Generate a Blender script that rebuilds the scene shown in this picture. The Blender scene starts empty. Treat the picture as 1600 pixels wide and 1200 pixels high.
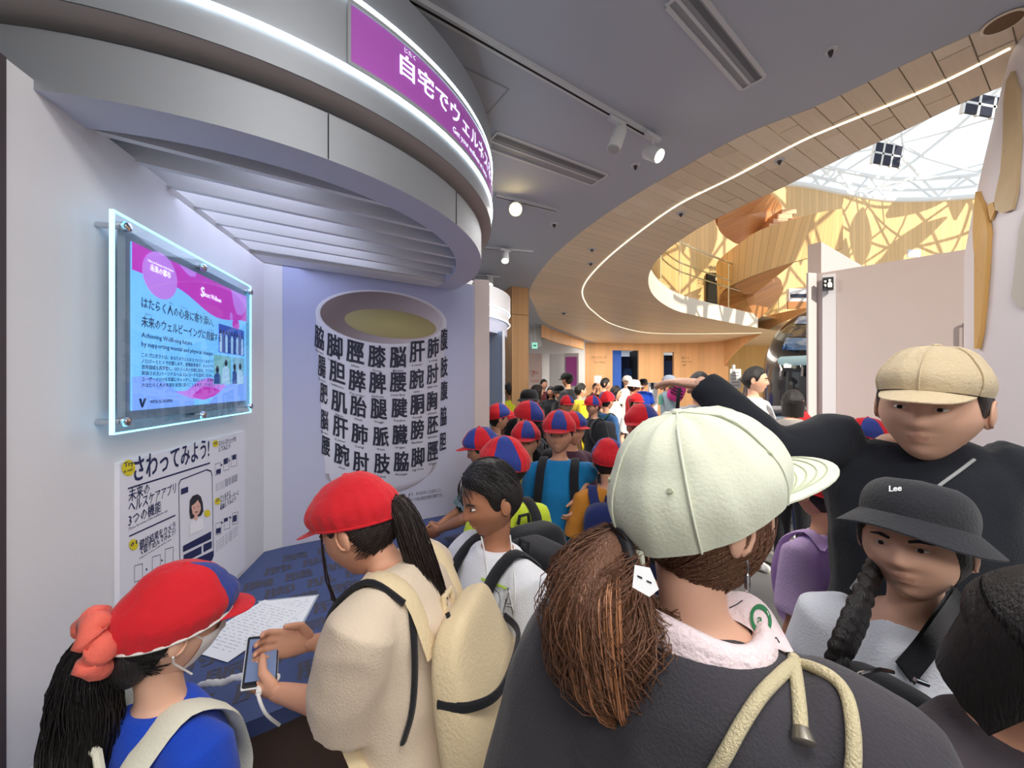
import bpy, bmesh, math, random
import numpy as np
from mathutils import Vector as V, Matrix, noise

# ------------------------------------------------------------------ scene, camera, light
SC = bpy.context.scene
COL = SC.collection
random.seed(7)
SC.view_settings.view_transform = 'Standard'
SC.view_settings.look = 'None'
SC.view_settings.exposure = 0.0
SC.view_settings.gamma = 1.0
SC.view_settings.use_curve_mapping = False

CAMZ, FPX = 1.62, 600.0
cd = bpy.data.cameras.new('camera')
cam = bpy.data.objects.new('camera', cd)
COL.objects.link(cam)
cam.location = (0, 0, CAMZ)
cam.rotation_euler = (math.pi / 2, 0, 0)
cd.sensor_width = 36.0
cd.lens = 36.0 * FPX / 1600.0
cd.clip_start = 0.05
SC.camera = cam

w = bpy.data.worlds.new('sky')
SC.world = w
w.use_nodes = True
bg = w.node_tree.nodes['Background']
bg.inputs[0].default_value = (0.86, 0.93, 1.0, 1)
bg.inputs[1].default_value = 1.25

def light(kind, name, loc, power, color=(1, 1, 1), size=0.1, aim=None, size_y=None, spot=None, blend=.5):
    l = bpy.data.lights.new(name, kind)
    l.energy = power
    l.color = color
    if kind == 'AREA':
        l.size = size
        if size_y:
            l.shape = 'RECTANGLE'
            l.size_y = size_y
    elif kind == 'SUN':
        l.angle = size
    else:
        l.shadow_soft_size = size
    if spot:
        l.spot_size = spot
        l.spot_blend = blend
    o = bpy.data.objects.new(name, l)
    o.location = loc
    if aim is not None:
        o.rotation_euler = (V(aim) - V(loc)).to_track_quat('-Z', 'Y').to_euler()
    COL.objects.link(o)
    return o

light('SUN', 'sun', (10, -6, 14), 5.5, (1.0, 0.90, 0.72), 0.006, aim=(10 - 4.2, -6 + 9.4, 14 - 7.2))
# unseen area lights added below the hall ceiling to brighten the crowd
light('AREA', 'hall_fill', (0.55, 0.1, 2.99), 30, (1, .97, .93), 1.6, aim=(0.55, 0.2, 0), size_y=.5)
light('AREA', 'hall_fill', (0.9, 3.4, 2.99), 40, (1, .98, .96), 1.2, aim=(0.9, 3.6, 0), size_y=.5)
light('AREA', 'hall_fill', (0.2, 7.0, 2.99), 60, (1, .98, .96), 1.5, aim=(0.2, 7.0, 0), size_y=1.0)
light('AREA', 'hall_fill', (4.0, 11.5, 2.99), 110, (1, .93, .84), 3.0, aim=(4.0, 11.5, 0), size_y=1.5)

# booth lamps under the round canopy (cool blue-violet, as the booth is lit)
light('AREA', 'booth_lamp', (-1.15, 1.70, 2.25), 3.0, (.66, .72, 1.0), .8, aim=(-1.15, 1.70, 0))
light('AREA', 'booth_lamp', (-1.22, 1.75, 2.405), 5, (.74, .79, 1.0), 1.0, aim=(-1.22, 1.75, 0))  # added in the recess to lift the dark slats
light('AREA', 'hall_fill', (0.5, -1.3, 2.99), 74, (1, .97, .94), 2.2, aim=(0.5, -1.0, 0), size_y=1.2)  # unseen fill added behind the camera to light the faces from the front

# ------------------------------------------------------------------ helpers
def P(px, py, d):
    return V(((px - 800) / FPX * d, d, CAMZ + (600 - py) / FPX * d))

def s2l(c):
    c = c / 255.0
    return c / 12.92 if c <= .04045 else ((c + .055) / 1.055) ** 2.4

def rgb(c):
    return (s2l(c[0]), s2l(c[1]), s2l(c[2]), 1.0)

MATS = {}

def M(name, col=(200, 200, 200), rough=.6, metal=0., spec=.4, var=None, bump=None, emit=None, estr=1.0,
      trans=0., ior=1.45, sheen=0., stretch=None, attr=None, alpha=None, coat=0., weave=None):
    """procedural material; var=(scale, amount) colour variation, bump=(scale, strength)"""
    if name in MATS:
        return MATS[name]
    m = bpy.data.materials.new(name)
    m.use_nodes = True
    nt = m.node_tree
    b = nt.nodes['Principled BSDF']
    L = nt.links.new
    b.inputs['Base Color'].default_value = rgb(col)
    b.inputs['Roughness'].default_value = rough
    b.inputs['Metallic'].default_value = metal
    b.inputs['Specular IOR Level'].default_value = spec
    b.inputs['Transmission Weight'].default_value = trans
    b.inputs['IOR'].default_value = ior
    if coat:
        b.inputs['Coat Weight'].default_value = coat
    if sheen:
        b.inputs['Sheen Weight'].default_value = sheen
    if emit:
        b.inputs['Emission Color'].default_value = rgb(emit)
        b.inputs['Emission Strength'].default_value = estr
    if alpha is not None:
        b.inputs['Alpha'].default_value = alpha
    src = None
    if attr:
        a = nt.nodes.new('ShaderNodeVertexColor')
        a.layer_name = attr
        L(a.outputs[0], b.inputs['Base Color'])
        src = a.outputs[0]
        if emit:
            L(a.outputs[0], b.inputs['Emission Color'])
    vec = None
    if var or bump or weave:
        tc = nt.nodes.new('ShaderNodeTexCoord')
        mp = nt.nodes.new('ShaderNodeMapping')
        if stretch:
            mp.inputs['Scale'].default_value = stretch
        L(tc.outputs['Object'], mp.inputs['Vector'])
        vec = mp.outputs[0]
    if var:
        n = nt.nodes.new('ShaderNodeTexNoise')
        n.inputs['Scale'].default_value = var[0]
        n.inputs['Detail'].default_value = 5
        L(vec, n.inputs['Vector'])
        hsv = nt.nodes.new('ShaderNodeHueSaturation')
        mr = nt.nodes.new('ShaderNodeMapRange')
        mr.inputs[1].default_value = .25
        mr.inputs[2].default_value = .75
        mr.inputs[3].default_value = 1 - var[1]
        mr.inputs[4].default_value = 1 + var[1]
        L(n.outputs['Fac'], mr.inputs[0])
        L(mr.outputs[0], hsv.inputs['Value'])
        if src:
            L(src, hsv.inputs['Color'])
        else:
            hsv.inputs['Color'].default_value = rgb(col)
        L(hsv.outputs[0], b.inputs['Base Color'])
    if bump:
        n = nt.nodes.new('ShaderNodeTexNoise')
        n.inputs['Scale'].default_value = bump[0]
        n.inputs['Detail'].default_value = 4
        L(vec, n.inputs['Vector'])
        bp = nt.nodes.new('ShaderNodeBump')
        bp.inputs['Strength'].default_value = bump[1]
        bp.inputs['Distance'].default_value = .01
        L(n.outputs['Fac'], bp.inputs['Height'])
        L(bp.outputs[0], b.inputs['Normal'])
    MATS[name] = m
    return m

def wood(name, col, board=.1, line=.05, var=.10, grain=.16, rough=.5, length=None, dark=.55, sat=1.0):
    """boards laid side by side; reads the point attribute st = (across, along) in metres"""
    if name in MATS:
        return MATS[name]
    m = bpy.data.materials.new(name)
    m.use_nodes = True
    nt = m.node_tree
    b = nt.nodes['Principled BSDF']
    L = nt.links.new
    b.inputs['Roughness'].default_value = rough
    b.inputs['Specular IOR Level'].default_value = .3
    N = nt.nodes.new

    def math_(op, a, c=None):
        n = N('ShaderNodeMath')
        n.operation = op
        for i, x in enumerate((a, c)):
            if x is None:
                continue
            if isinstance(x, (int, float)):
                n.inputs[i].default_value = x
            else:
                L(x, n.inputs[i])
        return n.outputs[0]
    at = N('ShaderNodeAttribute')
    at.attribute_name = 'st'
    sx = N('ShaderNodeSeparateXYZ')
    L(at.outputs['Vector'], sx.inputs[0])
    q = math_('DIVIDE', sx.outputs[0], board)
    cell = math_('FLOOR', q)
    fr = math_('FRACT', q)
    wn = N('ShaderNodeTexWhiteNoise')
    wn.noise_dimensions = '1D'
    L(cell, wn.inputs['W'])
    # grain
    cv = N('ShaderNodeCombineXYZ')
    L(math_('MULTIPLY', sx.outputs[0], 55.0), cv.inputs[0])
    L(math_('MULTIPLY', sx.outputs[1], 2.6), cv.inputs[1])
    L(math_('MULTIPLY', cell, 3.7), cv.inputs[2])
    nz = N('ShaderNodeTexNoise')
    nz.inputs['Scale'].default_value = 1.0
    nz.inputs['Detail'].default_value = 4
    L(cv.outputs[0], nz.inputs['Vector'])
    v1 = math_('MULTIPLY', math_('SUBTRACT', wn.outputs['Value'], .5), var * 2)
    v2 = math_('MULTIPLY', math_('SUBTRACT', nz.outputs['Fac'], .5), grain * 2)
    val = math_('ADD', 1.0, math_('ADD', v1, v2))
    edge = math_('LESS_THAN', fr, line)
    val = math_('MULTIPLY', val, math_('SUBTRACT', 1.0, math_('MULTIPLY', edge, 1 - dark)))
    hsv = N('ShaderNodeHueSaturation')
    hsv.inputs['Color'].default_value = rgb(col)
    hsv.inputs['Saturation'].default_value = sat
    L(val, hsv.inputs['Value'])
    L(hsv.outputs[0], b.inputs['Base Color'])
    bp = N('ShaderNodeBump')
    bp.inputs['Strength'].default_value = .25
    bp.inputs['Distance'].default_value = .004
    L(math_('SUBTRACT', 1.0, edge), bp.inputs['Height'])
    L(bp.outputs[0], b.inputs['Normal'])
    MATS[name] = m
    return m

def rotm(h=0., p=0., r=0.):
    """heading (clockwise from +y), pitch (down positive), roll, in degrees"""
    return Matrix.Rotation(-math.radians(h), 3, 'Z') @ Matrix.Rotation(-math.radians(p), 3, 'X') @ Matrix.Rotation(math.radians(r), 3, 'Y')

LAY = {}    # faces of displaced lettering copies -> vertices per copy

class MB:
    def __init__(s):
        s.lay = {}
        s.v, s.f, s.mi, s.st, s.cur, s.col, s.cc = [], [], [], [], 0, [], (1, 1, 1, 1)

    def add(s, vs, fs, st=None, cols=None, mi=None):
        o = len(s.v)
        if id(fs) in LAY:
            n = LAY[id(fs)]
            for i in range(n, len(vs)):
                s.lay[o + i] = i // n
        s.v.extend([tuple(p) for p in vs])
        s.st.extend(st if st is not None else [(0, 0)] * len(vs))
        s.col.extend(cols if cols is not None else [s.cc] * len(vs))
        s.f.extend([tuple(i + o for i in f) for f in fs])
        s.mi.extend(mi if mi is not None else [s.cur] * len(fs))
        return s

    def grid(s, fn, nu, nv, cu=False, cv=False, st=None, flip=False, mi=None, col=None, keep=None):
        vs, sts, cols = [], [], []
        NU, NV = nu + (0 if cu else 1), nv + (0 if cv else 1)
        for j in range(NV):
            for i in range(NU):
                u, v_ = i / nu, j / nv
                vs.append(fn(u, v_))
                if st:
                    sts.append(st(u, v_))
                if col:
                    cols.append(col(u, v_))
        fs, ms = [], []
        for j in range(nv):
            for i in range(nu):
                if keep and not keep((i + .5) / nu, (j + .5) / nv):
                    continue
                a, b = i, (i + 1) % NU
                c, d = j, (j + 1) % NV
                q = (c * NU + a, c * NU + b, d * NU + b, d * NU + a)
                fs.append(q[::-1] if flip else q)
                ms.append(mi(i, j) if mi else s.cur)
        return s.add(vs, fs, sts or None, cols or None, ms)

    def tube(s, pts, rad, n=10, ref=None, caps=True, closed=False):
        pts = [V(p) for p in pts]
        K = len(pts)
        if not isinstance(rad, (list, tuple)) or (len(rad) == 2 and K != 2 and not isinstance(rad[0], (list, tuple))):
            rad = [rad] * K
        T = []
        for i in range(K):
            if closed:
                t = pts[(i + 1) % K] - pts[i - 1]
            else:
                t = pts[min(i + 1, K - 1)] - pts[max(i - 1, 0)]
            T.append(t.normalized() if t.length > 1e-9 else V((0, 0, 1)))
        up = V(ref) if ref is not None else None
        if up is None:
            up = V((1, 0, 0)) if abs(T[0].x) < .8 else V((0, 1, 0))
        a = (up - T[0] * up.dot(T[0])).normalized()
        vs = []
        for i in range(K):
            if ref is not None:
                a = (up - T[i] * up.dot(T[i]))
                a = a.normalized() if a.length > 1e-6 else V((1, 0, 0))
            else:
                a = a - T[i] * a.dot(T[i])
                a = a.normalized() if a.length > 1e-6 else V((1, 0, 0))
            b = T[i].cross(a)
            r = rad[i]
            ra, rb = r if isinstance(r, (list, tuple)) else (r, r)
            for k in range(n):
                th = 2 * math.pi * k / n
                vs.append(pts[i] + a * (ra * math.cos(th)) + b * (rb * math.sin(th)))
        fs = []
        for i in range(K if closed else K - 1):
            j = (i + 1) % K
            for k in range(n):
                l = (k + 1) % n
                fs.append((i * n + k, i * n + l, j * n + l, j * n + k))
        if caps and not closed:
            fs.append(tuple(range(n))[::-1])
            fs.append(tuple((K - 1) * n + k for k in range(n)))
        return s.add(vs, fs)

    def ell(s, c, r, rot=None, nu=16, nv=10, e=1.0, e2=None):
        """superellipsoid; e<1 is boxier"""
        e2 = e if e2 is None else e2
        c = V(c)
        pw = lambda x, k: math.copysign(abs(x) ** k, x)
        vs = []
        for j in range(1, nv):
            ph = -math.pi / 2 + math.pi * j / nv
            for i in range(nu):
                th = 2 * math.pi * i / nu
                p = V((r[0] * pw(math.cos(ph), e2) * pw(math.cos(th), e), r[1] * pw(math.cos(ph), e2) * pw(math.sin(th), e), r[2] * pw(math.sin(ph), e2)))
                vs.append(c + (rot @ p if rot else p))
        lo, hi = V((0, 0, -r[2])), V((0, 0, r[2]))
        vs.append(c + (rot @ lo if rot else lo))
        vs.append(c + (rot @ hi if rot else hi))
        a, b = len(vs) - 2, len(vs) - 1
        fs = []
        for j in range(nv - 2):
            for i in range(nu):
                k = (i + 1) % nu
                fs.append((j * nu + i, j * nu + k, (j + 1) * nu + k, (j + 1) * nu + i))
        for i in range(nu):
            k = (i + 1) % nu
            fs.append((a, k, i))
            fs.append((b, (nv - 2) * nu + i, (nv - 2) * nu + k))
        return s.add(vs, fs)

    def box(s, c, size, rot=None, bev=0.):
        c = V(c)
        x, y, z = [k / 2 for k in size]
        if bev:
            b = min(bev, x * .9, y * .9, z * .9)
            vs, fs = [], []
            # chamfered box: 24 verts
            idx = {}
            for sx in (-1, 1):
                for sy in (-1, 1):
                    for sz in (-1, 1):
                        for ax in range(3):
                            q = [sx * (x - b), sy * (y - b), sz * (z - b)]
                            q[ax] = (sx * x, sy * y, sz * z)[ax]
                            idx[(sx, sy, sz, ax)] = len(vs)
                            vs.append(V(q))
            bm = bmesh.new()
            bv = [bm.verts.new(v_) for v_ in vs]
            bmesh.ops.convex_hull(bm, input=bv)
            bm.verts.index_update()
            vs = [v_.co.copy() for v_ in bm.verts]
            fs = [tuple(q.index for q in f.verts) for f in bm.faces]
            bm.free()
        else:
            vs = [V((i, j, k)) for i in (-x, x) for j in (-y, y) for k in (-z, z)]
            fs = [(0, 1, 3, 2), (4, 6, 7, 5), (0, 4, 5, 1), (2, 3, 7, 6), (0, 2, 6, 4), (1, 5, 7, 3)]
        return s.add([c + (rot @ v_ if rot else v_) for v_ in vs], fs)

    def slab(s, loop, off, st=None):
        """closed polygon loop thickened by the vector off"""
        n = len(loop)
        off = V(off)
        a = [V(p) for p in loop]
        vs = a + [p + off for p in a]
        fs = [tuple(range(n))[::-1], tuple(range(n, 2 * n))]
        fs += [(i, (i + 1) % n, n + (i + 1) % n, n + i) for i in range(n)]
        return s.add(vs, fs, (st + st) if st else None)

    def poly(s, loop, cols=None):
        return s.add(loop, [tuple(range(len(loop)))], None, cols)

    def lathe(s, c, prof, n=32, a0=0., a1=2 * math.pi, st=None):
        c = V(c)
        full = abs(a1 - a0 - 2 * math.pi) < 1e-6
        K = len(prof) - 1
        def fn(u, v_):
            r, z = prof[round(v_ * K)]
            t = a0 + (a1 - a0) * u
            return c + V((r * math.cos(t), r * math.sin(t), z))
        return s.grid(fn, n, K, cu=full, st=st)

    def mesh(s, name):
        me = bpy.data.meshes.new(name)
        me.from_pydata(s.v, [], s.f)
        return me

    def build(s, name, mat, parent=None, smooth=True, ang=40, loc=None, rot=None):
        me = s.mesh(name)
        ms = mat if isinstance(mat, (list, tuple)) else [mat]
        for m in ms:
            me.materials.append(m)
        if len(ms) > 1:
            me.polygons.foreach_set('material_index', s.mi)
        if any(t != (0, 0) for t in s.st):
            at = me.attributes.new('st', 'FLOAT2', 'POINT')
            at.data.foreach_set('vector', np.array(s.st, dtype=np.float32).ravel())
        if any(c != (1, 1, 1, 1) for c in s.col):
            at = me.color_attributes.new('col', 'FLOAT_COLOR', 'POINT')
            at.data.foreach_set('color', np.array(s.col, dtype=np.float32).ravel())
        if smooth:
            me.polygons.foreach_set('use_smooth', [True] * len(me.polygons))
            if ang < 180:
                me.set_sharp_from_angle(angle=math.radians(ang))
        me.update()
        if s.lay:      # lift the copies of one glyph off each other by hundredths of a millimetre
            nr = [v_.normal.copy() for v_ in me.vertices]
            for i, k in s.lay.items():
                me.vertices[i].co += nr[i] * (6e-5 * k)
            me.update()
        o = bpy.data.objects.new(name, me)
        COL.objects.link(o)
        if parent is not None:
            o.parent = parent
        if loc is not None:
            o.location = loc
        if rot is not None:
            o.rotation_euler = rot
        return o

def tag(o, label=None, cat=None, group=None, kind=None):
    if label:
        o['label'] = label
    if cat:
        o['category'] = cat
    if group:
        o['group'] = group
    if kind:
        o['kind'] = kind
    return o

def empty(name, loc=(0, 0, 0), h=0., label=None, cat=None, group=None, kind=None):
    o = bpy.data.objects.new(name, None)
    o.empty_display_size = .1
    o.location = loc
    o.rotation_euler = (0, 0, -math.radians(h))
    COL.objects.link(o)
    return tag(o, label, cat, group, kind)

def remesh(mb, voxel, it=4, fac=.5):
    """fuse overlapping closed pieces into one continuous surface -> (verts, faces)"""
    me = mb.mesh('tmp')
    o = bpy.data.objects.new('tmp', me)
    COL.objects.link(o)
    r = o.modifiers.new('r', 'REMESH')
    r.mode = 'VOXEL'
    r.voxel_size = voxel
    if it:
        sm = o.modifiers.new('s', 'SMOOTH')
        sm.factor = fac
        sm.iterations = it
    dg = bpy.context.evaluated_depsgraph_get()
    ev = o.evaluated_get(dg).to_mesh()
    n = len(ev.vertices)
    co = np.empty(n * 3, dtype=np.float32)
    ev.vertices.foreach_get('co', co)
    fs = [tuple(p.vertices) for p in ev.polygons]
    o.evaluated_get(dg).to_mesh_clear()
    bpy.data.objects.remove(o)
    bpy.data.meshes.remove(me)
    return co.reshape(-1, 3), fs

TXT = {}

def text2d(body, bold=0.0, res=2):
    """outline of a line of lettering, em = 1 -> (verts2d, faces, x0, x1)"""
    k = (body, bold, res)
    if k in TXT:
        return TXT[k]
    c = bpy.data.curves.new('t', 'FONT')
    c.body = body
    c.size = 1
    c.offset = min(bold, 0.)
    c.resolution_u = res
    o = bpy.data.objects.new('t', c)
    COL.objects.link(o)
    dg = bpy.context.evaluated_depsgraph_get()
    me = bpy.data.meshes.new_from_object(o.evaluated_get(dg))
    vs = [(v_.co.x, v_.co.y) for v_ in me.vertices]
    fs = [tuple(p.vertices) for p in me.polygons]
    bpy.data.objects.remove(o)
    bpy.data.meshes.remove(me)
    if bold > 0:    # heavier strokes: the outline drawn a few times, slightly displaced
        n = len(vs)
        offs = [(-bold, -bold * .6), (bold, -bold * .6), (-bold, bold * .6), (bold, bold * .6)]
        fs = [tuple(i + k * n for i in f) for k in range(4) for f in fs]
        vs = [(x + dx, y + dy) for dx, dy in offs for x, y in vs]
    if bold > 0:
        LAY[id(fs)] = n
    xs = [p[0] for p in vs] or [0, 1]
    TXT[k] = (vs, fs, min(xs), max(xs))
    return TXT[k]

class Plane:
    """a vertical wall plane seen from the room: origin, horizontal direction d, normal n towards the room"""
    def __init__(s, o, d, n):
        s.o, s.d, s.n = V((o[0], o[1], 0)), V((d[0], d[1], 0)).normalized(), V((n[0], n[1], 0)).normalized()

    def hit(s, px, py, off=0.):
        r = V(((px - 800) / FPX, 1, (600 - py) / FPX))
        t = (s.o + s.n * off).dot(s.n) / r.dot(s.n)
        return V((0, 0, CAMZ)) + r * t

    def pt(s, a, z, off=0.):
        return s.o + s.d * a + s.n * off + V((0, 0, z))

    def text(s, mb, body, px0, py0, px1, hpx, off, bold=0., res=2, fit=True, py1=None):
        """lettering whose baseline starts at pixel (px0, py0), ends at px1; hpx = em height in pixels there"""
        A = s.hit(px0, py0, off)
        a0 = (A - s.o).dot(s.d)
        vs, fs, x0, x1 = text2d(body, bold, res)
        B = s.hit(px1, py0 if py1 is None else py1, off)
        a1 = (B - s.o).dot(s.d)
        z1 = A.z
        k = (a1 - a0) / max(x1 - x0, 1e-6)
        h = hpx / FPX * A.y
        mb.add([s.pt(a0 + (x - x0) * k, A.z + y * h, off) for x, y in vs], fs)
        return mb

    def pix(s, mb, pts, off, cols=None):
        L = [s.hit(x, y, off) for x, y in pts]
        return mb.poly(L, cols)

    def rect(s, mb, a0, a1, z0, z1, off0, off1):
        loop = [s.pt(a0, z0, off0), s.pt(a1, z0, off0), s.pt(a1, z1, off0), s.pt(a0, z1, off0)]
        return mb.slab(loop, s.n * (off1 - off0))
# ------------------------------------------------------------------ materials
white_wall = M('white_wall', (222, 222, 226), .55, var=(3, .02), bump=(180, .04))
white_paint = M('white_paint', (232, 232, 234), .45)
grey_ceiling = M('grey_ceiling', (182, 187, 198), .8, var=(1.5, .02))
ceil_trim = M('ceil_trim', (205, 207, 210), .5)
dark_gap = M('dark_gap', (26, 26, 30), .8)
slot_grey = M('slot_grey', (150, 153, 158), .5)
steel = M('brushed_steel', (150, 153, 158), .58, metal=.6, bump=(60, .03), stretch=(1, 1, 30))
chrome = M('chrome', (205, 205, 210), .15, metal=1.)
soffit_paint = M('soffit_paint', (205, 208, 226), .5)
led_cool = M('led_cool', (255, 255, 255), emit=(222, 244, 255), estr=5.0)
led_white = M('led_white', (255, 255, 255), emit=(255, 250, 240), estr=2.2)
lamp_glow = M('lamp_glow', (255, 255, 255), emit=(255, 244, 220), estr=14.0)
navy_print = M('navy_print', (34, 40, 86), .6)
black_print = M('black_print', (42, 42, 50), .6)
kanji_print = M('kanji_print', (46, 48, 66), .6)
yellow_print = M('yellow_print', (226, 208, 40), .6)
grey_print = M('grey_print', (150, 152, 166), .6)
floor_mat = M('floor_mat', (150, 146, 142), .35, var=(4, .05), bump=(90, .03))
cool_print = M('print_white', (228, 228, 238), .6)

C0 = V((-1.255, 1.902, 0))
LP = Plane((-.843, 0), (-.225, 1), (1, .225))
CD = V((.836, .548, 0)).normalized()
CN = V((CD.y, -CD.x, 0))
CP = Plane((-1.232, 2.054), CD, CN)
SOF = 2.254

# ------------------------------------------------------------------ floor
b = MB()
b.slab([(-7, -3, 0), (16, -3, 0), (16, 18, 0), (-7, 18, 0)], (0, 0, -.1))
tag(b.build('floor', floor_mat, smooth=False), kind='structure')
b = MB()
b.slab([(-7, -2.9, 0), (10, -2.9, 0), (10, -2.9, 3.3), (-7, -2.9, 3.3)], (0, -.1, 0))
tag(b.build('wall_rear', M('rear_wall', (186, 184, 184), .6), smooth=False), kind='structure')

b = MB()
b.slab([(-6.9, -2.9, 0), (-6.9, 18, 0), (-6.9, 18, 3.3), (-6.9, -2.9, 3.3)], (-.1, 0, 0))
tag(b.build('wall_side', M('rear_wall'), smooth=False), kind='structure')

# ------------------------------------------------------------------ booth walls
def wall_slab(name, pl, a0, a1, z0, z1, th=.1, mat=white_wall):
    b = MB()
    pl.rect(b, a0, a1, z0, z1, 0, -th)
    return tag(b.build(name, mat, smooth=False), kind='structure')
aL0 = (LP.hit(7, 600) - LP.o).dot(LP.d)
aL1 = (V((-1.293, 2.0, 0)) - LP.o).dot(LP.d)
wall_slab('wall_left', LP, aL0, aL1, 0, SOF + .02)
b = MB()
LP.rect(b, aL0 - .03, aL0 - .001, 0, SOF + .02, .004, -.1)
tag(b.build('trim_1', M('edge_trim', (70, 62, 66), .6), smooth=False), kind='structure')
q0, q1 = V((-1.293, 2.0, 0)), V((-1.232, 2.054, 0))
qd = (q1 - q0).normalized()
KP = Plane(q0, qd, V((qd.y, -qd.x, 0)))
wall_slab('wall_corner', KP, 0, (q1 - q0).length, 0, SOF + .02)
aC1 = (CP.hit(741, 600) - CP.o).dot(CP.d)
wall_slab('wall_back', CP, 0, aC1, 0, SOF + .06)
e0 = CP.pt(aC1, 0)
ed = V((.97, .24, 0)).normalized()
EP = Plane(e0, ed, V((ed.y, -ed.x, 0)))
wall_slab('wall_end', EP, .002, .108, 0, SOF + .10, .16, M('pale_wood_wall', (228, 212, 204), .5, var=(6, .03)))

# ------------------------------------------------------------------ cup mural: a flat print on the back wall
def mixc(a, c, t):
    t = max(0, min(1, t))
    return tuple(s2l(a[i] + (c[i] - a[i]) * t) for i in range(3)) + (1,)
mural = empty('wall_mural', CP.pt(.6, 0), label='wall mural of a white cup printed all over with dark kanji', cat='mural')
def loc_mesh(o):  # keep children in world space
    o.matrix_parent_inverse = o.parent.matrix_world.inverted() if o.parent else Matrix()
def child(b, name, mat, parent, **k):
    """build in world coordinates, then hang under a parent that stands elsewhere"""
    L, R, S_ = parent.matrix_basis.decompose()
    if parent.parent is not None:
        raise ValueError('top-level parent expected')
    inv = parent.matrix_basis.inverted()
    b.v = [tuple(inv @ V(p)) for p in b.v]
    return b.build(name, mat, parent, **k)
def sub(b, name, mat, part, **k):
    """sub-part of a part that itself has an identity transform"""
    inv = part.parent.matrix_basis.inverted()
    b.v = [tuple(inv @ V(p)) for p in b.v]
    return b.build(name, mat, part, **k)
pr = lambda n: M('mural_' + n, (200, 200, 200), .6, attr='col')
mural_mat = M('mural_print', (200, 200, 200), .6, attr='col')
b = MB()
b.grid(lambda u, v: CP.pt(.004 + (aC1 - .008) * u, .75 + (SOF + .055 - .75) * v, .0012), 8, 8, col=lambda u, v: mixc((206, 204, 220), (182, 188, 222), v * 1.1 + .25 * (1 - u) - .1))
child(b, 'printed_background', mural_mat, mural, smooth=False)
# printed cup body: silhouette columns between the rim ellipse and the foot
def cup_edge(v):   # left and right edges of the printed cup at height v (0 rim .. 1 foot)
    l = (493 + 15 * v, 488 + 252 * v)
    r = (698 - 16 * v, 505 + 217 * v)
    return l, r
def cup_pt(u, v):
    l, r = cup_edge(v)
    th = math.pi * (1 - u)
    x = (l[0] + r[0]) / 2 + (r[0] - l[0]) / 2 * math.cos(th)
    y = (l[1] + r[1]) / 2 + (r[1] - l[1]) / 2 * math.cos(th) + (36 - 3 * v) * math.sin(th)
    return x, y
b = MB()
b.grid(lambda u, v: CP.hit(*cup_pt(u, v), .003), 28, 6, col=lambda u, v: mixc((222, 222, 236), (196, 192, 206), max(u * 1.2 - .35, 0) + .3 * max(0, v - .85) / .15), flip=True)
def rim_pt(t, k=1., dy=0.):
    c, s = math.cos(t), math.sin(t)
    return 595.5 + 102.5 * k * c, 496.5 + dy + 8.5 * k * c - 43 * k * s
b.grid(lambda u, v: CP.hit(*rim_pt(2 * math.pi * u, 1 - .07 * v), .0035), 40, 1, cu=True, col=lambda u, v: mixc((232, 232, 242), (210, 208, 220), v))
def inside(u, v):
    x, y = rim_pt(2 * math.pi * u, .93 * (1 - v) + .001)
    return CP.hit(x, y, .004)
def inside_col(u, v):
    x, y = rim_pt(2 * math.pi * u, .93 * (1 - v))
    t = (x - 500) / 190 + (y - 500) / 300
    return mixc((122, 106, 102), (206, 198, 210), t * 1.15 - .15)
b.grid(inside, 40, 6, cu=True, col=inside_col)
def tea(u, v):
    t = 2 * math.pi * u
    k = 1 - v
    x, y = 610 + 72 * k * math.cos(t), 506 + 8 * k * math.cos(t) - 22 * k * math.sin(t)
    return CP.hit(x, y, .005)
b.grid(tea, 32, 4, cu=True, col=lambda u, v: mixc((168, 156, 112), (190, 180, 122), v))
child(b, 'printed_cup', mural_mat, mural, smooth=False)
# foot of the cup and the shadow side, printed
b = MB()
def foot(u, v):
    th = math.pi * (1 - u)
    k = 1 - .07 * v
    x = 595 + 87 * k * math.cos(th)
    y = 731 - 8 * math.cos(th) + (33 + 9 * v) * math.sin(th)
    return CP.hit(x, y + 1, .0032)
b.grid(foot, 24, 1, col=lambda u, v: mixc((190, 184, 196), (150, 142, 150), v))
child(b, 'printed_foot', mural_mat, mural, smooth=False)

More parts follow.
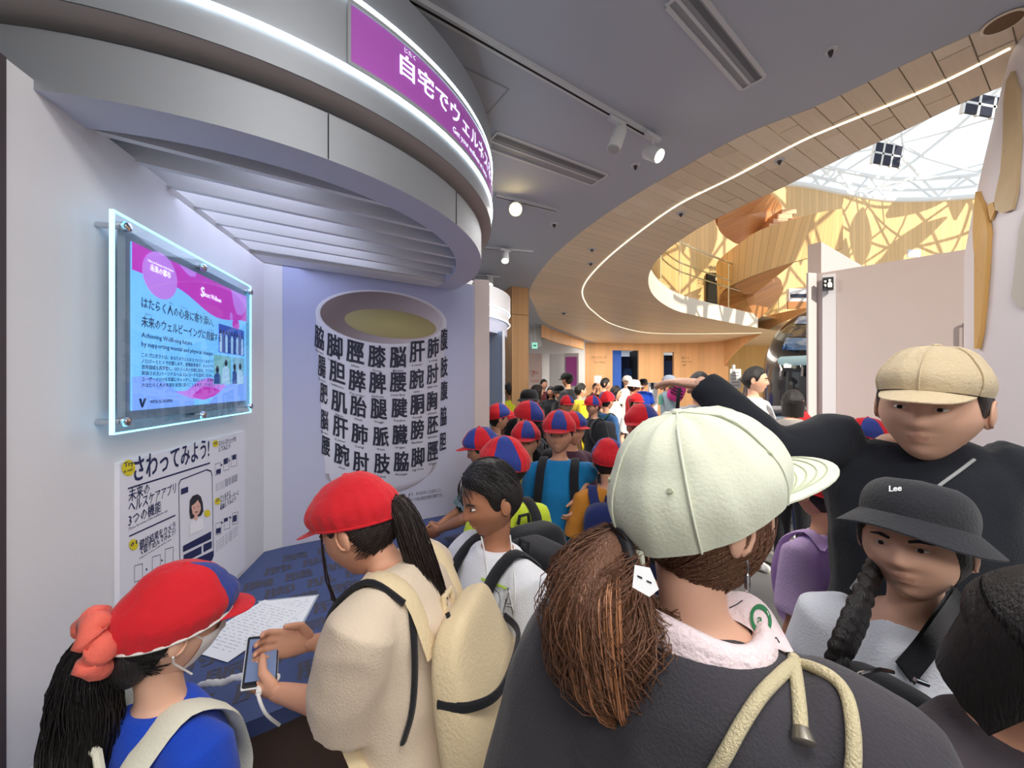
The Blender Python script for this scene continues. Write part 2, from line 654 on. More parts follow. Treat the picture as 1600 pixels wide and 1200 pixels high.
ROWS = [  # (kanji, reading line) with pixel centres and sizes read off the print
    [('脇', 499, 527, 15, 36), ('脚', 523, 541, 25, 37), ('脛', 555, 550, 28, 35), ('膝', 589, 557, 28, 35), ('脳', 622, 558, 26, 33), ('肝', 652, 549, 24, 33), ('肺', 677, 543, 18, 31), ('腹', 694, 530, 11, 34)],
    [('腸', 503, 573, 12, 33), ('胆', 527, 582, 25, 33), ('膵', 558, 595, 27, 34), ('脾', 590, 598, 27, 34), ('腰', 622, 597, 26, 31), ('腕', 651, 592, 23, 31), ('肘', 676, 584, 18, 31), ('肢', 694, 573, 11, 32)],
    [('肥', 506, 615, 12, 31), ('肌', 530, 628, 25, 33), ('胎', 560, 635, 26, 32), ('腿', 592, 639, 26, 32), ('腱', 624, 637, 25, 31), ('胴', 652, 632, 22, 31), ('胸', 675, 626, 17, 30), ('腹', 694, 610, 11, 30)],
    [('脳', 507, 656, 12, 31), ('肝', 532, 668, 24, 32), ('肺', 562, 678, 26, 31), ('脈', 595, 682, 25, 31), ('臓', 625, 679, 24, 31), ('膀', 652, 671, 21, 31), ('胚', 676, 664, 17, 28), ('脇', 693, 650, 10, 30)],
    [('腰', 509, 697, 13, 30), ('腕', 534, 710, 24, 33), ('肘', 564, 722, 25, 32), ('肢', 597, 724, 25, 32), ('脇', 627, 721, 24, 31), ('脚', 653, 714, 21, 30), ('脛', 676, 705, 17, 30), ('胆', 692, 690, 10, 28)]]
EN = [['Armpit', 'Leg / Foot', 'Shin', 'Knee', 'Brain', 'Liver', 'Lung', ''], ['Bowel', 'Gallbladder', 'Pancreas', 'Spleen', 'Lower Back', 'Arm', 'Elbow', ''],
      ['', 'Skin', 'Womb', 'Thigh', 'Tendon', 'Trunk', 'Chest', ''], ['Brain', 'Liver', 'Lung', 'Vein', 'Organ', 'Bladder', 'Embryo', ''], ['', 'Arm', 'Elbow', 'Limb', 'Armpit', 'Leg / Foot', 'Shin', '']]
b = MB()
b2 = MB()
for r, row in enumerate(ROWS):
    for i, (ch, x, y, wd, ht) in enumerate(row):
        vs, fs, x0, x1 = text2d(ch, .030, 1)
        ys = [p[1] for p in vs]
        y0, y1 = min(ys), max(ys)
        u = (x - 596) / 103.0
        sl = (.085 - .40 * u) if abs(u) < .9 else (-.3 if u > 0 else .55)
        out = []
        for X, Y in vs:
            fx, fy = (X - x0) / (x1 - x0) - .5, (Y - y0) / (y1 - y0) - .5
            out.append(CP.hit(x + fx * wd, y - fy * ht + fx * wd * sl, .006))
        b.add(out, fs)
        if EN[r][i]:
            vs, fs, x0, x1 = text2d(EN[r][i], .01, 1)
            k = min(wd * .85, 3.2 * len(EN[r][i])) / (x1 - x0)
            b2.add([CP.hit(x + (X - (x0 + x1) / 2) * k, y + ht * .5 + 6 - Y * 4.6 + (X - (x0 + x1) / 2) * k * sl, .006) for X, Y in vs], fs)
child(b, 'kanji_lettering', kanji_print, mural, smooth=False)
CP.text(b2, '「脳」から「脚」まで、からだのことばのこと。', 606, 781, 690, 6.5, .004, py1=777)
CP.text(b2, 'この湯のみの漢字は、すべて体の部位を表す漢字です。', 600, 791, 692, 6.5, .004, py1=788)
CP.text(b2, 'A CUP OF BODY WORDS', 602, 799, 648, 5, .004)
child(b2, 'small_lettering', black_print, mural, smooth=False)

# ------------------------------------------------------------------ canopy over the booth
canopy = empty('booth_canopy', C0 + V((0, 0, SOF)), label='round brushed steel booth canopy with two glowing light strips and purple sign', cat='canopy')
b = MB()
b.lathe(C0, [(1.02, 2.417), (1.02, 2.42), (1.149, 2.42), (1.15, 2.418), (1.15, 2.84), (1.13, 2.85), (1.0, 2.85)], 120)
child(b, 'sign_drum', steel, canopy)
b = MB()
b.lathe(C0, [(1.02, 2.416), (1.15, 2.416)], 120)
child(b, 'drum_underside', M('underside_grey', (196, 190, 190), .6), canopy)
b = MB()
b.lathe(C0, [(.97, SOF), (1.10, SOF)], 120)
child(b, 'soffit_ring', soffit_paint, canopy)
b = MB()
b.lathe(C0, [(1.10, SOF), (1.10, 2.385), (1.06, 2.385), (1.06, 2.42)], 120)
child(b, 'lower_drum', steel, canopy)
# vertical seams of the steel sheets
for a in (-48, -20, 8):
    t = math.radians(a)
    b = MB()
    b.box(C0 + V((1.1005 * math.cos(t), 1.1005 * math.sin(t), (SOF + 2.385) / 2)), (.002, .003, .128), Matrix.Rotation(t, 3, 'Z'))
    child(b, 'sheet_seam', dark_gap, canopy, smooth=False)
b = MB()
b.lathe(C0, [(.97, 2.42), (.97, SOF)], 96)
child(b, 'inner_ring', soffit_paint, canopy)
b = MB()
b.lathe(C0, [(.97, 2.42), (.001, 2.42)], 64)
child(b, 'inner_panel', white_paint, canopy)
for z in (1.62 + .88, 1.62 + 1.085):
    b = MB()
    b.lathe(C0, [(1.148, z - .008), (1.158, z - .006), (1.158, z + .006), (1.148, z + .008)], 140)
    child(b, 'light_strip', led_cool, canopy)
NS = V((-CD.y, CD.x, 0))
cn0 = C0.dot(NS)
for nv in (1.40, 1.53, 1.66, 1.80, 1.94, 2.08, 2.22):
    h = nv - cn0
    L = math.sqrt(max(.969 ** 2 - h * h, .01))
    c = C0 + NS * h
    b = MB()
    a0_, a1_ = c - CD * L, c + CD * L
    up = V((0, 0, 1))
    loop = []
    z0, z1 = SOF + .012, 2.40
    for (dn, z) in ((0, z0), (.022, z0), (.06, z1), (.038, z1)):
        loop.append(a0_ + NS * dn + up * z)
    b.slab(loop, a1_ - a0_)
    child(b, 'slat', white_paint, canopy, smooth=False)
h = 2.30 - cn0
b = MB()
L = math.sqrt(.969 ** 2 - h * h)
c = C0 + NS * h
b.slab([c - CD * L - NS * .045 + V((0, 0, SOF)), c - CD * L + NS * .08 + V((0, 0, SOF)), c - CD * L + NS * .08 + V((0, 0, 2.4)), c - CD * L - NS * .045 + V((0, 0, 2.4))], CD * (2 * L))
child(b, 'end_board', white_paint, canopy, smooth=False)
# sign panel, curved with the drum
def arc_of(px, R):
    a = (px - 800) / FPX
    A, B, Cc = a * a + 1, -2 * (a * C0.x + C0.y), C0.x ** 2 + C0.y ** 2 - R * R
    D = max(B * B - 4 * A * Cc, 0)
    t = (-B - math.sqrt(D)) / (2 * A)
    return math.atan2(t - C0.y, a * t - C0.x)
f0 = arc_of(547, 1.15)
f1 = math.radians(62)
RS = 1.153
def drum(a, z, R):
    return C0 + V((R * math.cos(a), R * math.sin(a), z))
zs0, zs1 = 2.522, 2.684
b = MB()
b.grid(lambda u, v: drum(f0 + (f1 - f0) * u, zs0 + (zs1 - zs0) * v, RS), 60, 1)
sg = child(b, 'sign_panel', M('sign_purple', (166, 84, 176), .45, emit=(166, 84, 176), estr=.12), canopy)
b = MB()
for z_, hh in ((zs0 - .006, .006), (zs1 + .006, .006)):
    b.grid(lambda u, v: drum(f0 - .008 + (f1 - f0 + .016) * u, z_ - hh + 2 * hh * v, RS + .004), 60, 1)
b.grid(lambda u, v: drum(f0 - .008 + .008 * u, zs0 - .012 + (zs1 - zs0 + .024) * v, RS + .004), 1, 1)
sub(b, 'sign_border', slot_grey, sg)
def drum_text(mb, body, a0, z, em, bold, squeeze=1.):
    vs, fs, x0, x1 = text2d(body, bold, 2)
    mb.add([drum(a0 + (x - x0) * em * squeeze / RS, z + y * em, RS + .003) for x, y in vs], fs)
    return a0 + (x1 - x0) * em * squeeze / RS
b = MB()
tA = arc_of(623, 1.15)
drum_text(b, '自宅でウェルネスを手にいれよう', tA, 2.588, .074, .022, 1.06)
drum_text(b, 'じたく', tA + .015, 2.660, .017, .008)
drum_text(b, 'て', tA + .585, 2.660, .017, .008)
drum_text(b, 'Get your wellness at home', tA + .215, 2.540, .031, .012)
sub(b, 'sign_lettering', M('sign_white', (245, 250, 255), .5, emit=(235, 245, 255), estr=.7), sg, smooth=False)

# ------------------------------------------------------------------ backlit panel on the left wall
panel = empty('backlit_display', LP.pt(1.38, 1.55), label='backlit wellness poster display behind glass with glowing edges on the booth wall', cat='display')
glass = M('clear_glass', (235, 250, 255), .02, trans=1., ior=1.45, spec=.5)
aa = lambda px, off: (LP.hit(px, 600, off) - LP.o).dot(LP.d)
g0, g1 = aa(174, .055), aa(391, .055)
GZ0, GZ1 = 1.492, 2.058
b = MB()
LP.rect(b, g0 + .004, g1 - .004, GZ0 + .004, GZ1 - .004, .052, .058)
child(b, 'glass_plate', glass, panel, smooth=False)
edge_glow = M('edge_glow', (200, 240, 255), emit=(120, 214, 255), estr=2.4)
for (x0, x1, z0, z1) in ((g0, g0 + .004, GZ0, GZ1), (g1 - .004, g1, GZ0, GZ1), (g0 + .004, g1 - .004, GZ0, GZ0 + .004), (g0 + .004, g1 - .004, GZ1 - .004, GZ1)):
    b = MB()
    LP.rect(b, x0, x1, z0, z1, .050, .060)
    child(b, 'glowing_edge', edge_glow, panel, smooth=False)
b = MB()
LP.rect(b, aa(193, .045), aa(389, .045), 1.522, 2.028, .028, .046)
child(b, 'back_plate', M('panel_plate', (178, 176, 182), .4, metal=.3), panel, smooth=False)
S0, S1, Z0, Z1 = aa(203.5, .049), aa(383, .049), 1.548, 2.003
b = MB()
LP.rect(b, S0, S1, Z0, Z1, .046, .049)
scr = child(b, 'lit_sheet', M('sheet_lit', (170, 222, 255), .5, emit=(112, 190, 250), estr=.85), panel, smooth=False)
def sp(u, v, off=.0496):
    return LP.pt(S0 + (S1 - S0) * u, Z1 + (Z0 - Z1) * v, off)
E_ = lambda n, c, s=.8: M('lit_' + n, c, .5, emit=c, estr=s)
mag, lil, lav = E_('magenta', (206, 58, 190)), E_('lilac', (206, 132, 232)), E_('lavender', (140, 176, 252))
ink = E_('ink', (22, 50, 96), .25)
wht = E_('white', (240, 246, 255), .95)
b = MB()
N_ = 40
top = [(i / N_, -.0 + 0) for i in range(N_ + 1)]
def wave(u):
    if u < .24:
        return .165 + .0 * u
    if u < .66:
        return .165 + .125 * (.5 - .5 * math.cos(math.pi * (u - .24) / .42))
    return .29 - .05 * (.5 - .5 * math.cos(math.pi * (u - .66) / .34))
b.poly([sp(u, 0) for u, _ in top] + [sp(u, wave(u)) for u, _ in top[::-1]])
b.poly([sp(.86 + .045 * math.cos(t), .30 + .055 * math.sin(t)) for t in [k * .3 for k in range(21)]])
b.poly([sp(u, v, .0500) for u, v in [(.40, .93), (.50, .86), (.60, .87), (.68, .90), (.60, .945), (.50, .965)]])
sub(b, 'magenta_wave', mag, scr, smooth=False)
b = MB()
b.poly([sp(.17 + .115 * math.cos(t), .135 + .15 * math.sin(t), .0502) for t in [k * .21 for k in range(30)]])
b.poly([sp(u, v, .0502) for u, v in [(.30, 0), (.44, 0), (.43, .035), (.385, .05), (.34, .03)]])
b.poly([sp(u, v, .0502) for u, v in [(.80, .0), (1, 0), (1, .09), (.97, .16), (.93, .20), (.87, .20), (.83, .13)]])
b.poly([sp(.80 + .016 * math.cos(t), .24 + .035 * math.sin(t), .0502) for t in [k * .42 for k in range(15)]])
b.poly([sp(u, v, .0499) for u, v in [(.27, .895), (.36, .89), (.46, .82), (.56, .79), (.66, .81), (.74, .86), (.64, .92), (.52, .965), (.40, .95)]])
sub(b, 'lilac_shape', lil, scr, smooth=False)
b = MB()
b.poly([sp(u, v, .0498) for u, v in [(0, .80), (.08, .79), (.2, .83), (.3, .90), (.42, .95), (.42, 1), (0, 1)]])
b.poly([sp(u, v, .0498) for u, v in [(.55, 1), (.62, .93), (.72, .86), (.85, .79), (1, .76), (1, 1)]])
sub(b, 'lavender_wave', lav, scr, smooth=False)
def sheet_text(mb, body, u0, v0, u1, h, bold=.012, res=1, off=.0508):
    vs, fs, x0, x1 = text2d(body, bold, res)
    k = (u1 - u0) / (x1 - x0)
    mb.add([sp(u0 + (x - x0) * k, v0 - y * h, off) for x, y in vs], fs)
b = MB()
sheet_text(b, 'はたらく人の心身に寄り添い、', .05, .37, .60, .075)
sheet_text(b, '未来のウェルビーイングに貢献する', .05, .485, .68, .075)
for body, u, v in (('ひと', .225, .30), ('しんしん', .31, .30), ('よ', .44, .30), ('そ', .50, .30), ('みらい', .07, .415), ('こうけん', .55, .415)):
    sheet_text(b, body, u, v, u + .014 * len(body), .018, 0)
sheet_text(b, 'Achieving Wellbeing future', .05, .555, .40, .042)
sheet_text(b, 'by supporting mental and physical changes.', .05, .61, .60, .042)
para = ['このプロダクトは、あなたのウェルネスマネジメントをテク', 'ノロジーとヒトで支援します。医療従事者が、キャリアや', '世界領域を再学習し、はたらく人の支援に特化。アプリに',
        '実装されたパーソナルヘルスレコードを活用しながら、', 'ユーザーのSOSを早期にキャッチし、対応します。世界中', 'のはたらく人の不調を未然に防ぐことをめざしています。']
for i, t in enumerate(para):
    sheet_text(b, t, .05, .685 + .0 - .0 + i * .037 - .01, .60, .030)
sheet_text(b, 'WITH ACADEMIA', .10, .965, .25, .03, .02)
b.poly([sp(u, v, .0505) for u, v in [(.035, .93), (.05, .93), (.055, .96), (.065, .93), (.08, .93), (.06, .985), (.05, .985)]])
sub(b, 'sheet_lettering', ink, scr, smooth=False)
b = MB()
sheet_text(b, '未来の都市', .10, .125, .235, .05, .015, off=.0512)
sheet_text(b, 'Cities in Society of the Future', .085, .075, .255, .02, .005, off=.0512)
sheet_text(b, 'Smart Wellness', .50, .155, .68, .055, .02, off=.0512)
sheet_text(b, 'S', .475, .165, .51, .11, .03, off=.0512)
sub(b, 'logo_lettering', wht, scr, smooth=False)
# small printed photographs on the sheet (plain figure groups)
def photo(u0, u1, v0, v1, back, folk):
    b = MB()
    b.poly([sp(u0, v0, .0504), sp(u1, v0, .0504), sp(u1, v1, .0504), sp(u0, v1, .0504)])
    ph = sub(b, 'printed_photo', back, scr, smooth=False)
    return ph
photo(.655, .965, .335, .575, E_('photoblue', (52, 92, 196), .6), 9)
photo(.60, .80, .60, .845, E_('phototeal', (128, 188, 196), .7), 2)
photo(.81, .965, .60, .845, E_('photopale', (140, 190, 214), .7), 2)
b, bw, bd = MB(), MB(), MB()
rr = random.Random(3)
for i in range(9):
    u = .675 + .033 * i
    (b if i % 2 else bw).poly([sp(u - .013, .57, .0507), sp(u + .013, .57, .0507), sp(u + .014, .44, .0507), sp(u + .006, .415, .0507), sp(u - .006, .415, .0507), sp(u - .014, .44, .0507)])
    bd.poly([sp(u + .008 * math.cos(t), .40 + .018 * math.sin(t), .0507) for t in [k * .7 for k in range(9)]])
for (u, v, k) in ((.64, .72, 1.), (.735, .66, 1.2), (.84, .69, .9), (.91, .68, 1.2)):
    (bw if k > 1 else b).poly([sp(u - .035 * k, .84, .0507), sp(u + .035 * k, .84, .0507), sp(u + .032 * k, v + .05, .0507), sp(u, v + .02, .0507), sp(u - .032 * k, v + .05, .0507)])
    bd.poly([sp(u + .017 * math.cos(t), v + .032 * math.sin(t), .0509) for t in [k_ * .7 for k_ in range(9)]])
sub(b, 'photo_blue_figures', E_('figblue', (60, 96, 170), .5), scr, smooth=False)
sub(bw, 'photo_pale_figures', E_('figpale', (186, 216, 246), .7), scr, smooth=False)
sub(bd, 'photo_heads', E_('figdark', (44, 48, 84), .3), scr, smooth=False)
for a_, z_ in ((g0 + .035, GZ1 - .03), ((g0 + g1) / 2, GZ1 - .03), (g1 - .02, GZ1 - .03), (g0 + .035, GZ0 + .03), ((g0 + g1) / 2, GZ0 + .02), (g1 - .02, GZ0 + .03)):
    b = MB()
    b.tube([LP.pt(a_, z_, .001), LP.pt(a_, z_, .05)], .008, 12)
    b.tube([LP.pt(a_, z_, .0585), LP.pt(a_, z_, .064), LP.pt(a_, z_, .071), LP.pt(a_, z_, .073)], [.013, .013, .011, .005], 16)
    child(b, 'standoff', chrome, panel)
pl = LP.pt((g0 + g1) / 2, (GZ0 + GZ1) / 2, .03)

# ------------------------------------------------------------------ instruction poster below it
poster = empty('instruction_board', LP.pt(1.4, .79), label='white instruction board with yellow badges and a phone drawing on booth wall', cat='poster')
p0, p1 = aa(187, .012), aa(383, .012)
b = MB()
LP.rect(b, p0, p1, .775, 1.405, 0, .012)
child(b, 'board', cool_print, poster, smooth=False)
PO = .0128
b = MB()
T = lambda body, x0, y0, x1, y1, h, bold=.01, res=1: LP.text(b, body, x0, y0, x1, h, PO, bold, res)
def wt(mb, body, x0, y0, x1, h, bold=.01, res=1, off=PO):
    return LP.text(mb, body, x0, y0, x1, h, off, bold, res)
# the board's own metric layout: (s along, z) from its pixel position on the left edge
def T2(mb, body, pxl, pyl, pxr, em_px, bold=.012, res=1, off=PO):
    return LP.text(mb, body, pxl, pyl, pxr, em_px, off, bold, res)
T2(b, 'さわってみよう!', 209, 751, 327, 45, .02, 2)
T2(b, '未来の', 201, 783, 234, 22, .01)
T2(b, 'ヘルスケアアプリ', 201, 801, 275, 22, .01)
T2(b, '3つの機能', 201, 822, 252, 22, .01)
T2(b, 'Three functions of the healthcare app', 201, 829, 262, 6, 0)
T2(b, '健診結果をカメラ', 218, 857, 274, 15, .012)
T2(b, 'で取り込んでみよう!', 218, 868, 274, 15, .012)
T2(b, 'Scan your check-up results with the camera', 218, 874, 268, 5, 0)
T2(b, 'ストレスチェックを', 342, 697, 369, 10, .012)
T2(b, 'してみよう!', 342, 706, 360, 10, .012)
T2(b, 'ウェルネス', 344, 782, 360, 9, .012)
T2(b, 'コーディネーターに', 344, 789, 373, 9, .012)
T2(b, '相談してみよう!', 344, 797, 369, 9, .012)
for k in range(4):
    T2(b, 'スマートフォンで質問に答えて結果を確認', 337, 762 + 3.2 * k - 3, 371, 3.4, 0)
    T2(b, 'コーディネーターと話してみよう', 338, 849 + 4.5 * k, 372, 3.6, 0)
for (x0, y0, x1, y1, th) in ((200, 763.5, 328, 723.5, 2.6), (202, 838, 274, 805, 2.4)):
    LP.pix(b, [(x0, y0 - th / 2), (x1, y1 - th / 2), (x1, y1 + th / 2), (x0, y0 + th / 2)], PO)
def outline(mb, pts, wd, off):
    n = len(pts)
    cx, cy = sum(p[0] for p in pts) / n, sum(p[1] for p in pts) / n
    for i in range(n):
        a, c = pts[i], pts[(i + 1) % n]
        f = lambda p: (p[0] + (cx - p[0]) * wd, p[1] + (cy - p[1]) * wd)
        LP.pix(mb, [a, c, f(c), f(a)], off)
phone_out = [(279, 756), (282, 749), (323, 733), (330, 735), (332, 742), (334, 869), (331, 876), (284, 892), (281, 888)]
outline(b, phone_out, .03, PO)
for (x, y, s) in ((210, 884, 1.), (238, 870, 1.), (258, 858, 1.), (336, 725, .7), (349, 718, .7), (361, 712, .7), (337, 818, .7), (350, 810, .7), (363, 802, .7)):
    hh, wd = 26 * s, 13 * s
    outline(b, [(x, y), (x + wd, y - 4 * s), (x + wd, y - 4 * s + hh), (x, y + hh)], .07, PO)
for (x, y) in ((228, 890), (252, 876), (345, 727), (357, 720), (346, 817), (359, 809)):
    LP.pix(b, [(x, y - 2.5), (x + 3, y - .6), (x, y + 2)], PO)
child(b, 'board_lettering', navy_print, poster, smooth=False)
for q in ([(283, 764), (294, 760), (294, 769), (283, 773)], [(286, 853), (330, 830), (330, 842), (286, 863)], [(287, 867), (315, 853), (315, 865), (287, 879)], [(318, 851), (331, 845), (331, 856), (318, 863)],
          [(282, 884), (334, 860), (334, 869), (331, 876), (285, 892)]):
    b = MB()
    LP.pix(b, q, PO + .0004)
    child(b, 'navy_block', navy_print, poster, smooth=False)
for (x, y, w_, h_) in ((338, 734, 7, 7), (350, 717, 6, 9), (363, 712, 6, 7), (338, 826, 7, 8), (350, 811, 6, 5), (364, 806, 6, 10)):
    b = MB()
    LP.pix(b, [(x, y), (x + w_, y - 2), (x + w_, y - 2 + h_), (x, y + h_)], PO + .0004)
    child(b, 'navy_block', navy_print, poster, smooth=False)
for (x, y, r, sp_) in ((201, 731, 11.5, 1), (209, 851, 7.5, 0), (337, 693, 4.8, 0), (340, 783, 4.8, 0), (324, 802, 5, 0)):
    b = MB()
    LP.pix(b, [(x + r * (1 - .08 * (k % 2) * sp_) * math.cos(k * math.pi / 16) * .95, y + r * 1.15 * (1 - .08 * (k % 2) * sp_) * math.sin(k * math.pi / 16)) for k in range(32)], PO + .0006)
    child(b, 'yellow_badge', yellow_print, poster, smooth=False)
b = MB()
T2(b, 'Try', 194, 730, 209, 10, .02, 1, PO + .001)
T2(b, 'it out!', 194, 739, 208, 7, .01, 1, PO + .001)
T2(b, '01', 204, 855, 214, 9, .02, 1, PO + .001)
T2(b, '02', 334.5, 695, 340, 6, .02, 1, PO + .001)
T2(b, '03', 337.5, 785, 343, 6, .02, 1, PO + .001)
child(b, 'badge_lettering', navy_print, poster, smooth=False)
# drawn woman on the phone screen
b = MB()
LP.pix(b, [(297, 782), (301, 775), (309, 772), (314, 776), (317, 786), (318, 799), (314, 806), (298, 811), (296, 800)], PO + .0006)
child(b, 'drawn_hair', black_print, poster, smooth=False)
b = MB()
LP.pix(b, [(299, 791), (306, 785), (309, 781), (313, 788), (314, 795), (311, 803), (306, 806), (301, 803)], PO + .001)
LP.pix(b, [(304, 804), (309, 803), (309, 811), (306, 814), (303, 811)], PO + .0009)
child(b, 'drawn_face', M('drawn_skin', (226, 178, 160), .6), poster, smooth=False)
b = MB()
LP.pix(b, [(296, 836), (297, 818), (303, 810), (306, 815), (310, 809), (317, 811), (319, 826)], PO + .0007)
child(b, 'drawn_coat', M('drawn_white', (240, 240, 246), .6), poster, smooth=False)
b = MB()
for (x, y) in ((303.5, 793.5), (309.5, 791.5)):
    LP.pix(b, [(x + .9 * math.cos(k), y + 1.1 * math.sin(k)) for k in range(6)], PO + .0014)
LP.pix(b, [(304, 800), (310, 798), (307, 801.6)], PO + .0014)
child(b, 'drawn_feature', M('drawn_red', (110, 50, 60), .6), poster, smooth=False)

# ------------------------------------------------------------------ counter
counter = empty('display_counter', C0, label='navy rounded counter with dark kanji printed on its top, along the booth wall', cat='counter')
TZ, TR = .747, 1.075
def in_room(p, m=.002):
    return (p - LP.o).dot(LP.n) > m and (p - CP.o).dot(CP.n) > m
arc = []
for k in range(-130, 100):
    t = math.radians(k)
    p = V((C0.x + TR * math.cos(t), C0.y + TR * math.sin(t), 0))
    if in_room(p):
        arc.append(p)
loop = arc + [q1 + CN * .003 + CD * .004, q0 + LP.n * .003 - LP.d * .004]
b = MB()
b.slab([p + V((0, 0, TZ)) for p in loop], (0, 0, -.045))
navy_top = M('navy_top', (66, 80, 124), .5, var=(40, .05))
child(b, 'counter_top', navy_top, counter, smooth=False)
b = MB()
inner = []
for k in range(-130, 100, 2):
    t = math.radians(k)
    p = V((C0.x + (TR - .14) * math.cos(t), C0.y + (TR - .14) * math.sin(t), 0))
    if in_room(p):
        inner.append(p)
b.slab([p + V((0, 0, .02)) for p in inner + [q1 + CN * .003, q0 + LP.n * .003]], (0, 0, TZ - .046 - .02))
child(b, 'counter_base', M('counter_base', (96, 78, 70), .6), counter, smooth=False)
b = MB()
KJ = '脛脳肝肺腕胴胸腱胆脚膝腿腰肘肌胎脈臓'
ki = 0
for i in range(-9, 10):
    for j in range(-9, 10):
        c = C0 + CD * (i * .155 + (j % 2) * .0775) + CN * (j * .112 + .05)
        if (c - C0).length > TR - .07 or not in_room(c, .07):
            continue
        vs, fs, x0, x1 = text2d(KJ[(i * 5 + j * 3) % len(KJ)], .020, 1)
        dd, nn = CD, -CN
        b.add([c + dd * ((x - .5) * .118) + nn * ((y - .4) * .088) + V((0, 0, TZ + .0008)) for x, y in vs], fs)
child(b, 'kanji_lettering', M('table_kanji', (72, 70, 82), .6), counter, smooth=False)

# sheets of paper on the counter
paper = M('paper', (236, 238, 242), .6)
pen = M('pencil_grey', (176, 180, 190), .7)
def sheet(name, label, px, py, rz, w_=.21, h_=.297, dz=0., lines=18, sleeve=False):
    z = TZ + .0012 + dz
    d = (CAMZ - z) * FPX / (py - 600)
    c = V(((px - 800) / FPX * d, d, z))
    o = empty(name, c, 0, label, 'paper')
    R = Matrix.Rotation(math.radians(rz), 3, 'Z')
    b = MB()
    b.slab([R @ V((x, y, 0)) for x, y in ((-w_ / 2, -h_ / 2), (w_ / 2, -h_ / 2), (w_ / 2, h_ / 2), (-w_ / 2, h_ / 2))], (0, 0, .0006))
    b.build('sheet', paper, o, smooth=False)
    b = MB()
    rr = random.Random(px)
    for k in range(lines):
        y = h_ * (.42 - .84 * k / lines)
        x = -w_ * .42
        while x < w_ * .38:
            L = rr.uniform(.006, .03)
            b.poly([R @ V((a, c_, .0009)) for a, c_ in ((x, y), (min(x + L, w_ * .42), y), (min(x + L, w_ * .42), y - .0024), (x, y - .0024))])
            x += L + rr.uniform(.004, .02)
    tag(b.build('handwriting', pen, o, smooth=False), kind='stuff')
    if sleeve:
        b = MB()
        for (x0, x1, y0, y1) in ((-w_ / 2 - .008, w_ / 2 + .008, h_ / 2, h_ / 2 + .008), (w_ / 2, w_ / 2 + .008, -h_ / 2, h_ / 2)):
            b.slab([R @ V((a, c_, .0002)) for a, c_ in ((x0, y0), (x1, y0), (x1, y1), (x0, y1))], (0, 0, .0006))
        b.build('sleeve_edge', M('clear_sleeve', (170, 180, 190), .2), o, smooth=False)
    return o
sheet('paper_sheet', 'white sheet with grey handwriting lying partly on another sheet', 388, 980, -18, dz=.0016)
sheet('paper_sheet', 'white sheet in a clear sleeve half under the other sheet', 428, 970, 12, sleeve=True)
# ------------------------------------------------------------------ main ceiling, curved edge, plank soffit
CH = 3.02
U = V((.84, .5426, 0)).normalized()
NN = V((-U.y, U.x, 0))
def un(u, n, z):
    return U * u + NN * n + V((0, 0, z))
def interp(tab, x):
    # monotone (Fritsch-Carlson style) interpolation
    if x <= tab[0][0]:
        return tab[0][1]
    if x >= tab[-1][0]:
        return tab[-1][1]
    for i in range(len(tab) - 1):
        if tab[i][0] <= x <= tab[i + 1][0]:
            x0, y0 = tab[i]
            x1, y1 = tab[i + 1]
            def sl(k):
                if k <= 0 or k >= len(tab) - 1:
                    return (tab[min(k + 1, len(tab) - 1)][1] - tab[max(k - 1, 0)][1]) / (tab[min(k + 1, len(tab) - 1)][0] - tab[max(k - 1, 0)][0])
                a = (tab[k][1] - tab[k - 1][1]) / (tab[k][0] - tab[k - 1][0])
                c = (tab[k + 1][1] - tab[k][1]) / (tab[k + 1][0] - tab[k][0])
                return 0 if a * c <= 0 else 2 * a * c / (a + c)
            h = x1 - x0
            t = (x - x0) / h
            m0, m1 = sl(i) * h, sl(i + 1) * h
            return (2 * t ** 3 - 3 * t * t + 1) * y0 + (t ** 3 - 2 * t * t + t) * m0 + (-2 * t ** 3 + 3 * t * t) * y1 + (t ** 3 - t * t) * m1
def to_un(px, py):
    p = P(px, py, (CH - CAMZ) * FPX / (600 - py))
    return p.x * U.x + p.y * U.y, p.x * NN.x + p.y * NN.y
OUT = [(-3., 2.45)] + sorted([to_un(*q)[::-1] for q in ((1592, 20), (1440, 88), (1300, 155), (1150, 216), (1000, 300), (925, 350), (870, 395), (840, 430), (827, 458), (835, 478), (850, 503), (888, 520), (950, 540))]) + [(13., 24.)]
INN = [(-3., 2.92), (.1, 2.92)] + sorted([to_un(*q)[::-1] for q in ((1530, 150), (1400, 210), (1310, 250), (1225, 292), (1160, 322), (1100, 352), (1055, 381), (1030, 402), (1016, 424), (1013, 440), (1020, 460), (1040, 477), (1068, 489), (1100, 496), (1135, 503))]) + [(4.75, 10.5)]
INN = [(n, u) for i, (n, u) in enumerate(INN) if i == 0 or n > INN[i - 1][0]]
OUT = [(n, u) for i, (n, u) in enumerate(OUT) if i == 0 or n > OUT[i - 1][0] + 1e-4]
uo = lambda n: interp(OUT, n)
ui = lambda n: interp(INN, n) if n < 4.75 else 26.
ns = [-3 + .25 * k for k in range(12)] + [.0 + .06 * k for k in range(180)] + [10.8 + .4 * k for k in range(8)]
b = MB()
K = len(ns) - 1
b.grid(lambda u, v: un(-9 + (uo(ns[round(v * K)]) + 9) * u, ns[round(v * K)], CH), 1, K)
b.grid(lambda u, v: un(uo(ns[round(v * K)]), ns[round(v * K)], CH + .30 * u), 1, K)
b.grid(lambda u, v: un(-9 + (uo(ns[round(v * K)]) + 9) * u, ns[round(v * K)], CH + .30), 1, K, flip=True)
ceiling = tag(b.build('ceiling', grey_ceiling, smooth=False), kind='structure')
oak = wood('oak_soffit', (236, 216, 186), .1, .035, .05, .07, .45)
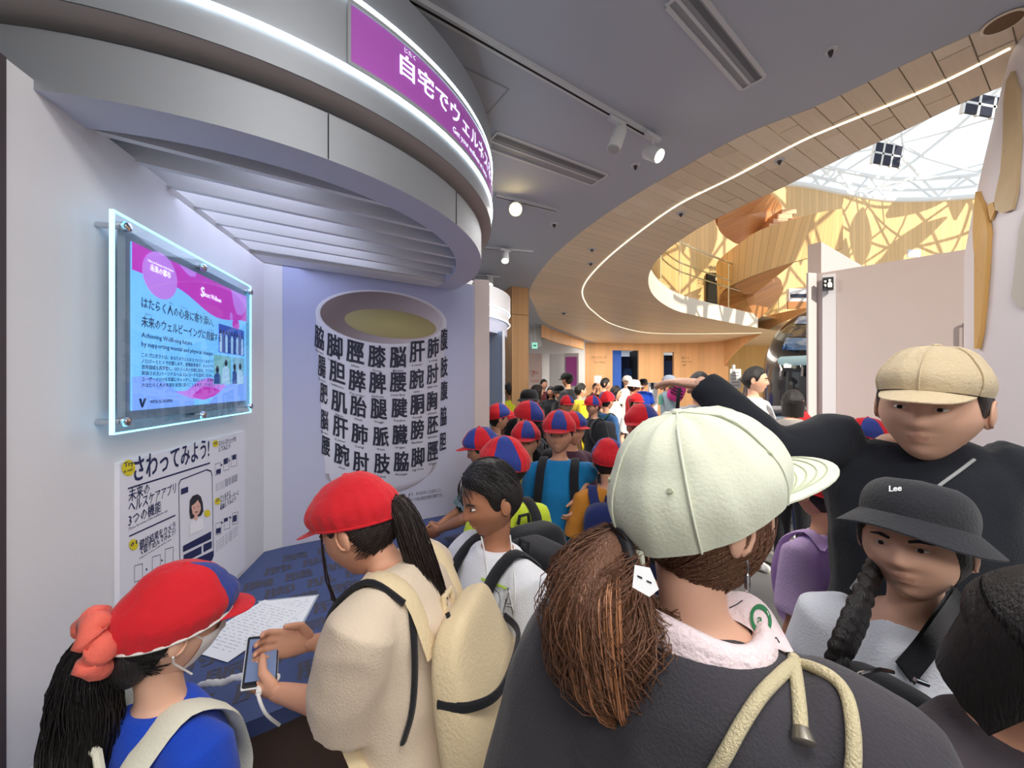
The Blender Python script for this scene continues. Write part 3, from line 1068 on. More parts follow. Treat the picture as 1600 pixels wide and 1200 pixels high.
oak_plank = [wood('oak_plank_%d' % k, c, 50, 0, 0, .09, .45) for k, c in enumerate(((236, 218, 190), (231, 212, 184), (240, 223, 197), (227, 208, 180)))]
soffit = empty('wood_soffit', (0, 0, 0), kind='structure')
NPL = 2.2
# planks one by one where they can be told apart
rr = random.Random(11)
def plank(n0, n1, u00, u01, u10, u11, mat):
    g = .0025
    z = CH + rr.uniform(-.0015, .0015)
    b = MB()
    loop = [un(u00 + g, n0 + g, z), un(u01 - g, n0 + g, z), un(u11 - g, n1 - g, z), un(u10 + g, n1 - g, z)]
    st = [(n0 + rr.random() * 9, u00), (0, 0), (0, 0), (0, 0)]
    base = rr.random() * 40
    st = [(base, u00), (base, u01), (base + n1 - n0, u11), (base + n1 - n0, u10)]
    b.slab(loop, (0, 0, .012), st)
    b.build('plank', mat, soffit, smooth=False)
n = -.6
row = 0
while n < NPL - 1e-6:
    n1 = n + .1
    a0, a1, c0, c1 = uo(n), uo(n1), ui(n), ui(n1)
    cuts = sorted(rr.uniform(.15, .85) for _ in range(1 if row % 3 else 2))
    cuts = [0.] + [c for i, c in enumerate(cuts) if i == 0 or c - cuts[i - 1] > .2] + [1.]
    for i in range(len(cuts) - 1):
        t0, t1 = cuts[i], cuts[i + 1]
        ex0 = lambda t: a0 + (c0 - a0) * t
        ex1 = lambda t: a1 + (c1 - a1) * t
        s0 = ex0(t0) if t0 == 0 else (ex0(t0) + ex1(t0)) / 2
        s1 = ex1(t0) if t0 == 0 else s0
        e0_ = ex0(t1) if t1 == 1 else (ex0(t1) + ex1(t1)) / 2
        e1_ = ex1(t1) if t1 == 1 else e0_
        plank(n, n1, s0, e0_, s1, e1_, oak_plank[rr.randrange(4)])
    n = n1
    row += 1
far_ns = [NPL + .05 * k for k in range(52)] + [4.75] + [4.7501 + .15 * k for k in range(60)]
far_ns = [x for x in far_ns if x <= 4.75] + [x for x in far_ns if x > 4.75]
K2 = len(far_ns) - 1
b = MB()
NU_ = 8
b.grid(lambda u, v: un(uo(far_ns[round(v * K2)]) + (ui(far_ns[round(v * K2)]) - uo(far_ns[round(v * K2)])) * u, far_ns[round(v * K2)], CH + .001), NU_, K2,
       st=lambda u, v: (far_ns[round(v * K2)], uo(far_ns[round(v * K2)]) + (ui(far_ns[round(v * K2)]) - uo(far_ns[round(v * K2)])) * u))
tag(b.build('soffit_surface', oak, soffit, smooth=False), kind='structure')
# inner edge of the opening: fascia up to the upper floor
fas = [-3., -2, -1, 0.] + [.1 + .08 * k for k in range(59)]
fas = [x for x in fas if x < 4.74] + [4.745]
K3 = len(fas) - 1
FL2 = 3.36
edge_pts = [un(ui(x), x, 0) for x in fas]
b = MB()
b.grid(lambda u, v: edge_pts[round(v * K3)] + V((0, 0, CH + (FL2 - CH) * u)), 1, K3)
b.grid(lambda u, v: edge_pts[round(v * K3)] + (-U * .6) * u + V((0, 0, FL2)), 1, K3)
tag(b.build('trim_2', M('fascia_white', (236, 226, 208), .5), smooth=True), kind='structure')
# light line sunk in the soffit
pts = [(1578, 76), (1450, 139), (1300, 200), (1240, 227), (1150, 275), (1060, 320), (1000, 362), (953, 400), (925, 428), (912, 447), (910, 460), (915, 473), (925, 485), (955, 506), (1000, 518.5), (1045, 521.5), (1110, 521.5), (1190, 520.5)]
ln = []
for (x, y) in pts:
    p = P(x, y, (CH - .004 - CAMZ) * FPX / (600 - y))
    ln.append(p)
sm = []
for i in range(len(ln) - 1):
    p0_, p1_, p2_, p3_ = ln[max(i - 1, 0)], ln[i], ln[i + 1], ln[min(i + 2, len(ln) - 1)]
    for k in range(6):
        t = k / 6
        sm.append(.5 * ((2 * p1_) + (p2_ - p0_) * t + (2 * p0_ - 5 * p1_ + 4 * p2_ - p3_) * t * t + (3 * p1_ - p0_ - 3 * p2_ + p3_) * t ** 3))
sm.append(ln[-1])
b = MB()
b.tube(sm, [(.009, .004)] * len(sm), 6, ref=None)
ll = b.build('soffit_light_line', M('line_light', (255, 250, 238), emit=(255, 246, 226), estr=1.3))
tag(ll, 'thin white light line curving through the wooden soffit', 'light strip')

# ------------------------------------------------------------------ ceiling fittings
def ceil(px, py, dz=0.):
    return P(px, py, (CH - dz - CAMZ) * FPX / (600 - py))
def slot(name, label, pa, pb, wid):
    A, B = ceil(*pa), ceil(*pb)
    d = (B - A).normalized()
    s_ = V((d.y, -d.x, 0))
    o = empty(name, (A + B) / 2, 0, label, 'vent')
    for k, (off, hw, m, z) in enumerate(((0, wid / 2, slot_grey, .001), (-wid / 2, .008, ceil_trim, .006), (wid / 2, .008, ceil_trim, .006), (-.012, .006, ceil_trim, .004), (wid * .22, wid * .10, M('slot_dark', (104, 107, 113), .6), .003))):
        b = MB()
        c0_, c1_ = A + s_ * off, B + s_ * off
        b.slab([c0_ - s_ * hw, c1_ - s_ * hw, c1_ + s_ * hw, c0_ + s_ * hw], (0, 0, -z - .001))
        child(b, ('slot_plate', 'slot_frame', 'slot_frame', 'slot_fin', 'slot_opening')[k], m, o, smooth=False)
    for e, q in ((A, -1), (B, 1)):
        b = MB()
        b.slab([e - s_ * wid / 2, e + s_ * wid / 2, e + s_ * wid / 2 + d * .012 * q, e - s_ * wid / 2 + d * .012 * q], (0, 0, -.007))
        child(b, 'slot_frame', ceil_trim, o, smooth=False)
    return o
slot('slot_diffuser', 'long linear ceiling air slot beside the curved wood edge', (1062, -8), (1176, 128), .10)
slot('slot_diffuser', 'linear ceiling air slot behind the purple sign', (768, 218), (936, 280), .16)

def track(name, label, pa, pb):
    A, B = ceil(*pa), ceil(*pb)
    d = (B - A).normalized()
    s_ = V((d.y, -d.x, 0))
    o = empty(name, (A + B) / 2, 0, label, 'light track')
    b = MB()
    b.slab([A - s_ * .018, B - s_ * .018, B + s_ * .018, A + s_ * .018], (0, 0, -.022))
    child(b, 'rail', ceil_trim, o, smooth=False)
    b = MB()
    b.slab([A - s_ * .005 - V((0, 0, .022)), B - s_ * .005 - V((0, 0, .022)), B + s_ * .005 - V((0, 0, .022)), A + s_ * .005 - V((0, 0, .022))], (0, 0, -.001))
    child(b, 'rail_groove', dark_gap, o, smooth=False)
    return A, B
def spot(label, top, aim, L=.11, r=.035, on=True, power=12, drop=.06, glow=None, col=(1, .96, .9), name='track_spotlight'):
    """spotlight hanging from the point top"""
    aim = V(aim).normalized()
    c = V(top) - V((0, 0, drop + .045))
    o = empty(name, top, 0, label, 'spotlight')
    b = MB()
    b.box(V(top) - V((0, 0, .012)), (.12, .03, .022), Matrix.Rotation(.6, 3, 'Z'), .004)
    child(b, 'adapter', ceil_trim, o, smooth=False)
    b = MB()
    b.tube([V(top) - V((0, 0, .02)), c], .008, 8)
    child(b, 'stem', ceil_trim, o)
    b = MB()
    b.tube([c - aim * L * .5, c - aim * L * .42, c + aim * L * .45, c + aim * L * .5], [r * .85, r, r, r * .96], 20)
    child(b, 'lamp_body', M('lamp_white', (214, 214, 212), .45), o)
    b = MB()
    b.tube([c + aim * (L * .5 + .001), c + aim * (L * .5 + .004)], [r * .82, r * .78], 20)
    child(b, 'lamp_face', glow or (lamp_glow if on else M('lamp_off', (180, 180, 176), .2)), o)
    if on:
        light('SPOT', 'lamp_beam', c + aim * (L * .5 + .02), power, col, .03, aim=c + aim, spot=math.radians(80), blend=.7)
    return o
A, B = track('light_track', 'long white ceiling light track ending in two spotlights', (640, -8), (1024, 214))
spot('white track spotlight pointing down-left, its lamp unlit', ceil(964, 186, .022), (-.35, -.1, -1), on=False, L=.12, r=.036)
spot('lit white track spotlight at the end of the long track', ceil(1020, 210, .022), (.5, -.55, -.6), L=.10, r=.038, power=14)
track('light_track', 'short light track above the glaring warm spotlight', (775, 303), (869, 326))
spot('glaring warm spotlight just past the purple sign', ceil(806, 312, .0), (-.05, -1, -.62), L=.12, r=.052, power=26, drop=.02, col=(1, .88, .66), glow=M('lamp_glare', (255, 255, 255), emit=(255, 226, 150), estr=40))
track('light_track', 'short light track over the second booth, nearer one', (744, 384), (832, 392))
spot('small lit spotlight on the nearer short track', ceil(789, 389, .02), (.03, -.5, -.9), L=.13, r=.04, power=8, drop=.03)
track('light_track', 'short light track over the second booth, farther one', (735, 428), (780, 432))
spot('small lit spotlight on the farther short track', ceil(765, 430, .02), (.03, -.5, -.9), L=.14, r=.045, power=8, drop=.03)
spot('bright spotlight shining above the top rim of the canopy', V((-.44, .86, 2.96)), (.08, -.75, -.42), L=.10, r=.034, power=10, drop=.015)
# access hatch and sprinklers
b = MB()
h = [ceil(700, 92), ceil(795, 139), ceil(762, 176), ceil(668, 120)]
o = empty('access_hatch', h[1], 0, 'square access hatch outlined flush in the grey ceiling', 'hatch')
b.slab([p + V((0, 0, -.0004)) for p in h], (0, 0, -.0016))
child(b, 'hatch_panel', grey_ceiling, o, smooth=False)
for i in range(4):
    b = MB()
    p_, q_ = h[i], h[(i + 1) % 4]
    d = (q_ - p_).normalized() * .004
    s_ = V((d.y, -d.x, 0))
    b.slab([p_ - s_ - V((0, 0, .002)), q_ - s_ - V((0, 0, .002)), q_ + s_ - V((0, 0, .002)), p_ + s_ - V((0, 0, .002))], (0, 0, -.001))
    child(b, 'hatch_joint', slot_grey, o, smooth=False)
for (x, y, lab) in ((1298, 78, 'small ceiling sprinkler on the grey ceiling beyond the air slot'), (993, 258, 'small ceiling sprinkler under the end of the light track'), (866, 350, 'small ceiling sprinkler to the right of the glaring lamp'),
                    (925, 389, 'tiny downlight in wood soffit, nearest the grey ceiling edge'), (923, 411, 'tiny downlight in wood soffit beside the light line'), (1218, 250, 'tiny black sensor dot in wood soffit above the opening'), (1064, 333, 'tiny sensor dot in wood soffit below the light line'),
                    (881, 489, 'paired downlight in the low far end of the wood soffit')):
    c = ceil(x, y, .0)
    o = empty('ceiling_sprinkler' if x > 930 or y < 380 else 'downlight', c, 0, lab, 'sprinkler' if x > 930 or y < 380 else 'downlight')
    k = c.y / 4 + .3
    b = MB()
    b.tube([c, c - V((0, 0, .006))], [.034 * k, .03 * k], 16)
    child(b, 'rim', ceil_trim, o)
    b = MB()
    b.tube([c - V((0, 0, .006)), c - V((0, 0, .012)), c - V((0, 0, .03))], [.014 * k, .014 * k, .006 * k], 10)
    child(b, 'head', M('sprinkler_dark', (70, 66, 64), .4), o)
# round timber recess near the right column
c = ceil(1568, 34)
o = empty('round_recess', c, 0, 'dark round recess in the wooden soffit by the petal column', 'downlight')
b = MB()
b.lathe(c, [(.060, -.004), (.05, -.006), (.046, .03)], 40)
child(b, 'rim', oak_plank[2], o)
b = MB()
b.lathe(c, [(.049, -.0045), (.001, -.0045)], 40)
child(b, 'inner_disc', M('recess_brown', (120, 88, 62), .6), o)

# ------------------------------------------------------------------ upper hall: drum wall, dome
AC = V((10.5, 7.6, 0))
sun_oak = wood('oak_wall', (226, 190, 138), .16, .05, .09, .09, .5, dark=.62)
UTOP = 8.24
sm_ = lambda x: max(0., min(1., (x - 3.4) / 1.1)) ** 2 * (3 - 2 * max(0., min(1., (x - 3.4) / 1.1)))
def cat(pts, n):
    pts = [V(p) for p in pts]
    m = len(pts) - 1
    out = []
    for k in range(n + 1):
        x = k / n * m
        i = min(int(x), m - 1)
        t = x - i
        p0_, p1_, p2_, p3_ = pts[max(i - 1, 0)], pts[i], pts[i + 1], pts[min(i + 2, m)]
        out.append(.5 * ((2 * p1_) + (p2_ - p0_) * t + (2 * p0_ - 5 * p1_ + 4 * p2_ - p3_) * t * t + (3 * p1_ - p0_ - 3 * p2_ + p3_) * t ** 3))
    return out
pxd = lambda x, d: V(((x - 800) / FPX * d, d, 0))
WALLP = cat([un(2.9, 2.3, 0), V((.55, 5.4, 0)), V((.9, 8.5, 0)), V((2.3, 10.9, 0)), pxd(1040, 12.1), pxd(1090, 12.7), pxd(1165, 12.9), pxd(1240, 12.7), pxd(1320, 13.3), pxd(1400, 13.8), pxd(1530, 13.5), pxd(1680, 12.4), pxd(1900, 10.5)], 110)
def upright(name, path, z0, z1, mat, kind='structure'):
    b = MB()
    n = len(path) - 1
    L = [0]
    for i in range(n):
        L.append(L[-1] + (path[i + 1] - path[i]).length)
    b.grid(lambda u, v: path[round(u * n)] + V((0, 0, z0 + (z1 - z0) * v)), n, 1, st=lambda u, v: (L[round(u * n)] + .001, v * (z1 - z0)))
    return tag(b.build(name, mat), kind=kind)
upright('wall_upper_hall', WALLP, FL2 - .05, UTOP, sun_oak)
upright('wall_upper_near', [un(2.55, -4, 0), un(2.55, -1, 0), un(2.6, 1, 0), un(2.9, 2.3, 0)], CH + .3, UTOP, sun_oak)
b = MB()
ep, eo = [], []
for x in fas:
    if x > 2.2:
        w_ = sm_(x)
        p = un(ui(x), x, FL2 - .01)
        ep.append(p)
        eo.append(p + (-U * (1 - w_) + NN * w_).normalized() * 3.0)
ep.append(un(14, 4.76, FL2 - .01))
eo.append(un(14, 9.0, FL2 - .01))
K4 = len(ep) - 1
b.grid(lambda u, v: ep[round(v * K4)].lerp(eo[round(v * K4)], u), 1, K4)
tag(b.build('floor_upper', M('upper_floor', (214, 200, 178), .5), smooth=False), kind='structure')

# skylight dome: ring, struts, hanging screens
dome = empty('skylight_dome', AC + V((0, 0, UTOP)), label='glazed skylight dome of white crossing struts over the upper hall', cat='skylight')
white_steel = M('white_steel', (236, 240, 242), .4)
DR, DH = 8.6, 4.4
def dom(a, t):  # t 0 rim .. 1 apex
    ph = t * math.pi / 2
    return AC + V((DR * math.cos(ph) * math.cos(a), DR * math.cos(ph) * math.sin(a), UTOP + .3 + DH * math.sin(ph)))
ringp = [p for p in WALLP[20:]]
for (z, r) in ((UTOP, .09), (UTOP + .35, .05), (UTOP + .75, .07)):
    b = MB()
    b.tube([p + V((0, 0, z)) for p in ringp], r, 8)
    child(b, 'ring_beam', white_steel, dome)
seg, acc_ = [ringp[0]], 0
for i in range(1, len(ringp)):
    acc_ += (ringp[i] - ringp[i - 1]).length
    if acc_ > .62:
        seg.append(ringp[i])
        acc_ = 0
for k in range(len(seg) - 1):
    b = MB()
    z0, z1 = (UTOP, UTOP + .75) if k % 2 else (UTOP + .75, UTOP)
    b.tube([seg[k] + V((0, 0, z0)), seg[k + 1] + V((0, 0, z1))], .035, 6)
    child(b, 'truss_web', white_steel, dome)
for s_ in (1, -1):
    for k in range(18):
        a = 2 * math.pi * (k + (.0 if s_ > 0 else .5)) / 18
        b = MB()
        b.tube([dom(a + s_ * 1.25 * t, .02 + .98 * t) for t in [i / 10 for i in range(11)]], .05, 6)
        child(b, 'strut', white_steel, dome)
for k in range(9):
    a = 2 * math.pi * k / 9 + .2
    b = MB()
    b.tube([dom(a, .02), dom(a + 1.9, .55), dom(a + 3.3, .1)], .04, 6)
    child(b, 'strut', white_steel, dome)
for t in (.12, .3, .5, .7):
    b = MB()
    b.tube([dom(2 * math.pi * k / 60, t) for k in range(60)], .04, 6, closed=True)
    child(b, 'ring_strut', white_steel, dome)
# leaf-shaped panels added over the sun's path to throw broad streaks on the wall
caster_mat = M('shade_caster', (236, 238, 240), .6)
rr = random.Random(6)
for k in range(72):
    rr_, aa_ = 7.8 * math.sqrt(rr.random()), rr.uniform(0, 2 * math.pi)
    cx_, cy_ = AC.x + rr_ * math.cos(aa_), AC.y - .5 + rr_ * math.sin(aa_)
    L_, wd, th_ = rr.uniform(1.0, 1.9), rr.uniform(.28, .55), rr.uniform(.9, 2.0)
    dx_, dy_ = math.cos(th_), math.sin(th_)
    def sf(u, v):
        x = cx_ + dx_ * L_ * (2 * v - 1) - dy_ * wd * (2 * u - 1) * math.sin(math.pi * (.03 + .94 * v))
        y = cy_ + dy_ * L_ * (2 * v - 1) + dx_ * wd * (2 * u - 1) * math.sin(math.pi * (.03 + .94 * v))
        q2 = ((x - AC.x) ** 2 + (y - AC.y) ** 2) / DR ** 2
        return V((x, y, UTOP + .36 + DH * math.sqrt(max(0., 1 - q2))))
    b = MB()
    b.grid(sf, 4, 8)
    b.grid(lambda u, v: sf(u, v) - V((0, 0, .02)), 4, 8, flip=True)
    child(b, 'shade_caster', caster_mat, dome)
dark_glass = M('dark_panel', (36, 40, 62), .3)
for (cx_, cy_, wd, ht, d_, lab) in ((1386, 242, 44, 36, 11.0, 'dark gridded screen panel hanging in the dome'), (1540, 166, 70, 36, 8.0, 'dark gridded screen panel hanging in the dome behind the petal column')):
    o = empty('hanging_screen', P(cx_, cy_, d_), 0, lab, 'screen')
    R = Matrix.Rotation(.18, 3, 'Y')
    sw, sh = wd / FPX * d_, ht / FPX * d_
    for i in range(3):
        for j in range(2):
            b = MB()
            b.box(P(cx_, cy_, d_) + R @ V(((i - 1) * sw / 3, 0, (j - .5) * sh / 2)), (sw / 3 - .06, .05, sh / 2 - .06), R)
            child(b, 'panel', dark_glass, o, smooth=False)
    for i in range(4):
        b = MB()
        b.box(P(cx_, cy_, d_) + R @ V(((i - 1.5) * sw / 3, 0, 0)), (.05, .06, sh), R)
        child(b, 'mullion', white_steel, o, smooth=False)
    b = MB()
    b.box(P(cx_, cy_, d_), (sw, .06, .05), R)
    child(b, 'mullion', white_steel, o, smooth=False)
    for sx in (-.5, .5):
        b = MB()
        t_ = P(cx_, cy_, d_) + R @ V((sx * sw, 0, sh / 2))
        b.tube([t_, t_ + V((sx * .2, .3, 1.6))], .02, 6)
        child(b, 'hanger', white_steel, o)

# doorway upstairs
b = MB()
dd = P(1117, 464, 12.6)
o = empty('upper_doorway', P(1117, 493, 12.6), 0, kind='structure')
b = MB()
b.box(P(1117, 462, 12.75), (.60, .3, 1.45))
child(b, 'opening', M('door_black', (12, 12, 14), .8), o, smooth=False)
b = MB()
b.box(P(1121, 436, 12.5), (.12, .05, .1))
child(b, 'white_box', white_paint, o, smooth=False)
b = MB()
vs, fs, x0, x1 = text2d('Conference', .02, 1)
ct = P(1107, 428, 12.3)
b.add([ct + V((x * .075, 0, y * .09)) for x, y in vs], fs)
vs, fs, x0, x1 = text2d('会議室', .02, 1)
b.add([ct + V((x * .16, 0, y * .2 + .10)) for x, y in vs], fs)
child(b, 'door_lettering', M('brown_ink', (96, 70, 46), .6), o, smooth=False)

# glass railing round the opening
rail = empty('glass_railing', un(ui(3.2), 3.2, FL2), 0, 'glass railing with thin steel rails along the upper floor edge', 'railing')
rs = [x for x in fas if 2.5 < x < 4.74]
rp = [un(ui(x) - .05, x, FL2) for x in rs]
# extra rail points past the end of the edge
rp += [un(ui(4.745) + .3, 4.76, FL2), un(ui(4.745) + 1.2, 4.78, FL2)]
for hgt, r in ((1.02, .022), (.62, .014), (.45, .014)):
    b = MB()
    b.tube([p + V((0, 0, hgt)) for p in rp], r, 6)
    child(b, 'rail', M('rail_steel', (206, 190, 150), .3, metal=.7), rail)
acc, last = 0, None
for i, p in enumerate(rp):
    if last is None or (p - last).length > .85:
        b = MB()
        b.tube([p, p + V((0, 0, 1.02))], .014, 6)
        child(b, 'post', M('rail_steel'), rail)
        if last is not None:
            b = MB()
            d = (p - last)
            n_ = V((d.y, -d.x, 0)).normalized() * .006
            b.slab([last + V((0, 0, .04)) + d * .03, last + d * .97 + V((0, 0, .04)), last + d * .97 + V((0, 0, .95)), last + V((0, 0, .95)) + d * .03], n_)
            child(b, 'glass_pane', M('thin_glass', (240, 240, 225), .03, trans=1., ior=1.08), rail, smooth=False)
        last = p

# ------------------------------------------------------------------ spiral ramp: parapets and undersides
ramp_oak = wood('ramp_oak', (222, 180, 124), .13, .06, .10, .08, .45, dark=.6)
ramp_under = wood('ramp_underside', (204, 142, 88), .10, .06, .07, .05, .45, dark=.68)
def curve(pts, n):
    pts = [V(p) for p in pts]
    out = []
    m = len(pts) - 1
    for k in range(n + 1):
        x = k / n * m
        i = min(int(x), m - 1)
        t = x - i
        p0_, p1_, p2_, p3_ = pts[max(i - 1, 0)], pts[i], pts[i + 1], pts[min(i + 2, m)]
        out.append(.5 * ((2 * p1_) + (p2_ - p0_) * t + (2 * p0_ - 5 * p1_ + 4 * p2_ - p3_) * t * t + (3 * p1_ - p0_ - 3 * p2_ + p3_) * t ** 3))
    return out
def sheet_between(name, A, B, mat, parent, th, n=40, m=6):
    b = MB()
    L = [0]
    for i in range(n):
        L.append(L[-1] + (A[i + 1] - A[i]).length)
    th = V(th)
    b.grid(lambda u, v: A[round(u * n)].lerp(B[round(u * n)], v), n, m, st=lambda u, v: (L[round(u * n)] + .001, v * (A[round(u * n)] - B[round(u * n)]).length))
    b.grid(lambda u, v: A[round(u * n)].lerp(B[round(u * n)], v) + th, n, m, flip=True, st=lambda u, v: (L[round(u * n)] + .001, v))
    for e in (0., 1.):
        b.grid(lambda u, v: A[round(u * n)].lerp(B[round(u * n)], e) + th * v, n, 1, flip=e == 0)
    return child(b, name, mat, parent)
ramp = empty('spiral_ramp', P(1180, 500, 9.0), 0, 'wooden spiral ramp with tall curved parapet climbing from the upper floor', 'ramp')
pA = curve([P(1124, 478, 9.6), P(1126, 464, 9.2), P(1131, 454, 9.0), P(1153, 441, 8.7), P(1181, 429, 8.5), P(1241, 409, 8.3), P(1318, 388, 8.5)], 40)
pB = curve([P(1123, 440, 9.6), P(1122, 412, 9.2), P(1131, 399, 9.0), P(1157, 379, 8.7), P(1191, 358, 8.5), P(1262, 336, 8.3), P(1316, 326, 8.5)], 40)
sheet_between('parapet', pA, pB, ramp_oak, ramp, (.02, .12, 0))
uA = curve([P(1124, 470, 9.5), P(1128, 458, 9.05), P(1153, 442, 8.8), P(1181, 430, 8.6), P(1241, 410, 8.4)], 40)
uB = curve([P(1126, 478, 9.5), P(1141, 489, 9.4), P(1177, 502, 9.6), P(1213, 472, 9.9), P(1224, 452, 10.1)], 40)
uC = curve([P(1224, 452, 10.1), P(1221, 444, 10.1), P(1209, 435, 10.0), P(1210, 427, 9.6), P(1241, 410, 8.45)], 10)
b = MB()
loopU = uA + uC[::-1][1:] + uB[::-1][1:]
cen = P(1178, 460, 9.2)
nl = len(loopU)
def fan(u, v):
    return loopU[round(u * nl) % nl].lerp(cen, v)
def fan_st(u, v):
    p = fan(u, v)
    return (p.z * 1.2 - p.x * .5 + 20, p.x)
b.grid(fan, nl, 5, cu=True, st=fan_st)
b.grid(lambda u, v: fan(u, v) + V((0, .05, .15)), nl, 5, cu=True, st=fan_st, flip=True)
child(b, 'underside', ramp_under, ramp)
ramp2 = empty('spiral_ramp', P(1180, 350, 9.0), 0, 'upper turn of spiral ramp with orange wood underside below the soffit edge', 'ramp')
loop2 = curve([P(1123, 338, 8.8), P(1121, 349, 9.0), P(1125, 362, 9.2), P(1139, 374, 9.4), P(1156, 381, 9.6), P(1178, 366, 9.8), P(1210, 347, 10.2), P(1221, 328, 10.4), P(1220, 319, 10.2), P(1211, 312, 9.8), P(1203, 306, 9.4), P(1206, 296, 9.0), P(1222, 280, 8.6), P(1180, 290, 8.4), P(1140, 318, 8.6), P(1123, 338, 8.8)], 90)
cen2 = P(1170, 335, 9.3)
n2 = len(loop2) - 1
b = MB()
def fan2(u, v):
    return loop2[round(u * n2) % n2].lerp(cen2, v)
b.grid(fan2, n2, 5, cu=True, st=lambda u, v: (fan2(u, v).z * 1.2 - fan2(u, v).x * .6 + 20, fan2(u, v).x))
b.grid(lambda u, v: fan2(u, v) + V((0, .1, .16)), n2, 5, cu=True, flip=True, st=lambda u, v: (fan2(u, v).z * 1.2 + 20, 1))
child(b, 'underside', ramp_under, ramp2)
for k in range(5):
    b = MB()
    b.box(P(1196 + 6.5 * k, 366 - 7.2 * k, 9.7), (.36, .5, .11))
    child(b, 'step', M('step_pink', (232, 186, 150), .5), ramp2, smooth=False)
b = MB()
b.slab([P(1214, 362, 9.9), P(1222, 342, 9.9), P(1282, 334, 9.9), P(1248, 348, 9.9)], (0, .12, 0))
child(b, 'parapet_end', ramp_under, ramp2, smooth=False)
# strip window and bright band behind the ramp
o = empty('strip_window', P(1250, 463, 11.5), 0, 'narrow dark strip window set in a white band above the black pod', 'window')
b = MB()
b.box(P(1262, 466, 11.5), (1.2, .12, .55))
child(b, 'white_band', white_paint, o, smooth=False)
b = MB()
b.box(P(1262, 462, 11.42), (1.0, .04, .10))
child(b, 'dark_glass', dark_glass, o, smooth=False)
b = MB()
b.box(P(1262, 477, 11.42), (1.2, .05, .22))
child(b, 'orange_band', ramp_under, o, smooth=False)

# ------------------------------------------------------------------ far walls of the hall
far_oak = wood('far_oak', (230, 178, 126), .19, .03, .06, .05, .5, dark=.8)
def wall_px(name, pts, z0, z1, mat, th=.12, n=30, kind='structure', z0f=None):
    """vertical wall through (px, depth) points"""
    cs = curve([V(((x - 800) / FPX * d, d, 0)) for x, d in pts], n)
    b = MB()
    L = [0]
    for i in range(n):
        L.append(L[-1] + (cs[i + 1] - cs[i]).length)
    g = lambda u, v, o: cs[round(u * n)] + V((0, o, (z0f(u) if z0f else z0) * (1 - v) + z1 * v))
    b.grid(lambda u, v: g(u, v, 0), n, 1, st=lambda u, v: (L[round(u * n)] + .001, v * (z1 - z0)))
    b.grid(lambda u, v: g(u, v, th), n, 1, flip=True)
    b.grid(lambda u, v: g(u, 1, th * v), n, 1)
    b.grid(lambda u, v: g(0, u, th * v), 1, 1)
    b.grid(lambda u, v: g(1, u, th * v), 1, 1)
    return tag(b.build(name, mat), kind=kind)
white_far = M('white_far', (226, 226, 226), .6)
wall_px('wall_far_left', [(826, 12.0), (870, 12.4), (914, 12.8)], 0, CH, white_far)
wall_px('wall_far_wood', [(913, 13.0), (957, 13.2)], 0, CH + .02, far_oak)
wall_px('wall_far_lintel', [(957, 13.2), (998, 13.3)], 2.78, CH + .02, far_oak)
wall_px('wall_far_mid', [(998, 13.3), (1037, 13.3)], 0, CH + .02, far_oak)
wall_px('trim_3', [(1037, 13.3), (1062, 13.2)], 2.72, CH + .02, far_oak)
wall_px('wall_far_right', [(1053, 13.25), (1095, 13.0), (1138, 12.4)], 0, CH + .02, far_oak)
wall_px('wall_far_bright', [(1120, 14.5), (1200, 14.0), (1300, 13.0), (1400, 12)], 0, CH + .6, wood('sunlit_oak', (236, 196, 128), .19, .03, .05, .05, .5, dark=.8))  # oak toned lighter, so sunlight is put into this wall's colour
wall_px('trim_4', [(1134, 12.4), (1160, 11.4), (1200, 10.4), (1240, 9.6), (1290, 9.)], 2.6, CH + .45, far_oak, z0f=lambda u: 2.22 + 1.1 * (1 - (1 - u) ** 2.2))
# curved bulkhead over the far left passage
wall_px('trim_5', [(846, 9.0), (870, 10.2), (912, 12.2)], 2.72, CH + .01, far_oak)
wall_px('trim_6', [(828, 9.6), (846, 9.6)], 2.55, CH, white_far)
# rooms behind the doorways
o = empty('door_1', P(977, 600, 13.6), 0, kind='structure')
b = MB()
b.box(P(979, 600, 15.4) + V((0, 0, -.3)), (1.9, .1, 2.8))
child(b, 'back_panel', M('night_blue', (26, 44, 80), .4), o, smooth=False)
b = MB()
b.box(P(964, 572, 13.9) + V((0, 0, -.45)), (.30, .06, 2.2))
child(b, 'blue_banner', M('banner_blue', (58, 104, 196), .5, emit=(58, 104, 196), estr=.35), o, smooth=False)
b = MB()
b.lathe(P(985, 596, 15.2) + V((.2, 0, 0)), [(.5, -.5), (.62, 0), (.5, .5)], 24)
child(b, 'exhibit', M('exhibit_blue', (44, 74, 120), .3), o)
b = MB()
b.box(P(992, 600, 14.2) + V((.1, 0, -.2)), (.10, 1.6, 2.9))
child(b, 'side_panel', M('door_dark', (20, 20, 24), .6), o, smooth=False)
o = empty('door_2', P(1045, 600, 13.6), 0, kind='structure')
b = MB()
b.box(P(1047, 600, 14.8) + V((0, 0, -.3)), (1.2, .1, 2.8))
child(b, 'back_panel', M('deep_blue', (28, 58, 116), .4), o, smooth=False)
b = MB()
b.box(P(1046, 560, 13.8), (.26, .1, .18))
child(b, 'dark_sign', M('door_dark'), o, smooth=False)
def far_text(name, label, lines, d, mat, parent=None):
    o = empty(name, P(lines[0][1], lines[0][2], d), 0, label, 'sign')
    b = MB()
    for body, x, y, x1_, h in lines:
        vs, fs, a, c = text2d(body, .012, 1)
        k = (x1_ - x) / FPX * d / (c - a)
        b.add([P(x, y, d) + V(((X - a) * k, 0, Y * h / FPX * d)) for X, Y in vs], fs)
    child(b, 'sign_lettering', mat, o, smooth=False)
    return o
brown_ink = M('brown_ink')
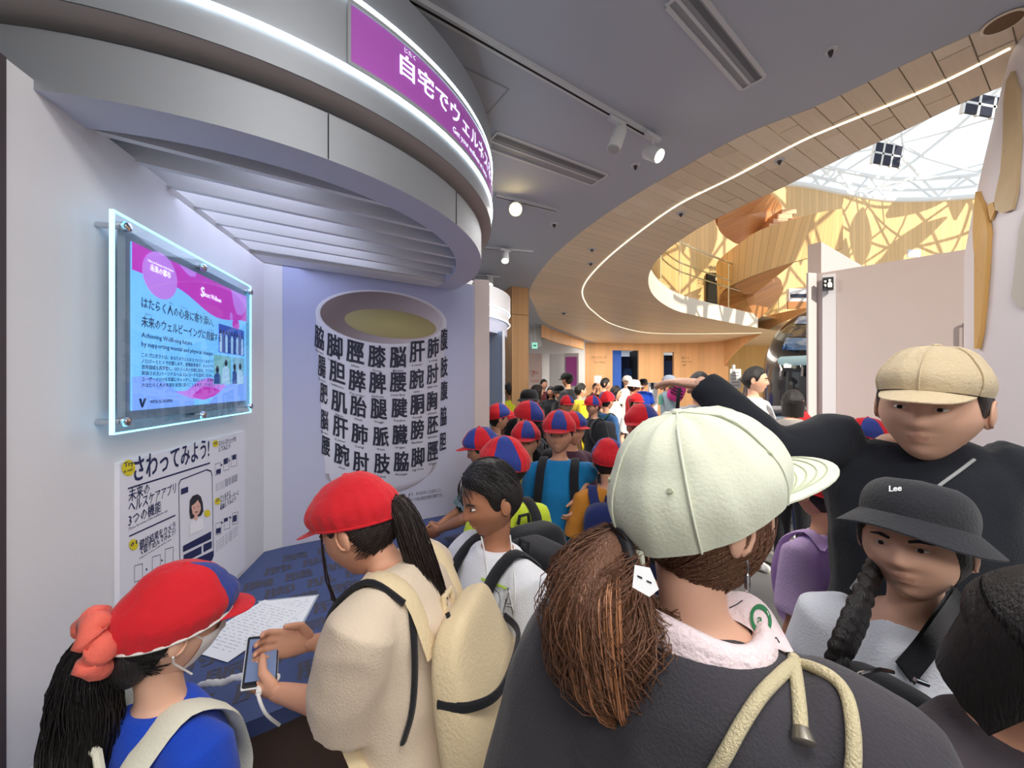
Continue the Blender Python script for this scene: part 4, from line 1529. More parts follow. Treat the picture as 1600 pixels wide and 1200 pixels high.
far_text('wall_sign', 'brown sign lettering on the wood wall left of the dark doorway', [('リボーンチャレンジ', 924, 560, 948, 4.6), ('Reborn Challenge', 928, 567, 945, 3.6)], 12.9, brown_ink)
b = MB()
b.box(P(921, 558, 12.9), (.06, .02, .1))
far_text('wall_sign', 'small brown sign lettering right of the blue doorway', [('展示ゾーン', 1065, 561, 1077, 4.2), ('Exhibition Zone', 1065, 566, 1081, 3.2), ('2F', 1066, 572, 1072, 4)], 12.85, brown_ink)
o = empty('exit_sign', P(835, 540, 9.0), 0, 'green emergency exit sign hanging behind the wooden pillar', 'sign')
b = MB()
b.box(P(835.5, 540, 9.0), (.13, .03, .14))
child(b, 'sign_box', M('exit_green', (150, 220, 200), .4, emit=(140, 224, 200), estr=.6), o, smooth=False)
b = MB()
c = P(835.5, 540, 8.98)
b.poly([c + V((x * .04, 0, z * .04)) for x, z in ((-1, .3), (.1, .3), (.1, .8), (1, 0), (.1, -.8), (.1, -.3), (-1, -.3))])
child(b, 'arrow', M('exit_dark', (20, 120, 80), .5), o, smooth=False)
b = MB()
b.tube([P(835.5, 533, 9.0), P(835.5, 533, 9.0) + V((0, 0, .55))], .008, 6)
child(b, 'hanger', ceil_trim, o)
# white booth with magenta poster at the far left
o = empty('far_booth', P(870, 640, 11.3), 0, 'white exhibition booth panel with a magenta poster at the far end', 'booth')
b = MB()
b.box(P(874, 600, 11.4) + V((0, 0, -.36)), (.58, .12, 2.52), None, .01)
child(b, 'white_panel', white_paint, o, smooth=False)
b = MB()
b.box(P(893, 600, 11.1) + V((0, 0, -.36)), (.42, .10, 2.5), Matrix.Rotation(-.15, 3, 'Z'), .01)
child(b, 'frame_panel', white_paint, o, smooth=False)
b = MB()
b.box(P(892.5, 580, 10.98), (.31, .02, .82), Matrix.Rotation(-.15, 3, 'Z'))
child(b, 'magenta_poster', M('poster_magenta', (196, 88, 178), .5), o, smooth=False)
b = MB()
b.box(P(836, 600, 11.2) + V((0, 0, -.36)), (.40, .1, 2.5))
child(b, 'pink_panel', M('panel_pinkish', (238, 214, 206), .5), o, smooth=False)
b = MB()
for body, x, y, x1_, h in (('？', 829, 588, 836, 12), ('つ', 834, 586, 841, 9), ('いのち', 830, 597, 842, 5)):
    vs, fs, a, c = text2d(body, .01, 1)
    k = (x1_ - x) / FPX * 11.1 / (c - a)
    b.add([P(x, y, 11.1) + V(((X - a) * k, 0, Y * h / FPX * 11.1)) for X, Y in vs], fs)
child(b, 'panel_lettering', M('letter_red', (214, 120, 116), .5), o, smooth=False)
b = MB()
b.box(P(934, 593, 12.7), (.24, .03, .26))
tag(b.build('wall_notice', white_paint, smooth=False), 'white paper notice on the wood wall under the brown lettering', 'notice')
b = MB()
b.box(V((P(1020, 612, 10.5).x, 10.5, .83)), (.22, .12, 1.66))
o2 = b.build('info_pedestal', white_paint, smooth=False)
tag(o2, 'white information pedestal with small dark screen before the wood wall', 'pedestal')
b = MB()
b.box(P(1019.5, 603, 10.42), (.07, .01, .17))
b.build('dark_screen', M('door_dark'), o2, smooth=False)

# ------------------------------------------------------------------ wooden pillar and second booth
pil = empty('pillar_1', P(808, 600, 5.6) * 1, 0, kind='structure')
pil_oak = wood('pillar_oak', (206, 160, 112), .075, .02, .07, .10, .45)
b = MB()
pa_, pb_, pc_ = P(789, 600, 5.75), P(800, 600, 5.5), P(826, 600, 5.62)
ring = [V((p.x, p.y, 0)) for p in (pa_, pb_, pc_)] + [V((pc_.x, pc_.y + .3, 0)), V((pa_.x, pa_.y + .3, 0))]
for z0, z1 in ((0, 2.62), (2.626, CH)):
    b = MB()
    acc = 0
    for i in range(5):
        p_, q_ = ring[i], ring[(i + 1) % 5]
        l_ = (q_ - p_).length
        b.add([p_ + V((0, 0, z0)), q_ + V((0, 0, z0)), q_ + V((0, 0, z1)), p_ + V((0, 0, z1))], [(0, 1, 2, 3)], [(acc + .001, z0), (acc + l_, z0), (acc + l_, z1), (acc + .001, z1)])
        acc += l_
    child(b, 'panel', pil_oak, pil, smooth=False)

bc = V((-1.15, 4.7, 0))
o = empty('second_booth', bc, 0, 'second white booth with round canopy behind the first one', 'booth')
for nm, prof, m in (('upper_ring', [(1.05, 2.46), (1.13, 2.46), (1.13, 2.66), (1.05, 2.68)], white_paint), ('middle_ring', [(1.0, 2.34), (1.11, 2.34), (1.11, 2.45), (1.0, 2.45)], white_paint), ('lower_ring', [(.9, 2.18), (1.09, 2.18), (1.09, 2.33), (.9, 2.33)], soffit_paint)):
    b = MB()
    b.lathe(bc, prof, 64)
    child(b, nm, m, o)
b = MB()
for z in (2.455, 2.335):
    b.lathe(bc, [(1.125, z - .008), (1.132, z), (1.125, z + .008)], 64)
child(b, 'light_strip', M('soft_led', (255, 255, 255), emit=(235, 245, 255), estr=1.6), o)
b = MB()
b.slab([P(757, 600, 4.4) * 1 + V((0, 0, -CAMZ)), P(785, 600, 4.2) + V((0, 0, -CAMZ)), P(785, 600, 4.2) + V((.0, .1, -CAMZ)), P(757, 600, 4.4) + V((0, .1, -CAMZ))], (0, 0, 2.2))
child(b, 'blue_side_wall', M('booth_blue', (186, 204, 232), .5), o, smooth=False)
b = MB()
b.slab([P(785, 600, 4.2) + V((0, -.02, -CAMZ)), P(788.5, 600, 4.2) + V((0, -.02, -CAMZ)), P(788.5, 600, 4.2) + V((0, .1, -CAMZ)), P(785, 600, 4.2) + V((0, .1, -CAMZ))], (0, 0, 2.2))
child(b, 'white_edge', white_paint, o, smooth=False)

# ------------------------------------------------------------------ partition and petal column on the right
part_mat = M('partition_paint', (196, 184, 186), .6, var=(2, .015))
def flat_px(name, a, c, z0, z1, mat, th=.1, off=V((0, 0, 0)), kind=None, parent=None):
    A_, B_ = V(((a[0] - 800) / FPX * a[1], a[1], 0)) + off, V(((c[0] - 800) / FPX * c[1], c[1], 0)) + off
    d = (B_ - A_).normalized()
    n_ = V((-d.y, d.x, 0)) * th
    b = MB()
    b.slab([A_ + V((0, 0, z0)), B_ + V((0, 0, z0)), B_ + V((0, 0, z1)), A_ + V((0, 0, z1))], n_)
    if parent is not None:
        return child(b, name, mat, parent, smooth=False)
    return tag(b.build(name, mat, smooth=False), kind=kind)
flat_px('wall_partition', (1276, 3.9), (1640, 2.9), 0, CAMZ + 1.12, part_mat, .10, kind='structure')
flat_px('wall_partition_fin', (1262, 4.2), (1345, 5.3), 0, CAMZ + 1.52, part_mat, -.12, kind='structure')
flat_px('trim_7', (1263, 3.86), (1276, 3.88), 0, CAMZ + 1.12, M('partition_edge', (200, 194, 198), .5), .02, kind='structure')
flat_px('trim_8', (1285, 3.835), (1306, 3.78), 0, CAMZ + 1.09, M('partition_strip', (206, 206, 216), .5), .01, kind='structure')
# flush door outline in the partition
o = empty('door_3', P(1515, 600, 3.2), 0, kind='structure')
for (a, c, z0, z1) in (((1503, 3.2), (1504.5, 3.196), 0, CAMZ + .50), ((1503, 3.2), (1560, 3.08), CAMZ + .50, CAMZ + .506)):
    flat_px('door_joint', a, c, z0, z1, M('joint_grey', (130, 122, 124), .7), .01, parent=o, off=V((0, -.004, 0)))
o = empty('restroom_sign', P(1294, 443, 3.7), 0, 'small black square sign with white figure on pale partition', 'sign')
c = P(1294, 443, 3.76)
sd = V((.93, -.37, 0)).normalized()
b = MB()
b.slab([c + sd * -.043 + V((0, 0, -.062)), c + sd * .043 + V((0, 0, -.062)), c + sd * .043 + V((0, 0, .062)), c + sd * -.043 + V((0, 0, .062))], V((.02, .03, 0)))
child(b, 'sign_plate', M('sign_black', (30, 32, 44), .5), o, smooth=False)
b = MB()
q = lambda x, z: c - V((.006, .008, 0)) + sd * x + V((0, 0, z))
b.poly([q(.012 + .011 * math.cos(t), .030 + .011 * math.sin(t)) for t in [k * .52 for k in range(12)]])
b.poly([q(*p) for p in ((-.002, -.04), (.03, -.04), (.032, -.005), (.02, .016), (.004, .016), (-.006, -.005))])
b.poly([q(*p) for p in ((-.032, .03), (-.014, .03), (-.014, .012), (-.032, .012))])
b.poly([q(*p) for p in ((-.034, -.012), (-.022, -.002), (-.012, -.022), (-.022, -.034))])
child(b, 'sign_symbol', M('sign_mark', (236, 236, 240), .5), o, smooth=False)
# paper stuck on the far wall above the partition
b = MB()
b.box(P(1428, 396, 8.0), (.27, .02, .16))
tag(b.build('paper_notice', paper, smooth=False), 'white paper showing just above the top edge of the partition', 'notice')

col_c = V((1.8 * 1.35, 1.35, 0))
petal_col = empty('petal_column', col_c, 0, 'wide pale column wrapped with translucent wooden petal shapes', 'column')
def colr(z):
    t = max(0, (z - 2.2) / .82)
    return .545 - .125 * t ** 1.15
b = MB()
zz = [0, .5, 1, 1.5, 2.0, 2.2, 2.4, 2.6, 2.8, 3.02]
b.lathe(col_c, [(colr(z), z) for z in zz], 64)
child(b, 'shaft', M('column_white', (238, 230, 232), .45), petal_col)
def petal(px_pts, mat, proud):
    """flat leaf hugging the shaft: outline in (angle, z) found from pixel points"""
    b = MB()
    out = []
    for (x, y) in px_pts:
        r = V(((x - 800) / FPX, 1, (600 - y) / FPX))
        best = None
        t = .8
        hit = None
        while t < 2.6:
            p = V((0, 0, CAMZ)) + r * t
            if (p.xy - col_c.xy).length < colr(p.z) + proud:
                hit = p
                break
            t += .004
        if hit is None:
            tt = (col_c.x * r.x + col_c.y) / (r.x ** 2 + 1)
            p = V((0, 0, CAMZ)) + r * tt
            d = (p.xy - col_c.xy).normalized() * (colr(p.z) + proud)
            hit = V((col_c.x + d.x, col_c.y + d.y, p.z))
        out.append(hit)
    n = len(out)
    cen = sum(out, V()) / n
    def push(p):
        d = (p.xy - col_c.xy)
        d = d.normalized() * (colr(p.z) + proud)
        return V((col_c.x + d.x, col_c.y + d.y, p.z))
    b.grid(lambda u, v: push(out[round(u * n) % n].lerp(cen, v * .98)), n, 4, cu=True, st=lambda u, v: (push(out[round(u * n) % n].lerp(cen, v * .98)).x, push(out[round(u * n) % n].lerp(cen, v * .98)).z))
    b.grid(lambda u, v: push(out[round(u * n) % n].lerp(cen, .0)) + (V((col_c.x, col_c.y, 0)) - V((out[round(u * n) % n].x, out[round(u * n) % n].y, 0))).normalized() * (proud * v), n, 1, cu=True, flip=True)
    child(b, 'petal', mat, petal_col)
pet_a = wood('petal_tan', (204, 178, 138), .3, .0, .0, .12, .4)
pet_b = wood('petal_amber', (222, 176, 106), .3, .0, .0, .12, .4)
pet_c = wood('petal_grey', (206, 198, 186), .3, .0, .0, .10, .4)
petal([(1580, 112), (1573, 125), (1568, 160), (1567, 220), (1563, 280), (1553, 315), (1556, 328), (1567, 333), (1580, 328), (1588, 300), (1592, 220), (1590, 140)], pet_a, .012)
petal([(1524, 300), (1534, 322), (1541, 340), (1544, 365), (1540, 420), (1536, 470), (1532, 520), (1526, 545), (1522, 545), (1522, 400)], pet_b, .016)
petal([(1600, 330), (1593, 360), (1586, 420), (1581, 462), (1590, 478), (1602, 482), (1612, 460), (1612, 340)], pet_c, .012)
petal([(1543, 320), (1552, 316), (1556, 328), (1548, 345), (1545, 336)], pet_b, .009)

# ------------------------------------------------------------------ black exhibition pod
pod_c = V(((1316 - 800) / FPX * 6.2, 6.2, 0))
pod = empty('capsule_pod', pod_c, 0, 'glossy black capsule pod with glass nose, half behind the pale partition', 'exhibit')
pod_black = M('pod_black', (28, 32, 40), .22, coat=.6)
b = MB()
b.ell(pod_c + V((0, 0, 1.42)), (.88, 1.3, 1.50), None, 40, 26, .8, .75)
child(b, 'shell', pod_black, pod)
b = MB()
arcp = []
for k in range(25):
    t = math.radians(92 + 130 * k / 24)
    arcp.append(pod_c + V((.93 * abs(math.cos(t)) ** .8 * math.copysign(1, math.cos(t)), -.75, 1.42 + 1.50 * abs(math.sin(t)) ** .75 * math.copysign(1, math.sin(t)))))
b.tube(arcp, .045, 8)
child(b, 'white_rim', white_paint, pod)
pod_blue = M('pod_glass', (120, 160, 214), .08, spec=.8, coat=.8, var=(2.5, .45), stretch=(1, 1, 3))
pod_dark = M('pod_dark_glass', (44, 58, 80), .1, spec=.8, coat=.6)
def shell_pt(px, py, k=1.012):
    """first point where the sight ray enters the shell, so panels follow its surface"""
    r = V(((px - 800) / FPX, 1, (600 - py) / FPX))
    t = 4.5
    while t < 6.4:
        p = V((0, 0, CAMZ)) + r * t - (pod_c + V((0, 0, 1.42)))
        h = (abs(p.x / .88) ** (2 / .8) + abs(p.y / 1.3) ** (2 / .8)) ** (.8 / .75) + abs(p.z / 1.50) ** (2 / .75)
        if h < k:
            return p + pod_c + V((0, 0, 1.42))
        t += .01
    return V((0, 0, CAMZ)) + r * 6.2
def pod_patch(name, x0f, x1, y0, y1, mat, k, nu=14, nv=8):
    b = MB()
    b.grid(lambda u, v: shell_pt(x0f(v) + (x1 - x0f(v)) * u, y0 + (y1 - y0) * v, k), nu, nv, flip=True)
    child(b, name, mat, pod)
ex = lambda y: 1206 + 46 * max(0, 1 - ((y - 490) / 85) ** .6) if y < 575 else 1206
lf = lambda y0, y1: (lambda v: ex(y0 + (y1 - y0) * v) + 5)
pod_patch('glass_panel', lf(494, 506), 1300, 494, 506, pod_blue, 1.03)
pod_patch('dark_panel', lf(508, 526), 1300, 508, 526, pod_dark, 1.03)
pod_patch('glass_panel', lf(528, 547), 1300, 528, 547, pod_blue, 1.03)
b = MB()
cc = shell_pt(1240, 564, 1.05)
b.tube([shell_pt(1222, 564, 1.10), shell_pt(1260, 563, 1.10), shell_pt(1290, 563, 1.1)], .075, 16)
child(b, 'light_tube', M('tube_pale', (176, 208, 216), .25, emit=(170, 206, 220), estr=.3), pod)
b = MB()
b.box(shell_pt(1231, 572, 1.12), (.10, .04, .05))
child(b, 'lamp', M('pod_lamp', (255, 250, 230), emit=(255, 250, 225), estr=2.5), pod, smooth=False)
for (x, y0, y1) in ((1219, 566, 588), (1252, 566, 588), (1262, 568, 590)):
    b = MB()
    b.tube([shell_pt(x, y0, 1.12), shell_pt(x + 2, (y0 + y1) / 2, 1.08), shell_pt(x + 1, y1, 1.1)], .02, 8)
    child(b, 'handle', chrome, pod)
b = MB()
b.box(pod_c + V((0, -.3, .12)), (2.0, 2.2, .24), None, .03)
child(b, 'plinth', M('plinth_grey', (150, 152, 156), .5), pod, smooth=False)
# ------------------------------------------------------------------ people
SK = {
    'light': M('skin_light', (226, 178, 152), .5, spec=.35, var=(9, .03)),
    'mid': M('skin_mid', (206, 152, 124), .5, spec=.35, var=(9, .03)),
    'tan': M('skin_tan', (176, 122, 94), .5, spec=.35, var=(9, .03)),
}
lip_mat = M('lip', (214, 160, 138), .5, spec=.35)
eye_white = M('eye_white', (232, 228, 224), .25)
eye_dark = M('eye_dark', (34, 24, 22), .15)
H_BLACK = M('hair_black', (28, 25, 26), .42, spec=.5, bump=(60, .5), stretch=(6, 6, .6))
H_DARK = M('hair_dark', (44, 34, 32), .42, spec=.5, bump=(60, .5), stretch=(6, 6, .6))
H_BROWN = M('hair_brown', (92, 62, 48), .42, spec=.5, bump=(60, .5), stretch=(6, 6, .6))

def cloth(name, col=(128, 128, 128), bump=.25, sc=220, var=.05):
    return M('cloth_' + name, col, .85, spec=.2, sheen=.15, var=(7, var), bump=(sc, bump))
cap_red = cloth('cap_red', (206, 36, 46), .3, 60)
cap_blue = cloth('cap_blue', (52, 66, 140), .3, 60)
cap_white = cloth('cap_white', (226, 224, 220))

def sm01(x):
    x = max(0., min(1., x))
    return x * x * (3 - 2 * x)

def head_pt(x, y, z):
    """unit sphere direction -> head surface, half head height = 1, face towards +y"""
    jaw = sm01((-z - .12) / .88)
    X = x * (.70 - .20 * jaw) * (1 - .06 * sm01((z - .5) / .5))
    Y = y * .84
    if y < 0:
        Y *= 1 - .42 * sm01((-z - .05) / .8)
    else:
        Y *= .93 - .02 * jaw
    if y > 0:
        f = min(1, y * 1.8)
        ax = abs(X)
        # nose
        rz = sm01((.16 - z) / .42) * (1 - sm01((-z - .27) / .09))
        Y += .145 * rz * math.exp(-(X / (.085 + .06 * rz)) ** 2) * f
        # eye sockets and brow
        Y -= .075 * math.exp(-((ax - .25) / .13) ** 2 - ((z - .04) / .10) ** 2) * f
        Y += .03 * math.exp(-((ax - .22) / .2) ** 2 - ((z - .19) / .08) ** 2) * f
        # cheeks, lips, chin
        Y += .035 * math.exp(-((ax - .32) / .16) ** 2 - ((z + .22) / .16) ** 2) * f
        Y += .055 * math.exp(-(X / .19) ** 2 - ((z + .47) / .045) ** 2) * f
        Y += .05 * math.exp(-(X / .16) ** 2 - ((z + .56) / .045) ** 2) * f
        Y -= .03 * math.exp(-(X / .2) ** 2 - ((z + .515) / .018) ** 2) * f
        Y += .085 * math.exp(-(X / .2) ** 2 - ((z + .82) / .13) ** 2) * f
    return V((X, Y, z))

def sph(az, z):
    """az from front (degrees, + towards the person's right), z height on the unit sphere"""
    r = math.sqrt(max(0, 1 - z * z))
    t = math.radians(az)
    return r * math.sin(t), r * math.cos(t), z

HAIRLINE = {
    'short': [(0, .56), (35, .52), (58, .36), (68, -.02), (78, -.12), (90, .05), (100, -.25), (125, -.62), (180, -.70)],
    'woman': [(0, .50), (35, .40), (55, .15), (66, -.25), (80, -.5), (100, -.62), (125, -.72), (180, -.80)],
    'fringe': [(0, .26), (40, .24), (58, .1), (68, -.2), (80, -.3), (95, -.1), (110, -.5), (130, -.66), (180, -.75)],
    'tied': [(0, .55), (35, .50), (58, .34), (72, .05), (84, .12), (96, .02), (112, -.45), (140, -.68), (180, -.72)],
}

class Person:
    def __init__(s, label, at, H, face, head=(0, 0, 0), skin='light', res=0, child=False, lean=0., lift=0., group=None, hh=None, headoff=(0, 0, 0), neck=True, shl=1.0, tw=1.0):
        """at = floor point under the head; H standing height; face = heading in degrees (0 away from the camera, clockwise)"""
        s.H, s.res, s.child = H, res, child
        s.hh = hh or H / (6.6 if child else 7.4)
        s.tw = tw
        s.root = empty('person', (at[0], at[1], 0), face, label, 'person', group)
        s.skin = SK[skin]
        s.Rw = Matrix.Rotation(-math.radians(face), 3, 'Z')
        s.lean = math.radians(lean)
        s.hipz = H * .50
        hz = H - s.hh * .5 - s.hipz
        # pivot so that the head ends above `at` when leaning
        s.shift = V((0, -math.sin(s.lean) * hz, 0))
        s.head_c = V((0, .012, H - s.hh * .5)) 
        s.head_c = s.up(s.head_c) + V(headoff)
        s.HR = rotm(*head)
        s.h2 = s.hh / 2
        s.sh = {}
        k = .094 * shl * (1.03 if child else 1)
        s.shw = k * H
        for sd, n in ((-1, 'L'), (1, 'R')):
            s.sh[n] = s.up(V((sd * s.shw, -.01 * H, H - s.hh * 1.46)))
        s.arms = {}
        s.hands = []
        s.legs = True

    def up(s, p):
        """local upper-body point after leaning about the hips"""
        q = p - V((0, 0, s.hipz))
        c, n = math.cos(s.lean), math.sin(s.lean)
        return V((q.x, q.y * c + q.z * n, s.hipz + q.z * c - q.y * n)) + s.shift

    def W(s, p):
        """world -> local"""
        p = V(p)
        return s.Rw.transposed() @ (p - s.root.location)

    def hp(s, x, y, z):
        return s.head_c + s.HR @ (V((x, y, z)) * s.h2)

    def arm(s, n, elbow=None, wrist=None, hand=None, palm=None, curl=.35, thumb=None, splay=.05):
        H = s.H
        sd = -1 if n == 'L' else 1
        S_ = s.sh[n]
        if elbow == 'fold':      # forearms across the front
            elbow = S_ + V((sd * .035 * H, .03 * H, -.155 * H))
            wrist = elbow + V((-sd * .10 * H, .10 * H, .02 * H))
        elif elbow == 'up':      # hands near the face
            elbow = S_ + V((sd * .03 * H, .10 * H, -.10 * H))
            wrist = s.head_c + V((sd * .03 * H, .10 * H, -.01 * H))
        elif elbow is None:
            elbow = S_ + V((sd * .03 * H, -.012 * H, -.165 * H))
            wrist = elbow + V((sd * .004 * H, .035 * H, -.135 * H))
        d = (V(wrist) - V(elbow)).normalized()
        s.arms[n] = (V(S_), V(elbow), V(wrist))
        hd = V(hand) if hand is not None else d
        pn = V(palm) if palm is not None else V((-sd, 0, 0))
        pn = (pn - hd * pn.dot(hd))
        pn = pn.normalized() if pn.length > 1e-4 else V((0, 0, -1))
        lat = hd.cross(pn).normalized()
        if thumb is not None:
            if lat.dot(V(thumb)) < 0:
                lat = -lat
        elif lat.y < 0:
            lat = -lat
        s.hands.append((V(wrist), hd.normalized(), pn, lat, curl, splay))

    def make_hand(s, w, d, pn, lat, curl, splay):
        L = s.hh * .80
        b = MB()
        q = lambda a, c, e: w + d * (a * L) + lat * (c * L) + pn * (e * L)
        pw, pt = .205, .075
        n = 12 if s.res == 2 else 8
        b.tube([q(-.12, 0, 0), q(.0, 0, 0), q(.12, .01, 0), q(.30, .0, .0), q(.46, -.005, 0), q(.50, -.005, 0)], [(.115 * L, .085 * L), (.125 * L, .085 * L), (.17 * L, .09 * L), (pw * L, .085 * L), (pw * L, .07 * L), (pw * .9 * L, .05 * L)], n, ref=lat)
        for i, (o, ln) in enumerate(((.155, .44), (.055, .50), (-.05, .46), (-.15, .36))):
            p = q(.44, o * .95, 0)
            ang = 0.
            pts, rad = [p], [.052 * L]
            sp = (o / .15) * splay * 1.5
            fd = (d + lat * sp).normalized()
            for k, (f, ca) in enumerate(((.46, .55), (.30, 1.0), (.24, .8))):
                ang += curl * ca * 1.25
                dd = fd * math.cos(ang) + pn * math.sin(ang)
                p = p + dd * (ln * f * L)
                pts.append(p)
                rad.append((.048, .043, .034)[k] * L)
            pts.append(pts[-1] + (pts[-1] - pts[-2]).normalized() * .02 * L)
            rad.append(.015 * L)
            b.tube(pts, rad, 8)
        # thumb leaves the side of the palm near its base
        td = (d * .72 + lat * .62 + pn * .30 * (0.4 + curl)).normalized()
        t0 = q(.06, .10, .02)
        t1 = t0 + td * .24 * L
        td2 = (d * .9 + lat * (.30 - .5 * curl) + pn * (.25 + .6 * curl)).normalized()
        t2 = t1 + td2 * .17 * L
        t3 = t2 + td2 * .12 * L
        b.tube([t0, t1, t2, t3, t3 + td2 * .015 * L], [.075 * L, .062 * L, .052 * L, .038 * L, .016 * L], 8)
        if s.res == 0:
            return b.v, b.f
        return remesh(b, L * (.02 if s.res == 2 else .032), 2, .5)

    def torso(s, b, g=0., gz=0., low=None, wide=1.0, n=20, shoulders=True, neckr=None, topdrop=0.):
        H, hh = s.H, s.hh
        tw = s.tw * wide
        z_sh = H - hh * 1.44
        rings = [(.50 * H if low is None else low, .094 * tw, .068), (.54 * H, .090 * tw, .064), (.62 * H, .078 * tw, .058), (.70 * H, .086 * tw, .062), (.76 * H, .094 * tw, .062)]
        rings = [r for r in rings if r[0] < z_sh - .04 * H and (low is None or r[0] >= low)]
        pts, rad = [], []
        for z, a, c in rings:
            pts.append(s.up(V((0, 0, z))))
            rad.append((a * H + g, c * H + g))
        w_ = s.shw / H
        for dz, a, c, gg in ((-.035, w_ * 1.0, .056, 1), (.006, w_ * .86, .046, .9), (.026, w_ * .62, .040, .7), (.042, max(w_ * .42, .037), .036, .4)):
            pts.append(s.up(V((0, -.008 * H, z_sh + dz * H - topdrop))))
            rad.append((a * H + g * gg, c * H + g * gg))
        b.tube(pts, rad, n, ref=(1, 0, 0))

    def body(s, bare_torso=False):
        H, hh = s.H, s.hh
        vox = (.016, .011, .0075)[s.res] * (1 if s.res == 2 else 1)
        b = MB()
        s.torso(b, -.004)
        nb = s.up(V((0, -.004 * H, H - hh * 1.36)))
        hd_ = s.head_c + s.HR @ V((0, -.055 * hh, -.25 * hh))
        b.tube([nb - V((0, 0, .03 * H)), nb, nb.lerp(hd_, .5), hd_], [hh * .27, hh * .225, hh * .185, hh * .20], 14)
        for n, (S_, E, W_) in s.arms.items():
            r = H * (1.0 if not s.child else .95)
            d1, d2 = (E - S_), (W_ - E)
            b.tube([S_ - d1 * .08, S_, S_ + d1 * .35, S_ + d1 * .8, E, E + d2 * .25, E + d2 * .6, W_, W_ + d2.normalized() * .02],
                   [.024 * r, .030 * r, .029 * r, .024 * r, .0225 * r, .0235 * r, .0195 * r, .0145 * r, .013 * r], 12)
        sgn = (-1, 1)
        s.feet = []
        if s.legs:
            for sd in sgn:
                x = sd * .052 * H
                hip, kn, an = V((x, s.shift.y, .50 * H)), V((x * 1.05, s.shift.y + .01 * H, .275 * H)), V((x * 1.08, s.shift.y - .005 * H, .045 * H))
                b.tube([hip, hip.lerp(kn, .4), kn, kn.lerp(an, .3), kn.lerp(an, .7), an, an - V((0, 0, .02 * H))], [.050 * H, .044 * H, .030 * H, .031 * H, .022 * H, .018 * H, .019 * H], 12)
                s.feet.append(an)
        vs, fs = remesh(b, vox, 4)
        o = MB()
        o.add(vs, fs)
        # head
        NU, NV = ((28, 20), (40, 30), (72, 56))[s.res]
        vl, cl = [], []
        lipf = lambda x, z: abs(x) < .24 and -.61 < z < -.43
        zs = [-math.cos(math.pi * (j + .5) / NV) for j in range(NV)]
        for z in zs:
            for i in range(NU):
                vl.append(s.hp(*head_pt(*sph(360 * i / NU, z))))
        vl.append(s.hp(*head_pt(0, 0, -1)))
        vl.append(s.hp(*head_pt(0, 0, 1)))
        fl, ml = [], []
        for j in range(NV - 1):
            for i in range(NU):
                k = (i + 1) % NU
                fl.append((j * NU + k, j * NU + i, (j + 1) * NU + i, (j + 1) * NU + k))
                az = 360 * (i + .5) / NU
                az = az - 360 if az > 180 else az
                zc = (zs[j] + zs[j + 1]) / 2
                wid = 17 * max(0, 1 - ((zc + .515) / .095) ** 2)
                ml.append(1 if abs(az) < wid and abs(zc + .515) < .095 else 0)
        for i in range(NU):
            k = (i + 1) % NU
            fl.append((len(vl) - 2, i, k))
            fl.append((len(vl) - 1, (NV - 1) * NU + k, (NV - 1) * NU + i))
            ml += [0, 0]
        o.add(vl, fl, None, None, ml)
        for sd in (-1, 1):   # ears
            R = s.HR @ Matrix.Rotation(sd * .35, 3, 'Z')
            o.ell(s.hp(sd * .70, -.04, -.06), (.07 * s.h2, .15 * s.h2, .25 * s.h2), R, 12, 8)
            o.tube([s.hp(sd * (.74), -.04 + .13 * math.sin(t), -.04 + .22 * math.cos(t)) for t in [k * .6 - .6 for k in range(7)]], .028 * s.h2, 6)
        for h in s.hands:
            vs, fs = s.make_hand(*h)
            o.add(vs, fs)
        s.body_o = o.build('body', [s.skin, lip_mat], s.root, ang=180)
        for sd in (-1, 1):
            e = MB()
            e.cur = 0
            e.ell(s.hp(sd * .25, .655, .035), (.095 * s.h2, .10 * s.h2, .036 * s.h2), s.HR, 12, 8)
            e.cur = 1
            e.ell(s.hp(sd * .25, .728, .035), (.046 * s.h2, .034 * s.h2, .037 * s.h2), s.HR, 10, 6)
            e.build('eye', [eye_white, eye_dark], s.root)
            if s.res:
                e = MB()
                e.tube([s.hp(sd * .12, .80, .155), s.hp(sd * .25, .78, .20), s.hp(sd * .40, .66, .165)], [.022 * s.h2, .030 * s.h2, .014 * s.h2], 6)
                e.build('eyebrow', s.hair_mat if hasattr(s, 'hair_mat') else H_BLACK, s.root)
        return s

    def garment(s, name, b, vox, mat, cuts=(), fold=0., freq=9., it=5, seed=0, solid=True):
        vs, fs = remesh(b, vox, it)
        vs = vs.copy()
        if fold:
            me = bpy.data.meshes.new('t')
            me.from_pydata(vs.tolist(), [], fs)
            nr = np.empty(len(vs) * 3, dtype=np.float32)
            me.vertices.foreach_get('normal', nr)
            nr = nr.reshape(-1, 3)
            bpy.data.meshes.remove(me)
            sdv = V((seed * 3.1, seed * 1.7, 0))
            for i in range(len(vs)):
                p = V(vs[i])
                a = noise.noise(V((p.x * freq, p.y * freq, p.z * freq * .45)) + sdv)
                c = 1 - 2 * abs(noise.noise(V((p.x * freq * .8 + p.z * freq * .5, p.y * freq * .8, p.z * freq * .7)) + sdv * 2))
                vs[i] += nr[i] * (fold * (.7 * a + .5 * c - .2))
        if cuts:
            out = []
            for f in fs:
                c = V(np.mean(vs[list(f)], axis=0))
                a, d = V(vs[f[1]]) - V(vs[f[0]]), V(vs[f[2]]) - V(vs[f[0]])
                nrm = a.cross(d)
                nrm = nrm.normalized() if nrm.length > 0 else V((0, 0, 1))
                keep = True
                for (cp, cn, rad) in cuts:
                    dn = (c - cp).dot(cn)
                    if (c - cp).length < rad and -vox * 1.3 < dn < vox * 1.5 and nrm.dot(cn) > .6:
                        keep = False
                        break
                if keep:
                    out.append(f)
            fs = out
        o = MB()
